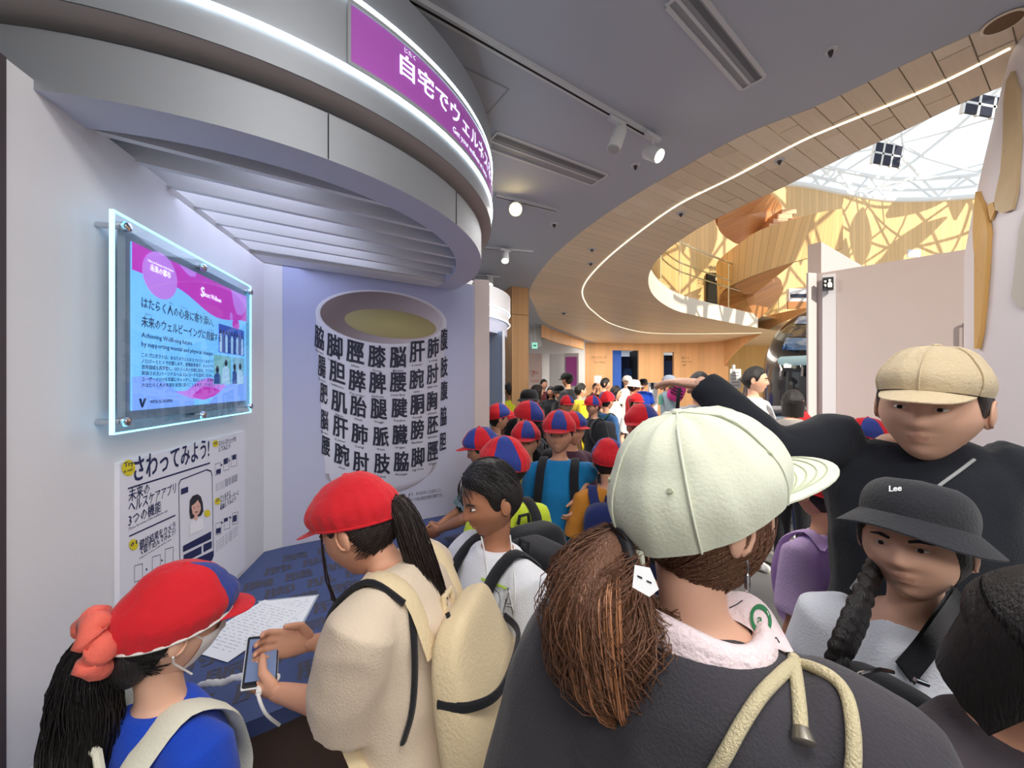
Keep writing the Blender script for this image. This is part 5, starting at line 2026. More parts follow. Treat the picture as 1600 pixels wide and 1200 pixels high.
        o.add(vs.tolist(), fs)
        return o.build(name, mat, s.root, ang=180)

    def shirt(s, mat, sleeve=.55, loose=.012, hem=.47, fold=None, flare=1.15, wide=1.0, name='shirt', topdrop=0., seed=0, vox=None):
        H = s.H
        vox = vox or (.020, .013, .0085)[s.res]
        b = MB()
        s.torso(b, loose + .004, low=hem * H, wide=wide, topdrop=topdrop)
        cuts = [(s.up(V((0, 0, hem * H))), V((0, 0, -1)), .3)]
        for n, (S_, E, W_) in s.arms.items():
            d1, d2 = E - S_, W_ - E
            g = loose + .004
            r = H
            inn = V((-S_.x * .35, 0, .012 * H))
            pts, rad = [S_ + inn, S_ + d1 * .02, S_ + d1 * .3], [.022 * r + g * .6, .031 * r + g * .9, .031 * r + g * flare]
            if sleeve <= .6:
                e = S_ + d1 * min(sleeve / .55, 1.0)
                pts += [S_ + d1 * (.3 + (min(sleeve / .55, 1) - .3) * .5), e]
                rad += [.031 * r + g * flare * 1.15, .030 * r + g * flare * 1.3]
                cuts.append((e, d1.normalized(), .032 * r + g * flare * 1.6))
            else:
                e = E + d2 * ((sleeve - .55) / .45)
                pts += [S_ + d1 * .8, E, E + d2 * .3, e]
                rad += [.028 * r + g * flare, .027 * r + g * flare, .027 * r + g * flare, .019 * r + g * flare]
                cuts.append((e, d2.normalized(), .022 * r + g * flare * 1.6))
            b.tube(pts, rad, 14)
        s.shirt_o = s.garment(name, b, vox, mat, cuts, fold if fold is not None else (0, .004, .008)[s.res], 9., seed=seed)
        return s.shirt_o

    def collar(s, mat, r=.30, th=.012, drop=0., tilt=.0, name='collar'):
        H, hh = s.H, s.hh
        b = MB()
        c = s.up(V((0, -.010 * H, H - hh * 1.30 - drop)))
        pts = [c + V((r * hh * math.cos(t), r * hh * .92 * math.sin(t), -.10 * hh * math.sin(t) - tilt * math.sin(t))) for t in [2 * math.pi * k / 24 for k in range(24)]]
        b.tube(pts, th, 8, closed=True)
        return b.build(name, mat, s.root)

    def trousers(s, mat, length=1.0, loose=.010, name='trousers'):
        H = s.H
        b = MB()
        y = s.shift.y
        b.tube([V((0, y, .545 * H)), V((0, y, .50 * H)), V((0, y, .45 * H))], [(.090 * H * s.tw + loose, .064 * H + loose), (.094 * H * s.tw + loose, .068 * H + loose), (.085 * H + loose, .062 * H + loose)], 18, ref=(1, 0, 0))
        for sd in (-1, 1):
            x = sd * .052 * H
            hip, kn, an = V((x, y, .50 * H)), V((x * 1.05, y + .01 * H, .275 * H)), V((x * 1.08, y - .005 * H, .045 * H))
            pts = [hip, hip.lerp(kn, .4), kn, kn.lerp(an, .5), an]
            rad = [.050 * H + loose, .046 * H + loose, .036 * H + loose, .032 * H + loose, .026 * H + loose]
            if length < 1:
                e = hip.lerp(kn, length / .5) if length < .5 else kn
                pts, rad = [hip, hip.lerp(e, .5), e], [.050 * H + loose, .047 * H + loose, .043 * H + loose * 1.6]
            b.tube(pts, rad, 14)
        return s.garment(name, b, (.022, .016, .012)[s.res], mat, (), 0)

    def shoes(s, mat):
        L = s.H * .15
        for an in s.feet:
            b = MB()
            sx = math.copysign(.05, an.x)
            z = .028 * s.H
            b.tube([an + V((0, -.28 * L, z - an.z)), an + V((0, -.15 * L, z - an.z + .01)), an + V((0, .15 * L, z - an.z)), an + V((sx * L, .45 * L, z * .75 - an.z)), an + V((sx * L, .68 * L, z * .6 - an.z)), an + V((sx * L, .74 * L, z * .5 - an.z))],
                   [(.10 * L, z * .7), (.20 * L, z * .98), (.20 * L, z * .98), (.22 * L, z * .73), (.17 * L, z * .55), (.05 * L, z * .3)], 12, ref=(1, 0, 0))
            b.build('shoe', mat, s.root)

    def hair(s, mat, style='short', vol=1.0, curtain=None):
        """shell following the skull above a hairline; curtain = (az0, az1, length) for hanging hair"""
        s.hair_mat = mat
        line = HAIRLINE[style]
        def hl(az):
            a = abs(az)
            for i in range(len(line) - 1):
                if line[i][0] <= a <= line[i + 1][0]:
                    t = (a - line[i][0]) / (line[i + 1][0] - line[i][0])
                    return line[i][1] + (line[i + 1][1] - line[i][1]) * t
            return line[-1][1]
        NU, NV = ((28, 8), (40, 12), (72, 24))[s.res]
        rr = random.Random(int(s.H * 9999))
        ph = rr.random() * 6
        def fn(u, v):
            az = 360 * u
            az = az - 360 if az > 180 else az
            z0 = hl(az)
            z = z0 + (1 - z0) * (1 - (1 - v) ** 1.35)
            p = head_pt(*sph(az, min(z, .9999)))
            k = 1.015 + (.075 * vol + .02 * vol * sm01((z - .3) / .7)) * sm01(v / .22)
            k += .012 * vol * noise.noise(V((u * 17 + ph, v * 3, ph))) * sm01(v / .2)
            return s.hp(p.x * k, p.y * k, p.z * k)
        b = MB()
        b.grid(fn, NU, NV, cu=True)
        if curtain:
            a0, a1, ln = curtain
            n2 = 16
            def cf(u, v):
                az = a0 + (a1 - a0) * u
                t = math.radians(az)
                k = 1.0 + .08 * vol
                taper = 1 - .25 * v
                z = .15 - (ln + .15) * v
                edge = math.sin(math.pi * u) ** .4
                return s.hp(.76 * k * math.sin(t) * (1 - .12 * v), (.80 * math.cos(t) - .04) * k * taper + .10 * v, z + .06 * noise.noise(V((u * 14, 3, ph))) * v)
            b.grid(cf, n2 * 2, 8)
            def cf2(u, v):
                p = cf(u, v)
                c = s.hp(0, 0, .1 - ln * v)
                return p.lerp(c, .12)
            b.grid(cf2, n2 * 2, 8, flip=True)
        return b.build('hair', mat, s.root, ang=180)

    def tail(s, mat, pts, rad, name='ponytail', n=0, thick=.0016, seed=1, spread=1.0, curl=0.):
        """ponytail core plus loose strands; pts in head units"""
        cs = curve([s.hp(*p) for p in pts], 24)
        rs = [rad[min(int(k / 24 * (len(rad) - 1)), len(rad) - 2)] for k in range(25)]
        rs = []
        for k in range(25):
            x = k / 24 * (len(rad) - 1)
            i = min(int(x), len(rad) - 2)
            rs.append((rad[i] + (rad[i + 1] - rad[i]) * (x - i)) * s.h2)
        b = MB()
        b.tube(cs, [r * (.92 if n else 1) for r in rs], 16)
        o = b.build(name, mat, s.root, ang=180)
        if n:
            rr = random.Random(seed)
            b = MB()
            for _ in range(n):
                a0 = rr.random() * 2 * math.pi
                k0 = rr.uniform(0, .25)
                k1 = rr.uniform(.7, 1.0)
                off = rr.uniform(.86, 1.06) * spread
                tw = rr.uniform(-.5, .5) + rr.uniform(-8, 8) * curl
                path, rd = [], []
                up = V((0, 0, 1))
                for j in range(11):
                    x = (k0 + (k1 - k0) * j / 10) * 24
                    i = min(int(x), 23)
                    c = cs[i].lerp(cs[i + 1], x - i)
                    t = (cs[i + 1] - cs[i]).normalized()
                    a = t.orthogonal().normalized()
                    ref = s.HR @ V((1, 0, 0))
                    a = (ref - t * ref.dot(t)).normalized()
                    c2 = t.cross(a)
                    r = rs[i] * (off + .06 * math.sin(j * 1.3 + a0 * 5) + curl * math.sin(j * .9 + a0 * 3))
                    ang = a0 + tw * j / 10
                    path.append(c + a * (r * math.cos(ang)) + c2 * (r * math.sin(ang)))
                    rd.append(thick * (1.0 if 0 < j < 10 else .4))
                b.tube(path, rd, 3, caps=False)
            tag(b.build('loose_hair', mat, o, ang=180), kind='stuff')
        return o

    def scalp(s, mat, az, z, target, n, lift=1.10, thick=.0013, seed=2, parent=None, end=1.0, wav=.03):
        """fine strands over the skull from a region of roots towards the head-space point target"""
        rr = random.Random(seed)
        b = MB()
        T = V(target)
        for _ in range(n):
            a, zz = rr.uniform(*az), rr.uniform(*z)
            d0 = V(sph(a, max(-.98, min(.98, zz))))
            d1 = T.normalized()
            path, rd = [], []
            ph = rr.random() * 6
            e = end * rr.uniform(.75, 1.)
            j_ = V((rr.uniform(-.12, .12), rr.uniform(-.1, .1), rr.uniform(-.14, .14)))
            lf = lift * rr.uniform(.985, 1.03)
            for k in range(9):
                t = e * k / 8
                d = d0.lerp(d1, t)
                d = (d + j_ * t).normalized()
                p = head_pt(d.x, d.y, d.z) * (lf + wav * math.sin(t * 5 + ph) * t)
                if T.length > 1.25 and t > .6:
                    p = p.lerp(T + j_ * 1.5, ((t - .6) / .4) ** 1.5 * .9)
                path.append(s.hp(*p))
                rd.append(thick * (.5 if k in (0, 8) else 1))
            b.tube(path, rd, 3, caps=False)
        return tag(b.build('loose_hair', mat, parent or s.root, ang=180), kind='stuff')

    def dome(s, b, zr, zb, rx, ry, top, pw=2.3, nu=48, nv=12, mi=None, gather=0., sag=0., c=(0, 0, 0), ng=26):
        """cap crown in head units: rim height zr in front, zb behind"""
        def fn(u, v):
            az = 2 * math.pi * u
            sx, cy = math.sin(az), math.cos(az)
            z0 = zr * (.5 + .5 * cy) + zb * (.5 - .5 * cy)
            t = v
            r = (1 - t ** pw) ** (1 / pw) if t < 1 else 0.
            bulge = 1 + .06 * math.sin(math.pi * min(1, t * 1.6)) * (1 if sag == 0 else sag)
            w = 1 + gather * math.sin(ng * az) * (1 - t) ** 2
            return s.hp(c[0] + rx * sx * r * bulge * w, c[1] + ry * cy * r * bulge * w, c[2] + z0 + (top - z0) * t)
        b.grid(fn, nu, nv, cu=True, mi=mi)
        return fn

    def brim(s, b, zr, rx, ry, length, half=58, drop=.12, curve_=.16, c=(0, 0, 0), th=.02, n=20):
        def fn(u, v, o=0.):
            az = math.radians(-half + 2 * half * u)
            sx, cy = math.sin(az), math.cos(az)
            e = 1 - (abs(2 * u - 1)) ** 2.6
            ext = length * v * e
            z = zr - drop * v * e - curve_ * (sx ** 2) * (1 if v >= 0 else 0) - .02
            return s.hp(c[0] + sx * rx * (1 + .10 * v * e), c[1] + cy * ry + ext, c[2] + z + o)
        b.grid(fn, n, 6)
        b.grid(lambda u, v: fn(u, v, -th), n, 6, flip=True)
        b.grid(lambda u, v: fn(u, 1, -th * v), n, 1)

    def school_cap(s, tilt=(0, 0, 0), rot=0., mats=None, patt=(0, 0, 1, 0, 0, 1, 0, 1), puffy=1.0, elastic=False, zr=.30, zb=-.06):
        """red and blue panelled cap with a soft red peak"""
        old = s.HR
        s.HR = s.HR @ rotm(*tilt)
        mats = mats or [cap_red, cap_blue]
        nu = (32, 48, 96)[s.res]
        ng = len(patt)
        def mi(i, j):
            return patt[int((i + .5) / nu * ng + rot) % ng]
        b = MB()
        s.dome(b, zr, zb, .80, .96, 1.22, 2.2, nu, (8, 12, 24)[s.res], mi, gather=.022 if s.res else 0, sag=1.6 * puffy, ng=22)
        if s.res == 2:
            for i, v_ in enumerate(b.v):
                p = V(v_) / s.h2
                b.v[i] = tuple(V(v_) + (V(v_) - s.head_c).normalized() * s.h2 * (.05 * noise.noise(p * 1.7) + .03 * abs(noise.noise(p * 3.1))))
        o = b.build('cap', mats, s.root, ang=180)
        b = MB()
        s.brim(b, zr + .02, .78, .90, .52, 60, .10, .10)
        b.build('peak', mats[0], o, ang=60)
        b = MB()
        band = [s.hp(.80 * math.sin(t), .955 * math.cos(t), zr * (.5 + .5 * math.cos(t)) + zb * (.5 - .5 * math.cos(t)) - .01) for t in [2 * math.pi * k / 40 for k in range(40)]]
        b.tube(band, .03 * s.h2, 6, closed=True)
        b.build('hem_band', mats[0] if not elastic else cap_white, o)
        if s.res:
            b = MB()
            b.ell(s.hp(0, 0, 1.22), (.07 * s.h2, .07 * s.h2, .035 * s.h2), s.HR, 12, 6)
            b.build('top_button', mats[0], o)
        s.HR = old
        return o

    def ball_cap(s, mat, tilt=(0, 0, 0), zr=.28, zb=-.05, length=.62, rx=.80, ry=.94, top=1.14, seams=True, brim=True, half=58, drop=.14, nm='cap'):
        old = s.HR
        s.HR = s.HR @ rotm(*tilt)
        b = MB()
        nu = (32, 48, 96)[s.res]
        fn = s.dome(b, zr, zb, rx, ry, top, 2.5, nu, (8, 12, 24)[s.res], None, sag=1.0)
        if s.res == 2:
            for i, v_ in enumerate(b.v):
                d = s.HR.transposed() @ (V(v_) - s.head_c) / s.h2
                a = math.atan2(d.x, d.y)
                b.v[i] = tuple(V(v_) + (V(v_) - s.head_c).normalized() * s.h2 * (.030 * noise.noise(V((a * 3.2, d.z * .9, 2))) + .014 * noise.noise(V((a * 7, d.z * 2.5, 5))) - .012))
        o = b.build(nm, mat, s.root, ang=180)
        if brim:
            b = MB()
            s.brim(b, zr + .03, rx * .97, ry * .93, length, half, drop, .12)
            b.build('peak', mat, o, ang=60)
        if seams and s.res:
            for k in range(6):
                b = MB()
                b.tube([fn(k / 6, t) for t in [j / 12 for j in range(13)]], .014 * s.h2, 5)
                b.build('seam', mat, o)
            b = MB()
            b.ell(fn(0, 1), (.07 * s.h2, .07 * s.h2, .03 * s.h2), s.HR, 12, 6)
            b.build('top_button', mat, o)
        s.cap_fn = fn
        s.HR = old
        return o

    def bucket(s, mat, tilt=(0, 0, 0), zr=.36, brim=.55, drop=.34, rx=.78, ry=.90, top=1.12, pw=4., flare=1.0):
        old = s.HR
        s.HR = s.HR @ rotm(*tilt)
        b = MB()
        fn = s.dome(b, zr, zr - .08, rx, ry, top, pw, 48, 12, None, sag=.2)
        o = b.build('hat', mat, s.root, ang=50)
        b = MB()
        def bf(u, v):
            az = 2 * math.pi * u
            z0 = zr * (.5 + .5 * math.cos(az)) + (zr - .08) * (.5 - .5 * math.cos(az))
            k = 1 + brim * v * flare
            wv = .04 * math.sin(az * 3 + 1) * v
            return s.hp(rx * k * math.sin(az), ry * k * math.cos(az), z0 - drop * v + wv)
        b.grid(bf, 48, 6, cu=True, flip=True)
        b.grid(lambda u, v: bf(u, v) - s.HR @ V((0, 0, .02 * s.h2)), 48, 6, cu=True)
        b.build('hat_brim', mat, o, ang=180)
        s.cap_fn = fn
        s.HR = old
        return o

def thing_at(name, person, label, cat, group=None):
    """top-level thing carried by a person; same frame as the person"""
    o = empty(name, person.root.location, 0, label, cat, group)
    o.rotation_euler = person.root.rotation_euler
    return o

def backpack(p, mat, label, w_=.30, h_=.40, d_=.16, strap=None, zc=None, dark=None, group=None, pocket=True, top=None, taper=0., sw=.024):
    """rucksack on the back of person p, with straps over both shoulders"""
    H, hh = p.H, p.hh
    strap = strap or mat
    dark = dark or M('zip_dark', (30, 30, 34), .5)
    o = thing_at('backpack', p, label, 'backpack', group)
    zs = H - hh * 1.41
    zc = zs - h_ * .46 if zc is None else zc
    by = -.062 * H - .02
    f = lambda x, y, z: p.up(V((x, y, z)))
    R = Matrix.Rotation(-p.lean, 3, 'X')
    nu, nv = ((16, 10), (24, 14), (40, 26))[p.res]
    b = MB()
    b.ell(f(0, by - d_ * .5, zc), (w_ / 2, d_ / 2, h_ / 2), R, nu, nv, .55, .5)
    def warp(b):
      if taper:
        for i, v_ in enumerate(b.v):
            t = sm01((v_[2] - (zc - h_ * .25)) / (h_ * .75))
            yb = f(0, by, v_[2]).y
            b.v[i] = (v_[0] * (1 - taper * .35 * t), yb + (v_[1] - yb) * (1 - taper * t), v_[2])
    warp(b)
    b.build('bag_body', mat, o, ang=180)
    if pocket:
        b = MB()
        b.ell(f(0, by - d_ * .95, zc - h_ * .18), (w_ * .40, d_ * .22, h_ * .27), R, nu, nv, .5, .5)
        warp(b)
        b.build('front_pocket', mat, o, ang=180)
        b = MB()
        b.tube([f(w_ * .38 * math.cos(t), by - d_ * 1.10, zc - h_ * .18 + h_ * .20 * math.sin(t)) for t in [math.pi * k / 12 for k in range(13)]], .004, 6)
        warp(b)
        b.build('zip', dark, o)
    b = MB()
    b.tube([f(w_ * .44 * math.cos(t), by - d_ * .62, zc + h_ * .40 * math.sin(t)) for t in [math.pi * k / 16 for k in range(17)]], .0045, 6)
    warp(b)
    b.build('zip', dark, o)
    b = MB()
    b.tube([f(-.025, by - .01, zc + h_ * .47), f(-.02, by - .012, zc + h_ * .56), f(.02, by - .012, zc + h_ * .56), f(.025, by - .01, zc + h_ * .47)], .007, 6)
    b.build('top_loop', strap, o)
    for sd in (-1, 1):
        x = sd * p.shw * .62
        g = .030
        ch = .062 * H
        pts = [f(sd * w_ * .25, by - .005, zc + h_ * .40), f(x, -.045 * H - g * .6, zs + .012 * H), f(x * 1.02, -.008 * H, zs + .030 * H + g * .55), f(x * 1.05, .045 * H + g * .3, zs + .004 * H), f(x * 1.1, ch + g * .6, zs - .06 * H),
               f(x * 1.25, ch * .95 + g * .6, zs - .12 * H), f(sd * .105 * H, .01 * H, zs - .20 * H), f(sd * w_ * .40, by, zc - h_ * .36)]
        b = MB()
        b.tube(curve(pts, 28), [(sw if p.res else .028, .006)] * 29, 8, ref=(1, 0, 0))
        b.build('strap', strap, o, ang=60)
    return o
from mathutils.bvhtree import BVHTree

def bvh(*objs):
    vs, fs = [], []
    for o in objs:
        mw = o.matrix_basis.copy()
        q = o.parent
        while q is not None:
            mw = q.matrix_basis @ mw
            q = q.parent
        n = len(vs)
        vs += [mw @ v_.co for v_ in o.data.vertices]
        fs += [tuple(i + n for i in f.vertices) for f in o.data.polygons]
    return BVHTree.FromPolygons(vs, fs)

def on(tree, px, py, off=.004, d=.6):
    """point where the sight line through a photo pixel meets a garment, lifted off the cloth"""
    r = V(((px - 800) / FPX, 1, (600 - py) / FPX)).normalized()
    h = tree.ray_cast(V((0, 0, CAMZ)), r)
    if h[0] is None:
        return P(px, py, d)
    return h[0] - r * off

def local(o, b):
    inv = o.matrix_basis.inverted()
    b.v = [tuple(inv @ V(p)) for p in b.v]
    return b

white_cord = M('white_cord', (232, 232, 230), .6)
plastic_white = M('plastic_white', (230, 232, 234), .35)

# ---- child in front at the left: red cap, coral scrunchie, blue shirt
A = Person('child in red cap and blue shirt with coral scrunchie and white mask', ((258 - 800) / FPX * .78, .78), 1.225, 22, head=(16, 14, 0), res=2, child=True, hh=.205, skin='light')
A.arm('L')
A.arm('R')
A.hair(H_BLACK, 'tied', 1.1)
A.body()
A.shirt(cloth('royal_blue', (28, 72, 190)), .55, .022, seed=1)
A.trousers(cloth('navy_shorts', (40, 44, 66)), .4)
A.shoes(cap_white)
A.collar(cloth('collar_cream', (226, 218, 206)), .27, .006, .03)
A.school_cap((0, -4, 4), 0, [cap_red, cap_blue], (1, 0, 0, 0, 0, 0, 0, 0), 1.05, True, .30, -.10)
A.tail(H_BLACK, [(0, -.92, -.08), (-.05, -1.10, -.18), (-.05, -1.04, -.70), (-.05, -.88, -1.4), (-.05, -.74, -2.5)], [.20, .30, .42, .50, .46], n=260, thick=.0013, seed=4)
A.scalp(H_BLACK, (92, 250), (-.62, .2), (0, -1.0, -.10), 300, 1.07, .0011, 5, wav=.01)
b = MB()
b.ell(A.hp(0, -.50, -.42), (.54 * A.h2, .40 * A.h2, .52 * A.h2), A.HR, 28, 18)
b.build('nape_hair', H_BLACK, A.root, ang=180)
# scrunchie: gathered ring of coral cloth round the tail
coral = cloth('coral', (238, 112, 96), .5, 40)
b = MB()
c0 = V((-.03, -1.06, -.10))
ring = []
rad_ = []
for k in range(48):
    t = 2 * math.pi * k / 48
    w_ = .40 + .05 * math.sin(7 * t)
    ring.append(A.hp(c0.x + w_ * math.cos(t) * .95, c0.y + .18 * math.sin(t * 5) * .4 - .12 * math.sin(t), c0.z + w_ * math.sin(t)))
    rad_.append((.20 + .045 * math.sin(t * 11) + .03 * math.sin(t * 17 + 1)) * A.h2)
b.tube(ring, rad_, 14, closed=True)
b.build('scrunchie', coral, A.root, ang=180)
# mask over nose and mouth with ear loop
b = MB()
def mk(u, v):
    az = -62 + 124 * u
    z = -.08 - .80 * v
    p = head_pt(*sph(az, z))
    k = 1.05 + .05 * math.sin(math.pi * v) * math.cos(math.radians(az))
    return A.hp(p.x * k, p.y * k, z + .04 * math.cos(math.radians(az)))
b.grid(mk, 24, 10)
mask = b.build('face_mask', M('mask_white', (238, 236, 234), .8, bump=(90, .15)), A.root, ang=180)
b = MB()
for sd in (-1, 1):
    b.tube([A.hp(sd * .58, .42, -.14), A.hp(sd * .74, .06, .14), A.hp(sd * .80, -.06, .10)], .018 * A.h2, 6)
    b.tube([A.hp(sd * .52, .40, -.78), A.hp(sd * .66, .0, -.42), A.hp(sd * .80, -.08, -.24)], .018 * A.h2, 6)
b.build('ear_loop', M('mask_white'), A.root)
backpack(A, cloth('pale_cream', (226, 224, 206)), 'pale cream backpack of the child in the blue shirt', .30, .38, .15, sw=.033)
for o in COL.objects:
    if o.name.startswith('strap') and o.parent and o.parent.get('label', '').startswith('pale cream backpack'):
        for v_ in o.data.vertices:
            pass

# ---- girl in cream T-shirt holding the phone
Bx = ((566 - 800) / FPX * .9 + .05, .9 - .01)
B = Person('girl in red cap and cream T-shirt with long ponytail, holding a phone', Bx, 1.465, -78, head=(-4, 26, 4), res=2, child=True, lean=10, hh=.212, headoff=(0, .045, -.065), skin='mid')
B.arm('L', P(548, 1106, .80), P(432, 1078, .86)) if False else B.arm('L', B.W(P(552, 1108, .80)), B.W(P(438, 1082, .86)), palm=B.Rw.transposed() @ V((-.2, .8, .5)), curl=.95, thumb=V((0, 0, 1)))
B.arm('R', B.W(P(556, 1002, 1.06)), B.W(P(486, 1004, 1.0)), palm=B.Rw.transposed() @ V((-.1, -.9, .35)), curl=.45, thumb=V((0, 0, 1)))
B.hair(H_DARK, 'tied', 1.0)
B.body()
B.shirt(cloth('cream_tee', (220, 202, 180)), .50, .030, seed=2, fold=.011)
B.trousers(cloth('pale_teal', (150, 184, 188)), .45)
B.shoes(cap_white)
B.collar(cloth('pink_collar', (206, 92, 112)), .34, .010, .02)
B.school_cap((0, -6, 0), 0, [cap_red, cap_blue], (0, 0, 1, 1, 0, 0, 0, 0, 0, 0, 0, 0), 1.0, False, .34, .02)
B.tail(H_DARK, [(0, -.80, .12), (0, -1.04, .10), (-.04, -1.10, -.40), (-.05, -1.06, -1.1), (0, -1.05, -1.9), (.05, -1.0, -2.6)], [.15, .22, .29, .29, .22, .08], n=240, thick=.0012, seed=9)
B.scalp(H_DARK, (-250, -92), (-.6, .25), (0, -.9, .08), 300, 1.06, .0011, 6, wav=.01)
b = MB()
rr = random.Random(8)
for k in range(14):
    x0 = -.62 - rr.random() * .06
    b.tube([B.hp(x0, .42, .25), B.hp(x0 - .04, .50 + .03 * rr.random(), -.15), B.hp(x0 + .0, .62 + .08 * rr.random(), -.65), B.hp(x0 + .03, .66 + .1 * rr.random(), -1.05 - .2 * rr.random())], .0011, 3, caps=False)
tag(b.build('loose_hair', H_DARK, B.root), kind='stuff')
cream_bag = cloth('cream_canvas', (224, 204, 166), .3, 160)
black_web = cloth('black_webbing', (34, 34, 38), .3)
bag = backpack(B, cream_bag, 'large cream canvas backpack with black strap edges on the girl with the phone', .36, .46, .18, dark=black_web, zc=B.H - B.hh * 1.41 - .285, taper=.5)
# extra pieces the photo shows on this bag: flap seam, side pocket, cord, black strap edges
H, hh = B.H, B.hh
zs = H - hh * 1.41 - .055
f_ = lambda x, y, z: B.up(V((x, y, z)))
byy = -.062 * H - .02
b = MB()
b.tube(curve([f_(-.145, byy - .03, zs - .10), f_(-.140, byy - .09, zs - .11), f_(-.08, byy - .135, zs - .12), f_(.08, byy - .135, zs - .12), f_(.14, byy - .09, zs - .11)], 30), [(.006, .010)] * 31, 8)
b.build('flap_edge', black_web, bag)
b = MB()
b.ell(f_(-.158, byy - .10, zs - .34), (.030, .085, .10), Matrix.Rotation(-B.lean, 3, 'X'), 24, 16, .6, .5)
b.build('side_pocket', cream_bag, bag, ang=180)
b = MB()
b.tube([f_(-.19, byy - .06 - .03 * math.cos(t), zs - .235 + .02 * math.sin(t)) for t in [k * .5 for k in range(13)]], .0035, 6)
b.build('cord_loop', black_web, bag)
b = MB()
x = -B.shw * .62
b.tube(curve([f_(x - .026, -.045 * H - .02, zs + .055 + .010 * H), f_(x - .027, -.008 * H, zs + .055 + .030 * H + .018), f_(x - .027, .045 * H + .012, zs + .055 + .006 * H), f_(x - .030, .062 * H + .02, zs + .055 - .06 * H), f_(x - .04, .06 * H + .02, zs + .055 - .12 * H)], 24), [(.005, .007)] * 25, 6)
b.build('strap_edge', black_web, bag)
b = MB()
trB = bvh(B.shirt_o)
ivB = B.root.matrix_basis.inverted()
b.tube(curve([ivB @ on(trB, x, y, .004, .85) for x, y in ((641, 940), (647, 1000), (648, 1060), (643, 1115), (630, 1160))], 20), [(.011, .005)] * 21, 6)
b.build('back_edge', black_web, bag)
b = MB()
b.tube([f_(-.05, byy - .03, zs + .012), f_(-.055, byy - .035, zs - .0), f_(-.06, byy - .045, zs - .03)], .005, 6)
b.build('zip_pull', black_web, bag)

# phone on its cable
ph = P(409, 1031, .915)
phone = empty('smartphone', ph, 0, 'black smartphone with grey screen held over the counter, white cable attached', 'phone')
la = V((.055, -.098, -.028)).normalized()
nm = V((.35, -.12, .93))
nm = (nm - la * nm.dot(la)).normalized()
sa = la.cross(nm)
R = Matrix((sa, la, nm)).transposed()
b = MB()
b.box(ph, (.068, .142, .008), R, .003)
child(b, 'case', M('phone_black', (24, 24, 28), .3), phone, smooth=False)
b = MB()
b.box(ph - nm * .002, (.0705, .145, .006), R, .002)
child(b, 'white_frame', plastic_white, phone, smooth=False)
b = MB()
b.box(ph + nm * .0042, (.060, .118, .0008), R)
child(b, 'screen', M('phone_screen', (104, 118, 150), .15, emit=(120, 136, 172), estr=.25), phone, smooth=False)
b = MB()
b.box(ph + nm * .0048 - la * .030, (.046, .020, .0004), R)
child(b, 'screen_bar', M('phone_bar', (36, 52, 108), .3), phone, smooth=False)
cab = curve([ph - sa * .036 + la * .05 - nm * .004, P(372, 1058, .93), P(350, 1066, .96), P(322, 1068, .98), P(300, 1078, 1.0)], 30)
o = empty('security_cable', P(322, 1068, .98), 0, 'thick white spiral cable running from the phone to the counter', 'cable')
b = MB()
b.tube(cab, [(.0075 + .0012 * math.sin(k * 2.1)) for k in range(31)], 10)
child(b, 'cable_sleeve', white_cord, o)
b = MB()
b.tube(curve([ph + la * .072, ph + la * .090 + V((0, 0, -.004)), ph + la * .100 + V((.01, .01, -.04)), ph + la * .10 + V((.015, .05, -.10))], 14), .0035, 8)
b.tube([ph + la * .072, ph + la * .088], .006, 8)
child(b, 'charging_lead', white_cord, o)

# ---- boy in the white T-shirt
Cx = ((772 - 800) / FPX * 1.15, 1.15)
C = Person('boy with short black hair in a white T-shirt with outlined letters', Cx, 1.385, -128, head=(6, 12, 0), res=2, child=True, hh=.215, skin='tan')
C.arm('L')
C.arm('R', C.W(P(728, 885, 1.30)), C.W(P(682, 882, 1.30)), palm=V((0, 0, -1)))
C.hair(H_BLACK, 'short', 1.7)
C.scalp(H_BLACK, (-180, 180), (.2, .95), (.2, .5, .62), 320, 1.15, .0013, 12, end=.5)
C.body()
C.shirt(cloth('white_tee', (228, 230, 236)), .52, .024, seed=3)
C.trousers(cloth('light_shorts', (196, 200, 208)), .45, .016)
C.shoes(cap_white)
C.collar(cloth('white_tee'), .34, .007, .015)
tr = bvh(C.shirt_o)
b = MB()
vs, fs, x0, x1 = text2d('KDA', .0, 2)
out = []
for X, Y in vs:
    u = (X - x0) / (x1 - x0)
    out.append(on(tr, 748 + 56 * u, 932 - (Y - .36) * 62 + 8 * u, .003, 1.05))
inv = C.root.matrix_basis.inverted()
b.add([inv @ p for p in out], fs)
let = b.build('shirt_lettering', M('tee_ink', (84, 88, 96), .7), C.root, smooth=False)
b = MB()
vs, fs, x0, x1 = text2d('KDA', -.022, 2)
b.add([inv @ on(tr, 748 + 56 * (X - x0) / (x1 - x0), 932 - (Y - .36) * 62 + 8 * (X - x0) / (x1 - x0), .0038, 1.05) for X, Y in vs], fs)
b.build('lettering_inside', cloth('white_tee'), C.root, smooth=False)
b = MB()
b.add([inv @ on(tr, x, y, .0045, 1.05) for x, y in ((752, 902), (778, 912), (792, 918), (792, 921), (776, 916), (752, 906))], [(0, 1, 2, 3, 4, 5)])
b.build('green_stripe', M('tee_green', (170, 206, 70), .7), C.root, smooth=False)
backpack(C, cloth('black_nylon', (30, 31, 36)), 'black backpack with reflective strips on the boy in white', .30, .38, .17)
bo = thing_at('neck_fan', C, 'small round white fan hanging on a white cord from the boy\'s neck', 'fan')
fc = P(799, 990, 1.02)
b = MB()
cordp = curve([P(797, 836, 1.12), on(tr, 801, 870, .006, 1.04), on(tr, 805, 920, .006, 1.03), on(tr, 803, 960, .006, 1.03), fc], 24)
b.tube(cordp, .0022, 6)
local(bo, b).build('cord', white_cord, bo)
b = MB()
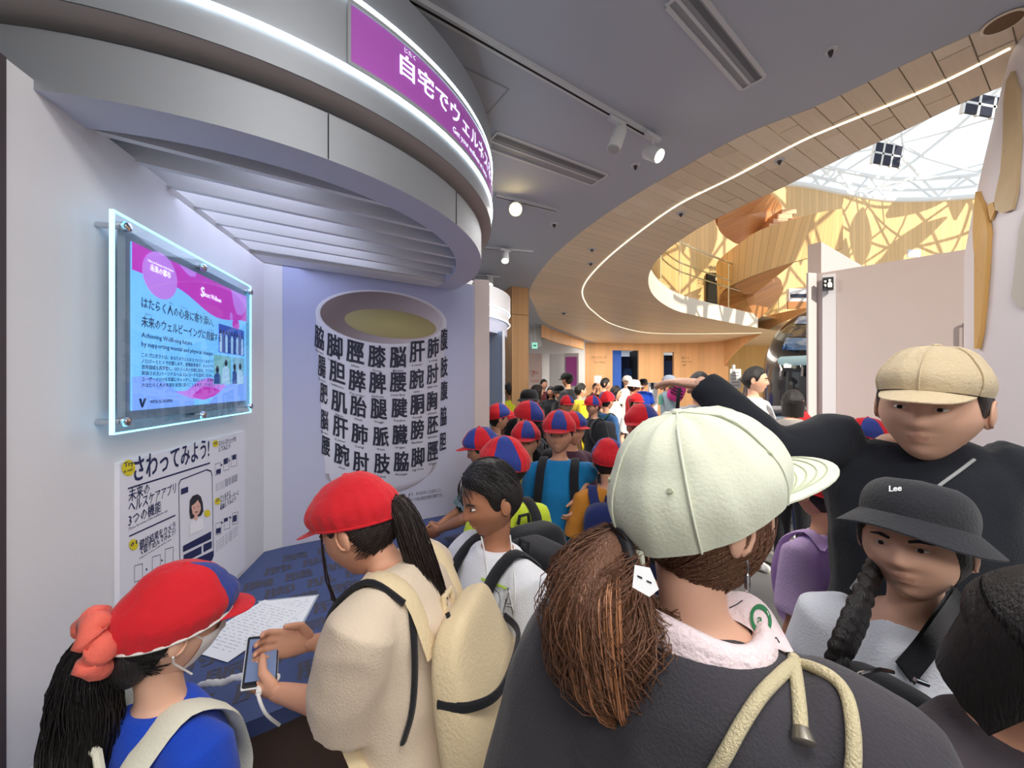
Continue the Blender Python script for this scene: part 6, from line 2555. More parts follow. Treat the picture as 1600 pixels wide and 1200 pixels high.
b.tube(curve([P(752, 838, 1.10), on(tr, 760, 880, .006, 1.0), on(tr, 764, 930, .006, 1.0), on(tr, 776, 970, .006, 1.0), fc], 24), .0022, 6)
local(bo, b).build('cord', white_cord, bo)
b = MB()
dr = V((-.45, -.85, .2)).normalized()
b.tube([fc - dr * .014, fc - dr * .010, fc + dr * .010, fc + dr * .014], [.013, .020, .020, .014], 20)
local(bo, b).build('fan_body', plastic_white, bo)
b = MB()
b.tube([fc + dr * .0145, fc + dr * .016], [.010, .008], 16)
local(bo, b).build('fan_grille', grey_print, bo)

# ---- woman in the pale green cap
Dx = ((1090 - 800) / FPX * .48, .48)
D = Person('woman in pale green cap and charcoal sweatshirt, brown hair tied low', Dx, 1.572, 34, head=(48, 4, 0), res=2, hh=.215, skin='light', shl=1.0)
D.arm('L', D.sh['L'] + V((-.075, -.01, -.26)), D.sh['L'] + V((-.07, .10, -.48)))
D.arm('R', D.sh['R'] + V((.075, -.01, -.26)), D.sh['R'] + V((.07, .10, -.48)))
H_CHEST = M('hair_chestnut', (112, 76, 56), .40, spec=.5, bump=(60, .5), stretch=(6, 6, .6))
D.hair(H_CHEST, 'woman', .8)
D.body()
D.shirt(cloth('charcoal_sweat', (62, 60, 66), .3, 300), 1.0, .030, seed=5, fold=.012, vox=.0085)
D.trousers(cloth('dark_trousers', (44, 44, 52)))
D.shoes(cap_white)
cap_green = cloth('pale_green', (214, 218, 198), .12, 240)
cap_o = D.ball_cap(cap_green, (0, -18, 0), zr=.20, zb=-.19, length=.76, rx=.86, ry=1.02, top=1.16, half=62, drop=.10)
D_old = D.HR
D.HR = D.HR @ rotm(0, -18, 0)
# stitched lines on the peak, eyelets, back opening with strap and buckle
for k in range(4):
    b = MB()
    pts = []
    for j in range(19):
        az = math.radians(-50 + 100 * j / 18)
        e = 1 - (abs(2 * (j / 18) - 1)) ** 2.6
        ext = .76 * (.25 + .2 * k) * e
        pts.append(D.hp(math.sin(az) * .86 * .97 * (1 + .1 * (.25 + .2 * k) * e), math.cos(az) * 1.02 * .93 + ext, .23 - .10 * (.25 + .2 * k) * e - .12 * math.sin(az) ** 2 - .02 + .008))
    b.tube(pts, .0009, 4)
    b.build('peak_stitching', cloth('stitch_green', (188, 194, 166)), cap_o)
for az in (60, 130, 200, 300):
    b = MB()
    p_ = D.cap_fn(az / 360, .52)
    nrm = (p_ - D.hp(0, 0, .1)).normalized()
    b.tube([p_ - nrm * .001, p_ + nrm * .0012], [.0035, .003], 10)
    b.build('eyelet', cloth('stitch_green'), cap_o)
b = MB()
b.grid(lambda u, v: D.cap_fn(.5 + (-.055 + .11 * u) * math.sqrt(max(0, 1 - v * v)), .02 + .20 * v) + (D.HR @ V((0, -.0035, 0))), 16, 6)
b.build('back_opening', H_DARK, cap_o)
b = MB()
strap_pts = [D.hp(.92 * math.sin(t), -1.06 * math.cos(t), -.19 + .0) for t in [-.42 + .07 * k for k in range(13)]]
b.tube(strap_pts, [(.004, .010)] * 13, 8, ref=(0, 0, 1)) if False else b.tube(strap_pts, [(.010, .003)] * 13, 8, ref=(0, 0, 1))
b.build('adjuster_strap', cap_green, cap_o)
b = MB()
bc_ = D.hp(.14, -1.08, -.19)
b.box(bc_, (.016, .004, .024), D.HR, .002)
b.build('buckle', M('buckle_steel', (150, 156, 150), .35, metal=.7), cap_o)
D.HR = D_old
hair_warm = M('hair_warm', (158, 106, 72), .38, spec=.5)
tl = D.tail(H_CHEST, [(0, -.72, -.55), (0, -.94, -.66), (.0, -1.12, -1.05), (.05, -1.05, -1.5), (.14, -.85, -1.85), (.2, -.70, -2.0)], [.26, .40, .62, .64, .48, .18], n=520, thick=.0007, seed=21, curl=.22)
rr = random.Random(5)
b = MB()
for k in range(280):
    a = rr.random() * 6.28
    R_ = rr.uniform(.5, .82)
    s0 = V((0, -.95, -.64))
    p1 = V((-.04 + R_ * .8 * math.cos(a), -1.18 + R_ * .5 * math.sin(a), -1.0 + .25 * rr.random()))
    p2 = V((.02 + R_ * .9 * math.cos(a + .4), -1.2 + R_ * .5 * math.sin(a + .3), -1.65 - .2 * rr.random()))
    p3 = V((.15 + .3 * math.cos(a + 1), -.85 + .25 * math.sin(a), -2.0 - .2 * rr.random()))
    b.tube([D.hp(*q_) for q_ in curve([s0, p1, p2, p3], 12)], [.0008] * 12 + [.0004], 3, caps=False)
tag(b.build('flyaway_hair', hair_warm, tl), kind='stuff')
D.scalp(H_CHEST, (55, 185), (-.55, .2), (0, -.80, -.66), 360, 1.05, .0011, 14)
D.scalp(H_CHEST, (58, 80), (-.1, .3), (.5, .2, -1.0), 26, 1.05, .0009, 15)
# hair tie with a small white charm
b = MB()
b.tube([D.hp(-.02 + .34 * math.cos(t), -.96, -.64 + .32 * math.sin(t)) for t in [2 * math.pi * k / 24 for k in range(24)]], .085 * D.h2, 10, closed=True)
tie = b.build('hair_tie', M('tie_black', (30, 28, 30), .5), D.root)
b = MB()
tp = D.HR.transposed()
ctr = D.W(P(1008, 908, .345))
vd = (D.W(V((0, 0, CAMZ))) - ctr).normalized()
rx_ = V((0, 0, 1)).cross(vd).normalized()
uy_ = vd.cross(rx_)
q = lambda x, y, o=0.: ctr + rx_ * x * .012 + uy_ * y * .012 + vd * o
loop = [q(-.75, 1.0), q(.35, .95), q(.95, -.4), q(.3, -1.0), q(-.9, -.55)]
b.slab(loop, vd * .003)
b.build('charm', plastic_white, tie, smooth=False) if False else b.build('white_charm', plastic_white, D.root, smooth=False)
b = MB()
for (x, y) in ((-.35, .28), (.30, .05)):
    b.slab([q(x - .2, y + .05, .0031), q(x + .15, y - .05, .0031), q(x + .15, y - .17, .0031), q(x - .2, y - .08, .0031)], vd * .0004)
b.build('charm_mark', M('tie_black'), D.root, smooth=False)
# towel round the neck with a green ring mark
towel = thing_at('neck_towel', D, 'pinkish white towel round the neck of the woman, with green ring mark', 'towel')
tw_mat = cloth('towel_pink', (232, 214, 218), .5, 120)
nc = D.up(V((0, -.004, D.H - D.hh * 1.25)))
b = MB()
def tow(u, v):
    t = 2 * math.pi * u
    k = 1 + .10 * v
    fx, fy = .092 * math.cos(t), .088 * math.sin(t)
    dz = .018 * math.sin(t * 3 + .4) - .05 * (math.sin(t) > 0) * math.sin(t) * v
    th = v * 2 * math.pi
    return nc + V(((.070 + .014 * math.cos(th)) * math.cos(t), (.070 + .014 * math.cos(th)) * math.sin(t), .028 * math.sin(th) * (1 + .2 * math.sin(3 * t)) + .012 * math.sin(t * 2 + 1) - .03 * math.sin(t)))
b.grid(tow, 48, 14, cu=True, cv=True)
tow_o = b.build('cloth_roll', tw_mat, towel, ang=180)
# drape of the towel end lying on the right shoulder
tr = bvh(D.shirt_o)
b = MB()
L0 = [(1128, 925), (1165, 925), (1197, 945), (1222, 985), (1231, 1016)]
L1 = [(1094, 955), (1130, 962), (1165, 978), (1200, 1005), (1226, 1019)]
cA = curve([P(x, y, .545 - .02 * i) for i, (x, y) in enumerate(L0)], 16)
cB = curve([on(tr, x, y, .010, .5) for x, y in L1], 16)
b.grid(lambda u, v: cA[round(u * 16)].lerp(cB[round(u * 16)], v) + V((0, -.012, .008)) * math.sin(math.pi * v), 16, 8)
b.grid(lambda u, v: cA[round(u * 16)].lerp(cB[round(u * 16)], v) + V((0, .006, -.006)), 16, 8, flip=True)
drape = local(towel, b).build('hanging_end', tw_mat, towel, ang=180)
tr2 = bvh(drape)
b = MB()
b.grid(lambda u, v: on(tr2, 1189 + (17 - 5 * v) * math.cos(2 * math.pi * u), 968 + (24 - 8 * v) * math.sin(2 * math.pi * u) + 4 * math.cos(2 * math.pi * u), .0025, .5), 28, 1, cu=True)
local(towel, b).build('green_ring', M('towel_green', (46, 122, 78), .7), towel, smooth=False)
b = MB()
vs, fs, x0, x1 = text2d('a', .01, 2)
b.add([on(tr2, 1183 + X * 20, 974 - Y * 22, .0028, .5) for X, Y in vs], fs)
local(towel, b).build('ring_mark', M('towel_green'), towel, smooth=False)
b = MB()
for pts in ([(1140, 950), (1152, 944), (1160, 938)], [(1205, 1000), (1213, 996), (1218, 1004)]):
    b = MB()
    b.tube([on(tr2, x, y, .002, .5) for x, y in pts], .0008, 4)
    local(towel, b).build('dark_scribble', black_print, towel)
# earring
b = MB()
b.tube([D.hp(.76, .02, -.30), D.hp(.775, .03, -.36), D.hp(.775, .03, -.44)], .010 * D.h2, 6)
b.ell(D.hp(.775, .03, -.52), (.028 * D.h2, .028 * D.h2, .10 * D.h2), None, 8, 8)
b.build('earring', chrome, D.root)
# beige bag cord over the right shoulder
cord = empty('drawstring_cord', on(tr, 1240, 1030), 0, 'thick beige drawstring cords with metal tip lying over the charcoal sweatshirt', 'cord')
cord_m = cloth('beige_cord', (206, 194, 158), .6, 420)
def lay(pts, r, n=40):
    return [on(tr, x, y, r * .9, .45) for x, y in [(V((a, c, 0))[0], c) for a, c in pts]]
for nm_, pts, r in (('cord', [(1243, 1034), (1222, 1052), (1190, 1085), (1160, 1130), (1135, 1175), (1112, 1215)], .0062), ('cord', [(1240, 1028), (1245, 1065), (1249, 1105), (1251, 1140)], .0062), ('cord', [(1243, 1036), (1268, 1042), (1300, 1058), (1322, 1085), (1332, 1130), (1334, 1180), (1330, 1220)], .0058)):
    b = MB()
    raw = curve([V((x, y, 0)) for x, y in pts], 26)
    b.tube(curve([on(tr, q_.x, q_.y, r * .8, .45) for q_ in raw], 40), r, 10)
    child(b, nm_, cord_m, cord)
b = MB()
t0, t1 = on(tr, 1251, 1136, .006, .45), on(tr, 1256, 1160, .008, .45)
b.tube([t0, t0.lerp(t1, .3), t1, t1 + (t1 - t0) * .05], [.0064, .0078, .0100, .008], 14)
child(b, 'metal_tip', M('tip_metal', (196, 190, 176), .3, metal=.9), cord)

# ---- person in beige cap and black top with the outstretched arm
Ed = .95
E_p = Person('person in beige cap and black top stretching one arm out over the crowd', ((1440 - 800) / FPX * Ed, Ed), 1.775, 214, head=(24, 2, -4), res=2, hh=.25, skin='light', shl=1.0, headoff=(0, .05, -.085))
E_p.sh['R'] = E_p.sh['R'] + V((0, 0, .05))
E_p.arm('R', E_p.W(P(1212, 704, 1.06)), E_p.W(P(1096, 601, 1.22)), hand=E_p.Rw.transposed() @ V((-.42, .90, .10)), palm=V((0, 0, -1)), curl=.22, splay=.12, thumb=V((0, 0, 1)))
E_p.arm('L')
E_p.hair(H_DARK, 'short', .9)
E_p.body()
black_top = cloth('black_top', (34, 37, 44), .3, 260)
E_p.shirt(black_top, 1.0, .026, seed=7, fold=.012, topdrop=.01, flare=.55)
E_p.trousers(cloth('dark_trousers'))
E_p.shoes(cap_white)
E_p.collar(black_top, .36, .010, .03)
beige_cap = cloth('beige_cap', (206, 188, 156), .3, 160)
E_p.ball_cap(beige_cap, (0, -2, 0), zr=.34, zb=.12, length=.50, rx=.74, ry=.88, top=1.16, drop=.20)
tr = bvh(E_p.shirt_o)
E_p_tr = tr
o = thing_at('crossbody_cord', E_p, 'thin grey cord worn diagonally across the black top', 'cord')
b = MB()
b.tube(curve([on(tr, x, y, .004, .8) for x, y in ((1522, 718), (1500, 735), (1470, 757), (1440, 782), (1400, 825), (1370, 868), (1330, 920))], 40), .0035, 8)
local(o, b).build('cord_line', M('cord_grey', (168, 170, 172), .6), o)

# ---- girl in the black bucket hat
F = Person('girl in black bucket hat with long black braid and white top', ((1425 - 800) / FPX * .73, .73), 1.425, 222, head=(16, -4, 3), res=2, child=True, hh=.205, skin='light', shl=.88)
F.arm('L')
F.arm('R')
F.hair(H_BLACK, 'woman', .8)
F.body()
F.shirt(cloth('white_cotton', (226, 230, 240)), .30, .010, seed=8, topdrop=.016)
F.trousers(cloth('grey_skirt', (120, 120, 126)), .5)
F.shoes(cap_white)
F.collar(cloth('white_cotton'), .40, .007, .030)
hat = F.bucket(cloth('black_hat', (46, 47, 52), .3, 200), (0, -10, -5), zr=.44, brim=.40, drop=.30, rx=.77, ry=.90, top=1.14, pw=3.0)
tr = bvh(hat)
b = MB()
vs, fs, x0, x1 = text2d('Lee', .035, 2)
iv = F.root.matrix_basis.inverted()
b.add([iv @ on(tr, 1389 + 20 * (X - x0) / (x1 - x0), 768 - Y * 13 - 1 * (X - x0), .002, .7) for X, Y in vs], fs)
b.build('hat_lettering', plastic_white, hat, smooth=False)
# braid over the shoulder: alternating lobes along a curve
bp_ = curve([P(1366, 890, .74), P(1356, 912, .70), P(1342, 950, .66), P(1328, 985, .645), P(1314, 1015, .64), P(1304, 1045, .65)], 22)
b = MB()
for i in range(22):
    t = (bp_[i + 1] - bp_[i]).normalized()
    sx_ = t.cross(V((0, -1, 0))).normalized()
    R = Matrix((sx_, V((0, -1, 0)), t)).transposed()
    rr_ = .017 * (1 - .35 * i / 22)
    b.ell(bp_[i] + sx_ * (.009 if i % 2 else -.009), (rr_, rr_ * 1.0, rr_ * 1.25), R @ Matrix.Rotation(.5 if i % 2 else -.5, 3, 'Y'), 12, 8)
vs, fs = remesh(b, .004, 1)
b = MB()
b.add([iv @ V(p) for p in vs], fs)
br = b.build('braid', H_BLACK, F.root, ang=180)
b = MB()
b.tube([iv @ bp_[19], iv @ bp_[20]], [.016, .016], 12)
b.build('braid_tie', chrome, br)
tr = bvh(F.shirt_o)
bagF = thing_at('shoulder_bag', F, 'black shoulder bag with wide strap across the girl in the bucket hat', 'bag')
b = MB()
# wide strap: a ribbon over the chest
ra = curve([on(tr, 1490, 915, .008, .66), on(tr, 1462, 955, .010, .62), on(tr, 1430, 1000, .010, .60), on(tr, 1400, 1035, .012, .58)], 16)
rb_ = curve([on(tr, 1512, 945, .008, .66), on(tr, 1490, 985, .010, .62), on(tr, 1455, 1030, .010, .60), on(tr, 1425, 1068, .012, .58)], 16)
b.grid(lambda u, v: ra[round(u * 16)].lerp(rb_[round(u * 16)], v) + V((0, -.004, 0)), 16, 3)
b.grid(lambda u, v: ra[round(u * 16)].lerp(rb_[round(u * 16)], v) + V((0, .002, 0)), 16, 3, flip=True)
local(bagF, b).build('wide_strap', black_web, bagF, ang=180)
b = MB()
b.ell(P(1390, 1122, .62), (.075, .040, .060), Matrix.Rotation(.35, 3, 'Y') @ Matrix.Rotation(-.6, 3, 'Z'), 28, 18, .6, .6)
local(bagF, b).build('bag_body', cloth('black_nylon'), bagF, ang=180)
b = MB()
b.tube([P(1318, 1072, .57), P(1345, 1052, .56), P(1375, 1046, .56), P(1396, 1050, .56)], .0028, 6)
local(bagF, b).build('zip', chrome, bagF)
b = MB()
b.box(P(1440, 1066, .57), (.022, .006, .006), Matrix.Rotation(.35, 3, 'Y'), .001)
local(bagF, b).build('buckle', chrome, bagF, smooth=False)

# ---- child close by at the right edge, head bent down
G = Person('child with dark hair bending down, seen from above at close range', ((1606 - 800) / FPX * .47, .47), 1.435, 178, head=(-14, 36, 0), res=2, child=True, hh=.212, skin='mid', headoff=(0, .03, -.02))
G.arm('L')
G.arm('R')
G.hair(H_BLACK, 'fringe', 1.0, curtain=(74, 286, .95))
G.scalp(M('hair_sheen', (88, 82, 80), .4, spec=.5), (-110, 110), (.25, .95), (-.25, .80, .20), 420, 1.11, .0011, 30, end=.95)  # lighter grey strands paint a sheen onto the black hair
G.body()
G.shirt(cloth('dark_dress', (70, 64, 70)), .4, .015, seed=9)
G.trousers(cloth('dark_trousers'), .45)
G.shoes(cap_white)
b = MB()
def frill(u, v):
    t = -2.4 + 4.8 * u
    r = .055 + .075 * v
    wv = .010 * math.sin(t * 9) * v
    c = G.up(V((0, 0, G.H - G.hh * 1.36)))
    return c + V((r * math.sin(t) * 1.15, r * math.cos(t), -.045 * v + wv))
b.grid(frill, 72, 6)
b.grid(lambda u, v: frill(u, v) - V((0, 0, .002)), 72, 6, flip=True)
b.build('frill_collar', cloth('frill_white', (206, 206, 206)), G.root, ang=180)
# ------------------------------------------------------------------ the crowd behind
GREY_TEE = cloth('grey_tee', (150, 152, 156))
NAVY = cloth('navy_cloth', (42, 52, 92))
BLACK = cloth('black_cloth', (36, 37, 42))
JEANS = cloth('jeans', (64, 78, 108))
YEL = cloth('yellow_cloth', (232, 206, 52))
LIME = cloth('lime_cloth', (196, 216, 56))
WHITE = cloth('white_cloth', (224, 224, 226))
TEAL_BLUE = cloth('bright_blue', (28, 120, 176))
ORANGE = cloth('ochre', (196, 128, 48))
SHOE = cap_white
CROWD = 'school children in red and blue caps'
PATT = [(0, 1, 0, 0, 1, 0), (0, 1, 0, 1, 0, 0, 1), (1, 0, 0, 1, 0, 0), (0, 0, 1, 0, 0, 1, 1)]
cnt = [0]

def folk(label, px, top, d, face, shirt=None, sleeve=.5, pants=None, hair='short', hmat=None, cap=None, res=1, kid=False, head=(0, 4, 0), skin='mid', L=None, R_=None, bag=None, curtain=None, loose=.014, lean=0., pl=None, group=None):
    """a standing person whose head (or cap) top is seen at pixel (px, top) at depth d"""
    x, y = (px - 800) / FPX * d, d
    H = CAMZ + (600 - top) / FPX * d - (.022 if cap else .012)
    p = Person(label, (x, y), H, face, head=head, skin=skin, res=res, child=kid, lean=lean, group=group)
    for n, spec in (('L', L), ('R', R_)):
        if spec is None or isinstance(spec, str):
            p.arm(n, spec)
        else:
            p.arm(n, p.W(spec[0]), p.W(spec[1]), curl=.5)
    cnt[0] += 1
    p.hair(hmat or H_BLACK, hair, 1.0, curtain)
    p.body()
    p.shirt(shirt or WHITE, sleeve, loose, seed=cnt[0])
    p.trousers(pants or (NAVY if kid else JEANS), .45 if kid and cnt[0] % 2 else (pl or 1.0))
    p.shoes(SHOE)
    if cap == 'school':
        p.school_cap((0, -4 if res else 0, 0), cnt[0] * .9, None, PATT[cnt[0] % 4], 1.0)
    elif cap is not None:
        kind, m = cap
        if kind == 'ball':
            p.ball_cap(m, seams=False)
        else:
            p.bucket(m, zr=.34, brim=.5 if kind == 'wide' else .34, drop=.22, pw=3.)
    if bag is not None:
        m, lab = bag
        backpack(p, m, lab, .27 if kid else .30, .34 if kid else .40, .14)
    return p

BAGB = cloth('bag_black', (32, 33, 38))
BAGN = cloth('bag_navy', (36, 46, 98))
lav = cloth('lavender', (214, 186, 232), .3, 120)
# near rows
Hk = folk('child in a lavender backpack standing behind the woman in the pale green cap', 1286, 716, 1.38, -16, lav, .5, cloth('dark_shorts', (46, 44, 50)), 'short', cap='school', kid=True, res=1)
lb = backpack(Hk, lav, 'lavender backpack with small black logo patch worn by a child', .29, .38, .15, zc=1.05)
byy = -.062 * Hk.H - .02
b = MB()
b.box(Hk.up(V((-.015, byy - .152, 1.13))), (.055, .006, .040), Matrix.Rotation(0, 3, 'Z'), .002)
pch = b.build('logo_patch', black_web, lb, smooth=False)
b = MB()
o_ = Hk.up(V((-.015, byy - .1565, 1.13)))
Rz = Matrix.Rotation(0, 3, 'Z')
for r0, r1 in ((.012, .0095), (.008, .0055)):
    b.grid(lambda u, v: o_ + Rz @ V((.010 - (r0 + (r1 - r0) * v) * math.cos(math.pi / 2 * u), 0, -.008 + 1.4 * (r0 + (r1 - r0) * v) * math.sin(math.pi / 2 * u))), 8, 1)
vs, fs, x0, x1 = text2d('THE', .02, 1)
for i, wd in enumerate(('THE', 'NORTH', 'FACE')):
    vs, fs, x0, x1 = text2d(wd, .02, 1)
    b.add([o_ + Rz @ V((-.020 + X * .0052, 0, .004 - .006 * i + Y * .0052)) for X, Y in vs], fs)
b.build('patch_lettering', plastic_white, pch, smooth=False)
b = MB()
b.ell(Hk.up(V((0, byy - .05, 1.215))), (.12, .06, .05), None, 20, 12, .7, .7)
b.build('grey_top', cloth('bag_grey', (170, 174, 184)), lb, ang=180)
folk('child in ochre T-shirt with striped red and blue cap seen from behind', 950, 685, 2.0, 8, ORANGE, .5, NAVY, 'short', cap='school', kid=True, res=2, bag=(BAGN, 'navy backpack on the child in the ochre T-shirt'))
folk('child in bright blue T-shirt and cap, one hand at the hip', 874, 640, 2.15, 196, TEAL_BLUE, .5, TEAL_BLUE, 'short', cap='school', kid=True, res=1, L=(P(918, 740, 2.15), P(905, 780, 2.05)), bag=(BAGB, 'black backpack worn by the child in bright blue'))
folk('child in lime shirt and red and blue cap leaning towards the counter', 792, 682, 1.55, -34, LIME, .55, JEANS, 'short', cap='school', kid=True, res=2, head=(-20, 8, 0), bag=(BAGB, 'bulky black backpack on the child in the lime shirt'))
folk('child resting clasped hands on the far end of the counter', 758, 666, 2.1, -98, cloth('dull_teal', (104, 124, 128)), .5, NAVY, 'short', cap='school', kid=True, res=1, head=(10, 14, 0), skin='tan',
     L=(P(722, 812, 1.88), P(686, 828, 1.98)), R_=(P(716, 800, 2.2), P(684, 822, 2.08)))
folk('child in capped row nearest the wooden pillar, looking right', 776, 630, 3.3, 70, BLACK, .5, NAVY, 'short', cap='school', kid=True, res=1, bag=(BAGB, 'black backpack beside the wall end by the pillar'))
folk('child with plain red cap peak, second by the wooden pillar', 789, 640, 3.7, 60, WHITE, .5, NAVY, 'short', cap='school', kid=True, res=0)
folk('adult in black soft hat and black jacket near the pillar', 826, 606, 3.5, 24, BLACK, .95, BLACK, 'short', cap=('bucket', cloth('soft_black', (26, 26, 28))), res=1)
folk('person in yellow polo shirt half hidden by the blue booth panel', 797, 597, 5.6, -40, cloth('yellow_green', (206, 206, 50)), .5, BLACK, 'short', res=0, skin='tan')
folk('child in capped group, head turned left under the black hat', 829, 626, 2.75, -60, BLACK, .5, NAVY, 'short', cap='school', kid=True, res=1, bag=(BAGB, 'dark backpack under the black soft hat'))
folk('child in yellow shirt between the lime and blue shirts', 822, 656, 2.3, 190, YEL, .5, NAVY, 'short', cap='school', kid=True, res=1)
folk('child in dark top behind the bright blue T-shirt', 893, 642, 2.65, 150, cloth('plum', (74, 46, 60)), .5, NAVY, 'short', cap='school', kid=True, res=1)
folk('child with large red cap facing left in the middle of the crowd', 1004, 630, 2.2, 214, cloth('rust', (120, 84, 76)), .5, NAVY, 'short', cap='school', kid=True, res=1)
folk('child whose cap shows just above the pale green cap', 1052, 655, 2.0, 160, BLACK, .5, NAVY, 'short', cap='school', kid=True, res=1)
folk('man in grey T-shirt with a black shoulder strap and folded arms', 1092, 580, 3.1, 186, GREY_TEE, .5, JEANS, 'short', res=1, L='fold', R_='fold', loose=.02)
folk('man in white T-shirt looking right by the black pod', 1178, 572, 3.5, 150, WHITE, .5, JEANS, 'short', res=1, L='fold', R_='fold', skin='light', head=(-20, 2, 0))
folk('woman with dark bobbed hair and striped grey shirt by the pod', 1238, 608, 3.3, 60, cloth('striped_grey', (150, 146, 144)), .5, BLACK, 'woman', H_BLACK, res=1, curtain=(50, 310, 1.15), skin='light')
folk('child with capped head just under the dark bobbed hair', 1251, 640, 3.9, -70, BLACK, .5, NAVY, 'short', cap='school', kid=True, res=1)
folk('child with capped head beside the pale partition post', 1283, 661, 3.4, 20, WHITE, .5, NAVY, 'short', cap='school', kid=True, res=1)
folk('child with cap just left of the beige capped face', 1360, 652, 2.3, -60, cloth('plain_blue', (70, 84, 140)), .5, NAVY, 'short', cap='school', kid=True, res=1)
folk('person with dark hair and pink collar behind the beige capped head', 1506, 652, 1.75, -10, cloth('pink_grey', (206, 120, 150)), .5, BLACK, 'woman', H_DARK, res=1)
# far rows
folk('woman with chin-length brown hair looking right, beyond the black hat', 838, 599, 5.5, 75, BLACK, .95, BLACK, 'woman', H_DARK, res=0, curtain=(60, 300, 1.0), skin='light')
folk('man in dark red shirt beyond the brown-haired woman', 849, 592, 8.6, 150, cloth('dark_red', (96, 44, 46)), .5, JEANS, 'short', res=0)
folk('woman with long black hair in front of the white booth', 861, 603, 7.4, 200, BLACK, .95, BLACK, 'woman', res=0, curtain=(60, 300, 2.2))
folk('man in black cap and black T-shirt before the magenta poster', 887, 581, 6.8, -50, BLACK, .5, BLACK, 'short', cap=('ball', cloth('soft_black')), res=0)
folk('child in dark bucket hat beside the man in the black cap', 874, 601, 7.0, -120, BLACK, .5, BLACK, 'short', cap=('bucket', cloth('soft_black')), kid=True, res=0)
folk('child in red cap facing the camera before the black T-shirt man', 885, 617, 5.0, 170, GREY_TEE, .5, NAVY, 'short', cap='school', kid=True, res=0)
folk('woman in yellow cardigan with tied black hair looking right', 906, 598, 5.8, 80, YEL, .95, YEL, 'tied', res=1, skin='light', pl=.5)
folk('child in black T-shirt with grey backpack facing left', 928, 618, 4.7, -110, BLACK, .5, BLACK, 'short', cap='school', kid=True, res=1, bag=(cloth('bag_dark_grey', (64, 64, 68)), 'dark grey backpack on the child in the black T-shirt'))
folk('child in denim blue jacket looking right, in the crowd', 947, 611, 5.0, 60, cloth('denim', (54, 92, 140)), .9, NAVY, 'short', cap='school', kid=True, res=1, bag=(cloth('bag_green', (30, 74, 72)), 'dark green backpack on the denim blue jacket'))
folk('person in maroon raising both hands to the face to take a photo', 931, 598, 8.8, 180, cloth('maroon', (78, 40, 44)), .9, BLACK, 'short', res=0, L='up', R_='up')
folk('woman with dark hair looking right before the wall notice', 945, 590, 7.8, 110, cloth('mauve', (130, 110, 120)), .5, BLACK, 'woman', res=0, skin='light')
folk('woman in white cardigan with parted dark hair facing right', 961, 602, 6.0, 120, WHITE, .9, BLACK, 'woman', res=1, curtain=(70, 290, 1.2), skin='light')
folk('man in white cap and white shirt before the dark doorway', 979, 586, 8.6, 150, WHITE, .5, BLACK, 'short', cap=('ball', cap_white), res=0)
folk('woman in red shirt and wide white sun hat', 989, 592, 6.4, 100, cloth('red_shirt', (206, 38, 44)), .9, BLACK, 'woman', cap=('wide', cap_white), res=1)
folk('girl in red cap and white top facing the camera', 994, 614, 5.1, 172, WHITE, .4, BLACK, 'woman', cap='school', kid=True, res=1, skin='light', curtain=(80, 280, 1.3))
folk('child in royal blue shirt and black hat before the far wood wall', 1005, 591, 10.0, 190, cloth('royal_blue'), .5, BLACK, 'short', cap=('bucket', cloth('soft_black')), kid=True, res=0)
folk('person in pale blue vest and grey cap holding a pink bag', 1044, 585, 6.6, 110, cloth('pale_blue', (170, 208, 222)), .5, JEANS, 'short', cap=('ball', cloth('grey_cap', (150, 162, 186))), res=1, R_='fold', L='fold')

# black strap of the man in grey
b = MB()
sp_ = [P(1062, 606, 2.93), P(1060, 618, 2.90), P(1059, 632, 2.88), P(1058, 648, 2.88), P(1056, 664, 2.9)]
o = empty('shoulder_strap', sp_[0], 0, 'black shoulder strap on the grey T-shirt of the man with folded arms', 'strap')
b.tube(curve(sp_, 12), [(.014, .006)] * 13, 6, ref=(1, 0, 0))
child(b, 'webbing', black_web, o)
# pink bag held by the person in pale blue
o = empty('pink_bag', P(1056, 612, 6.3), 0, 'bright pink patterned bag held by the person in the pale blue vest', 'bag')
b = MB()
b.ell(P(1057, 612, 6.3), (.13, .07, .16), Matrix.Rotation(.4, 3, 'Y'), 20, 14, .6, .6)
child(b, 'bag_body', cloth('hot_pink', (222, 70, 160)), o, ang=180)
for k in (-1, 0, 1):
    b = MB()
    b.box(P(1057, 612 + 5 * k, 6.22), (.22, .02, .02), Matrix.Rotation(.5, 3, 'Y'))
    child(b, 'dark_stripe', cloth('plum'), o, smooth=False)
b = MB()
b.tube([P(1050, 604, 6.3), P(1052, 594, 6.3), P(1060, 595, 6.3), P(1062, 603, 6.3)], .012, 6)
child(b, 'handle', cloth('plum'), o)
o = empty('water_bottle', P(1023, 618, 6.2), 0, 'pale green bottle held beside the pale blue vest', 'bottle')
b = MB()
c = P(1032, 624, 6.48)
b.lathe(c, [(.001, -.09), (.035, -.09), (.035, .05), (.016, .08)], 16)
child(b, 'bottle_body', M('bottle_green', (120, 206, 180), .25), o)
b = MB()
b.lathe(c, [(.018, .08), (.018, .105), (.001, .105)], 12)
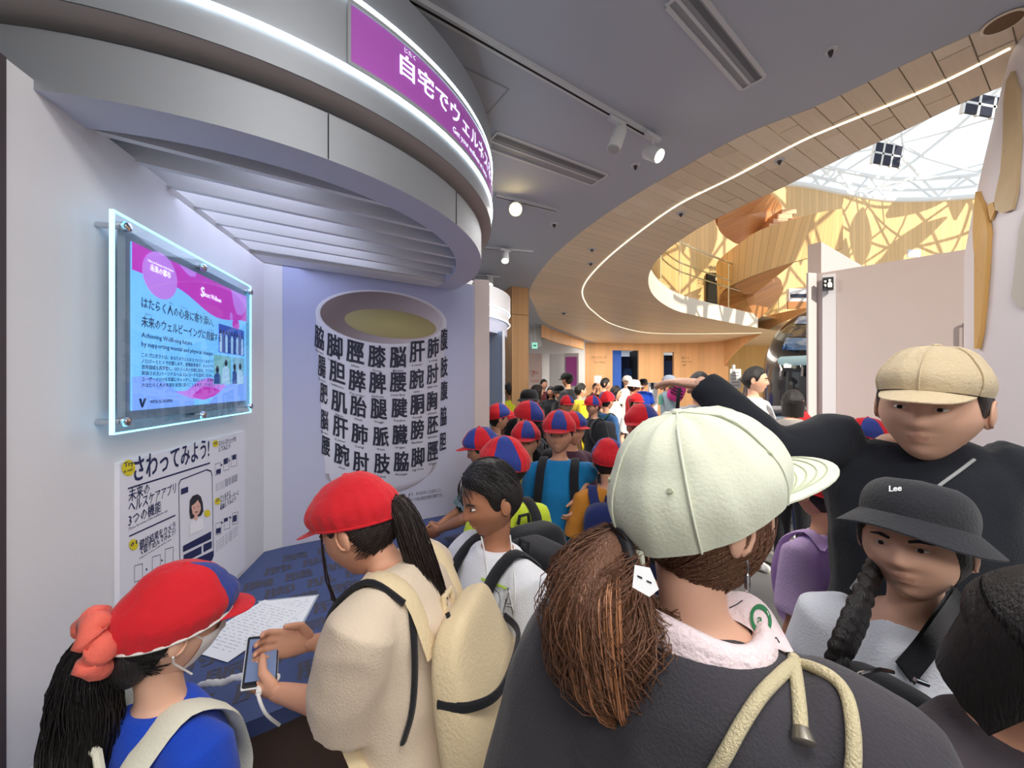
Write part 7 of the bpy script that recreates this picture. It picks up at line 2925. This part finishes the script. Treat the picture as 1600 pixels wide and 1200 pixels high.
child(b, 'bottle_cap', plastic_white, o)
# white notice on a stand, camera tripod and pale counter beside the pod
o = empty('notice_stand', P(1147, 600, 7.0) * 1, 0, 'white notice on a slim stand in front of the bright wood wall', 'sign')
b = MB()
b.box(P(1149, 592, 7.0), (.20, .02, .36))
child(b, 'notice_board', white_paint, o, smooth=False)
b = MB()
for k in range(5):
    b.box(P(1149, 582 + 5 * k, 6.985), (.14, .002, .012))
tag(child(b, 'printed_line', grey_print, o, smooth=False), kind='stuff')
c = P(1149, 600, 7.02)
b = MB()
b.tube([V((c.x, c.y, .02)), c + V((0, .01, .25))], .014, 8)
child(b, 'stand_pole', chrome, o)
b = MB()
b.lathe(V((c.x, c.y, 0)), [(.16, 0), (.16, .015), (.02, .025)], 24)
child(b, 'stand_base', plastic_white, o)
b = MB()
b.tube([P(1146, 570, 7.0), P(1146, 580, 7.0)], .03, 8)
child(b, 'stand_top', plastic_white, o)
o = empty('tripod', V((P(1163, 600, 6.6).x, 6.6, 0)), 0, 'small grey tripod with a device on top left of the white T-shirt man', 'tripod')
c = P(1165, 592, 6.6)
for a in (0, 2.1, 4.2):
    b = MB()
    b.tube([c - V((0, 0, .03)), V((c.x + .28 * math.cos(a), c.y + .28 * math.sin(a), .01))], .014, 8)
    child(b, 'leg', M('tripod_grey', (150, 140, 150), .4), o)
b = MB()
b.box(c, (.16, .08, .07), Matrix.Rotation(-.5, 3, 'Y'), .01)
child(b, 'head', M('tripod_dark', (84, 82, 92), .4), o, smooth=False)
o = empty('pale_counter', V((P(1215, 640, 4.6).x, 4.6, 0)), 0, 'pale blue white draped table with slanted top beside the black pod', 'table')
b = MB()
c = P(1206, 628, 4.7)
b.box(V((c.x, c.y, .62)), (.42, .5, 1.24), None, .03)
child(b, 'drape', M('pale_drape', (206, 226, 240), .5), o, smooth=False)
b = MB()
b.box(V((c.x, c.y - .02, 1.27)), (.46, .5, .05), Matrix.Rotation(-.3, 3, 'X'), .01)
child(b, 'slanted_top', plastic_white, o, smooth=False)
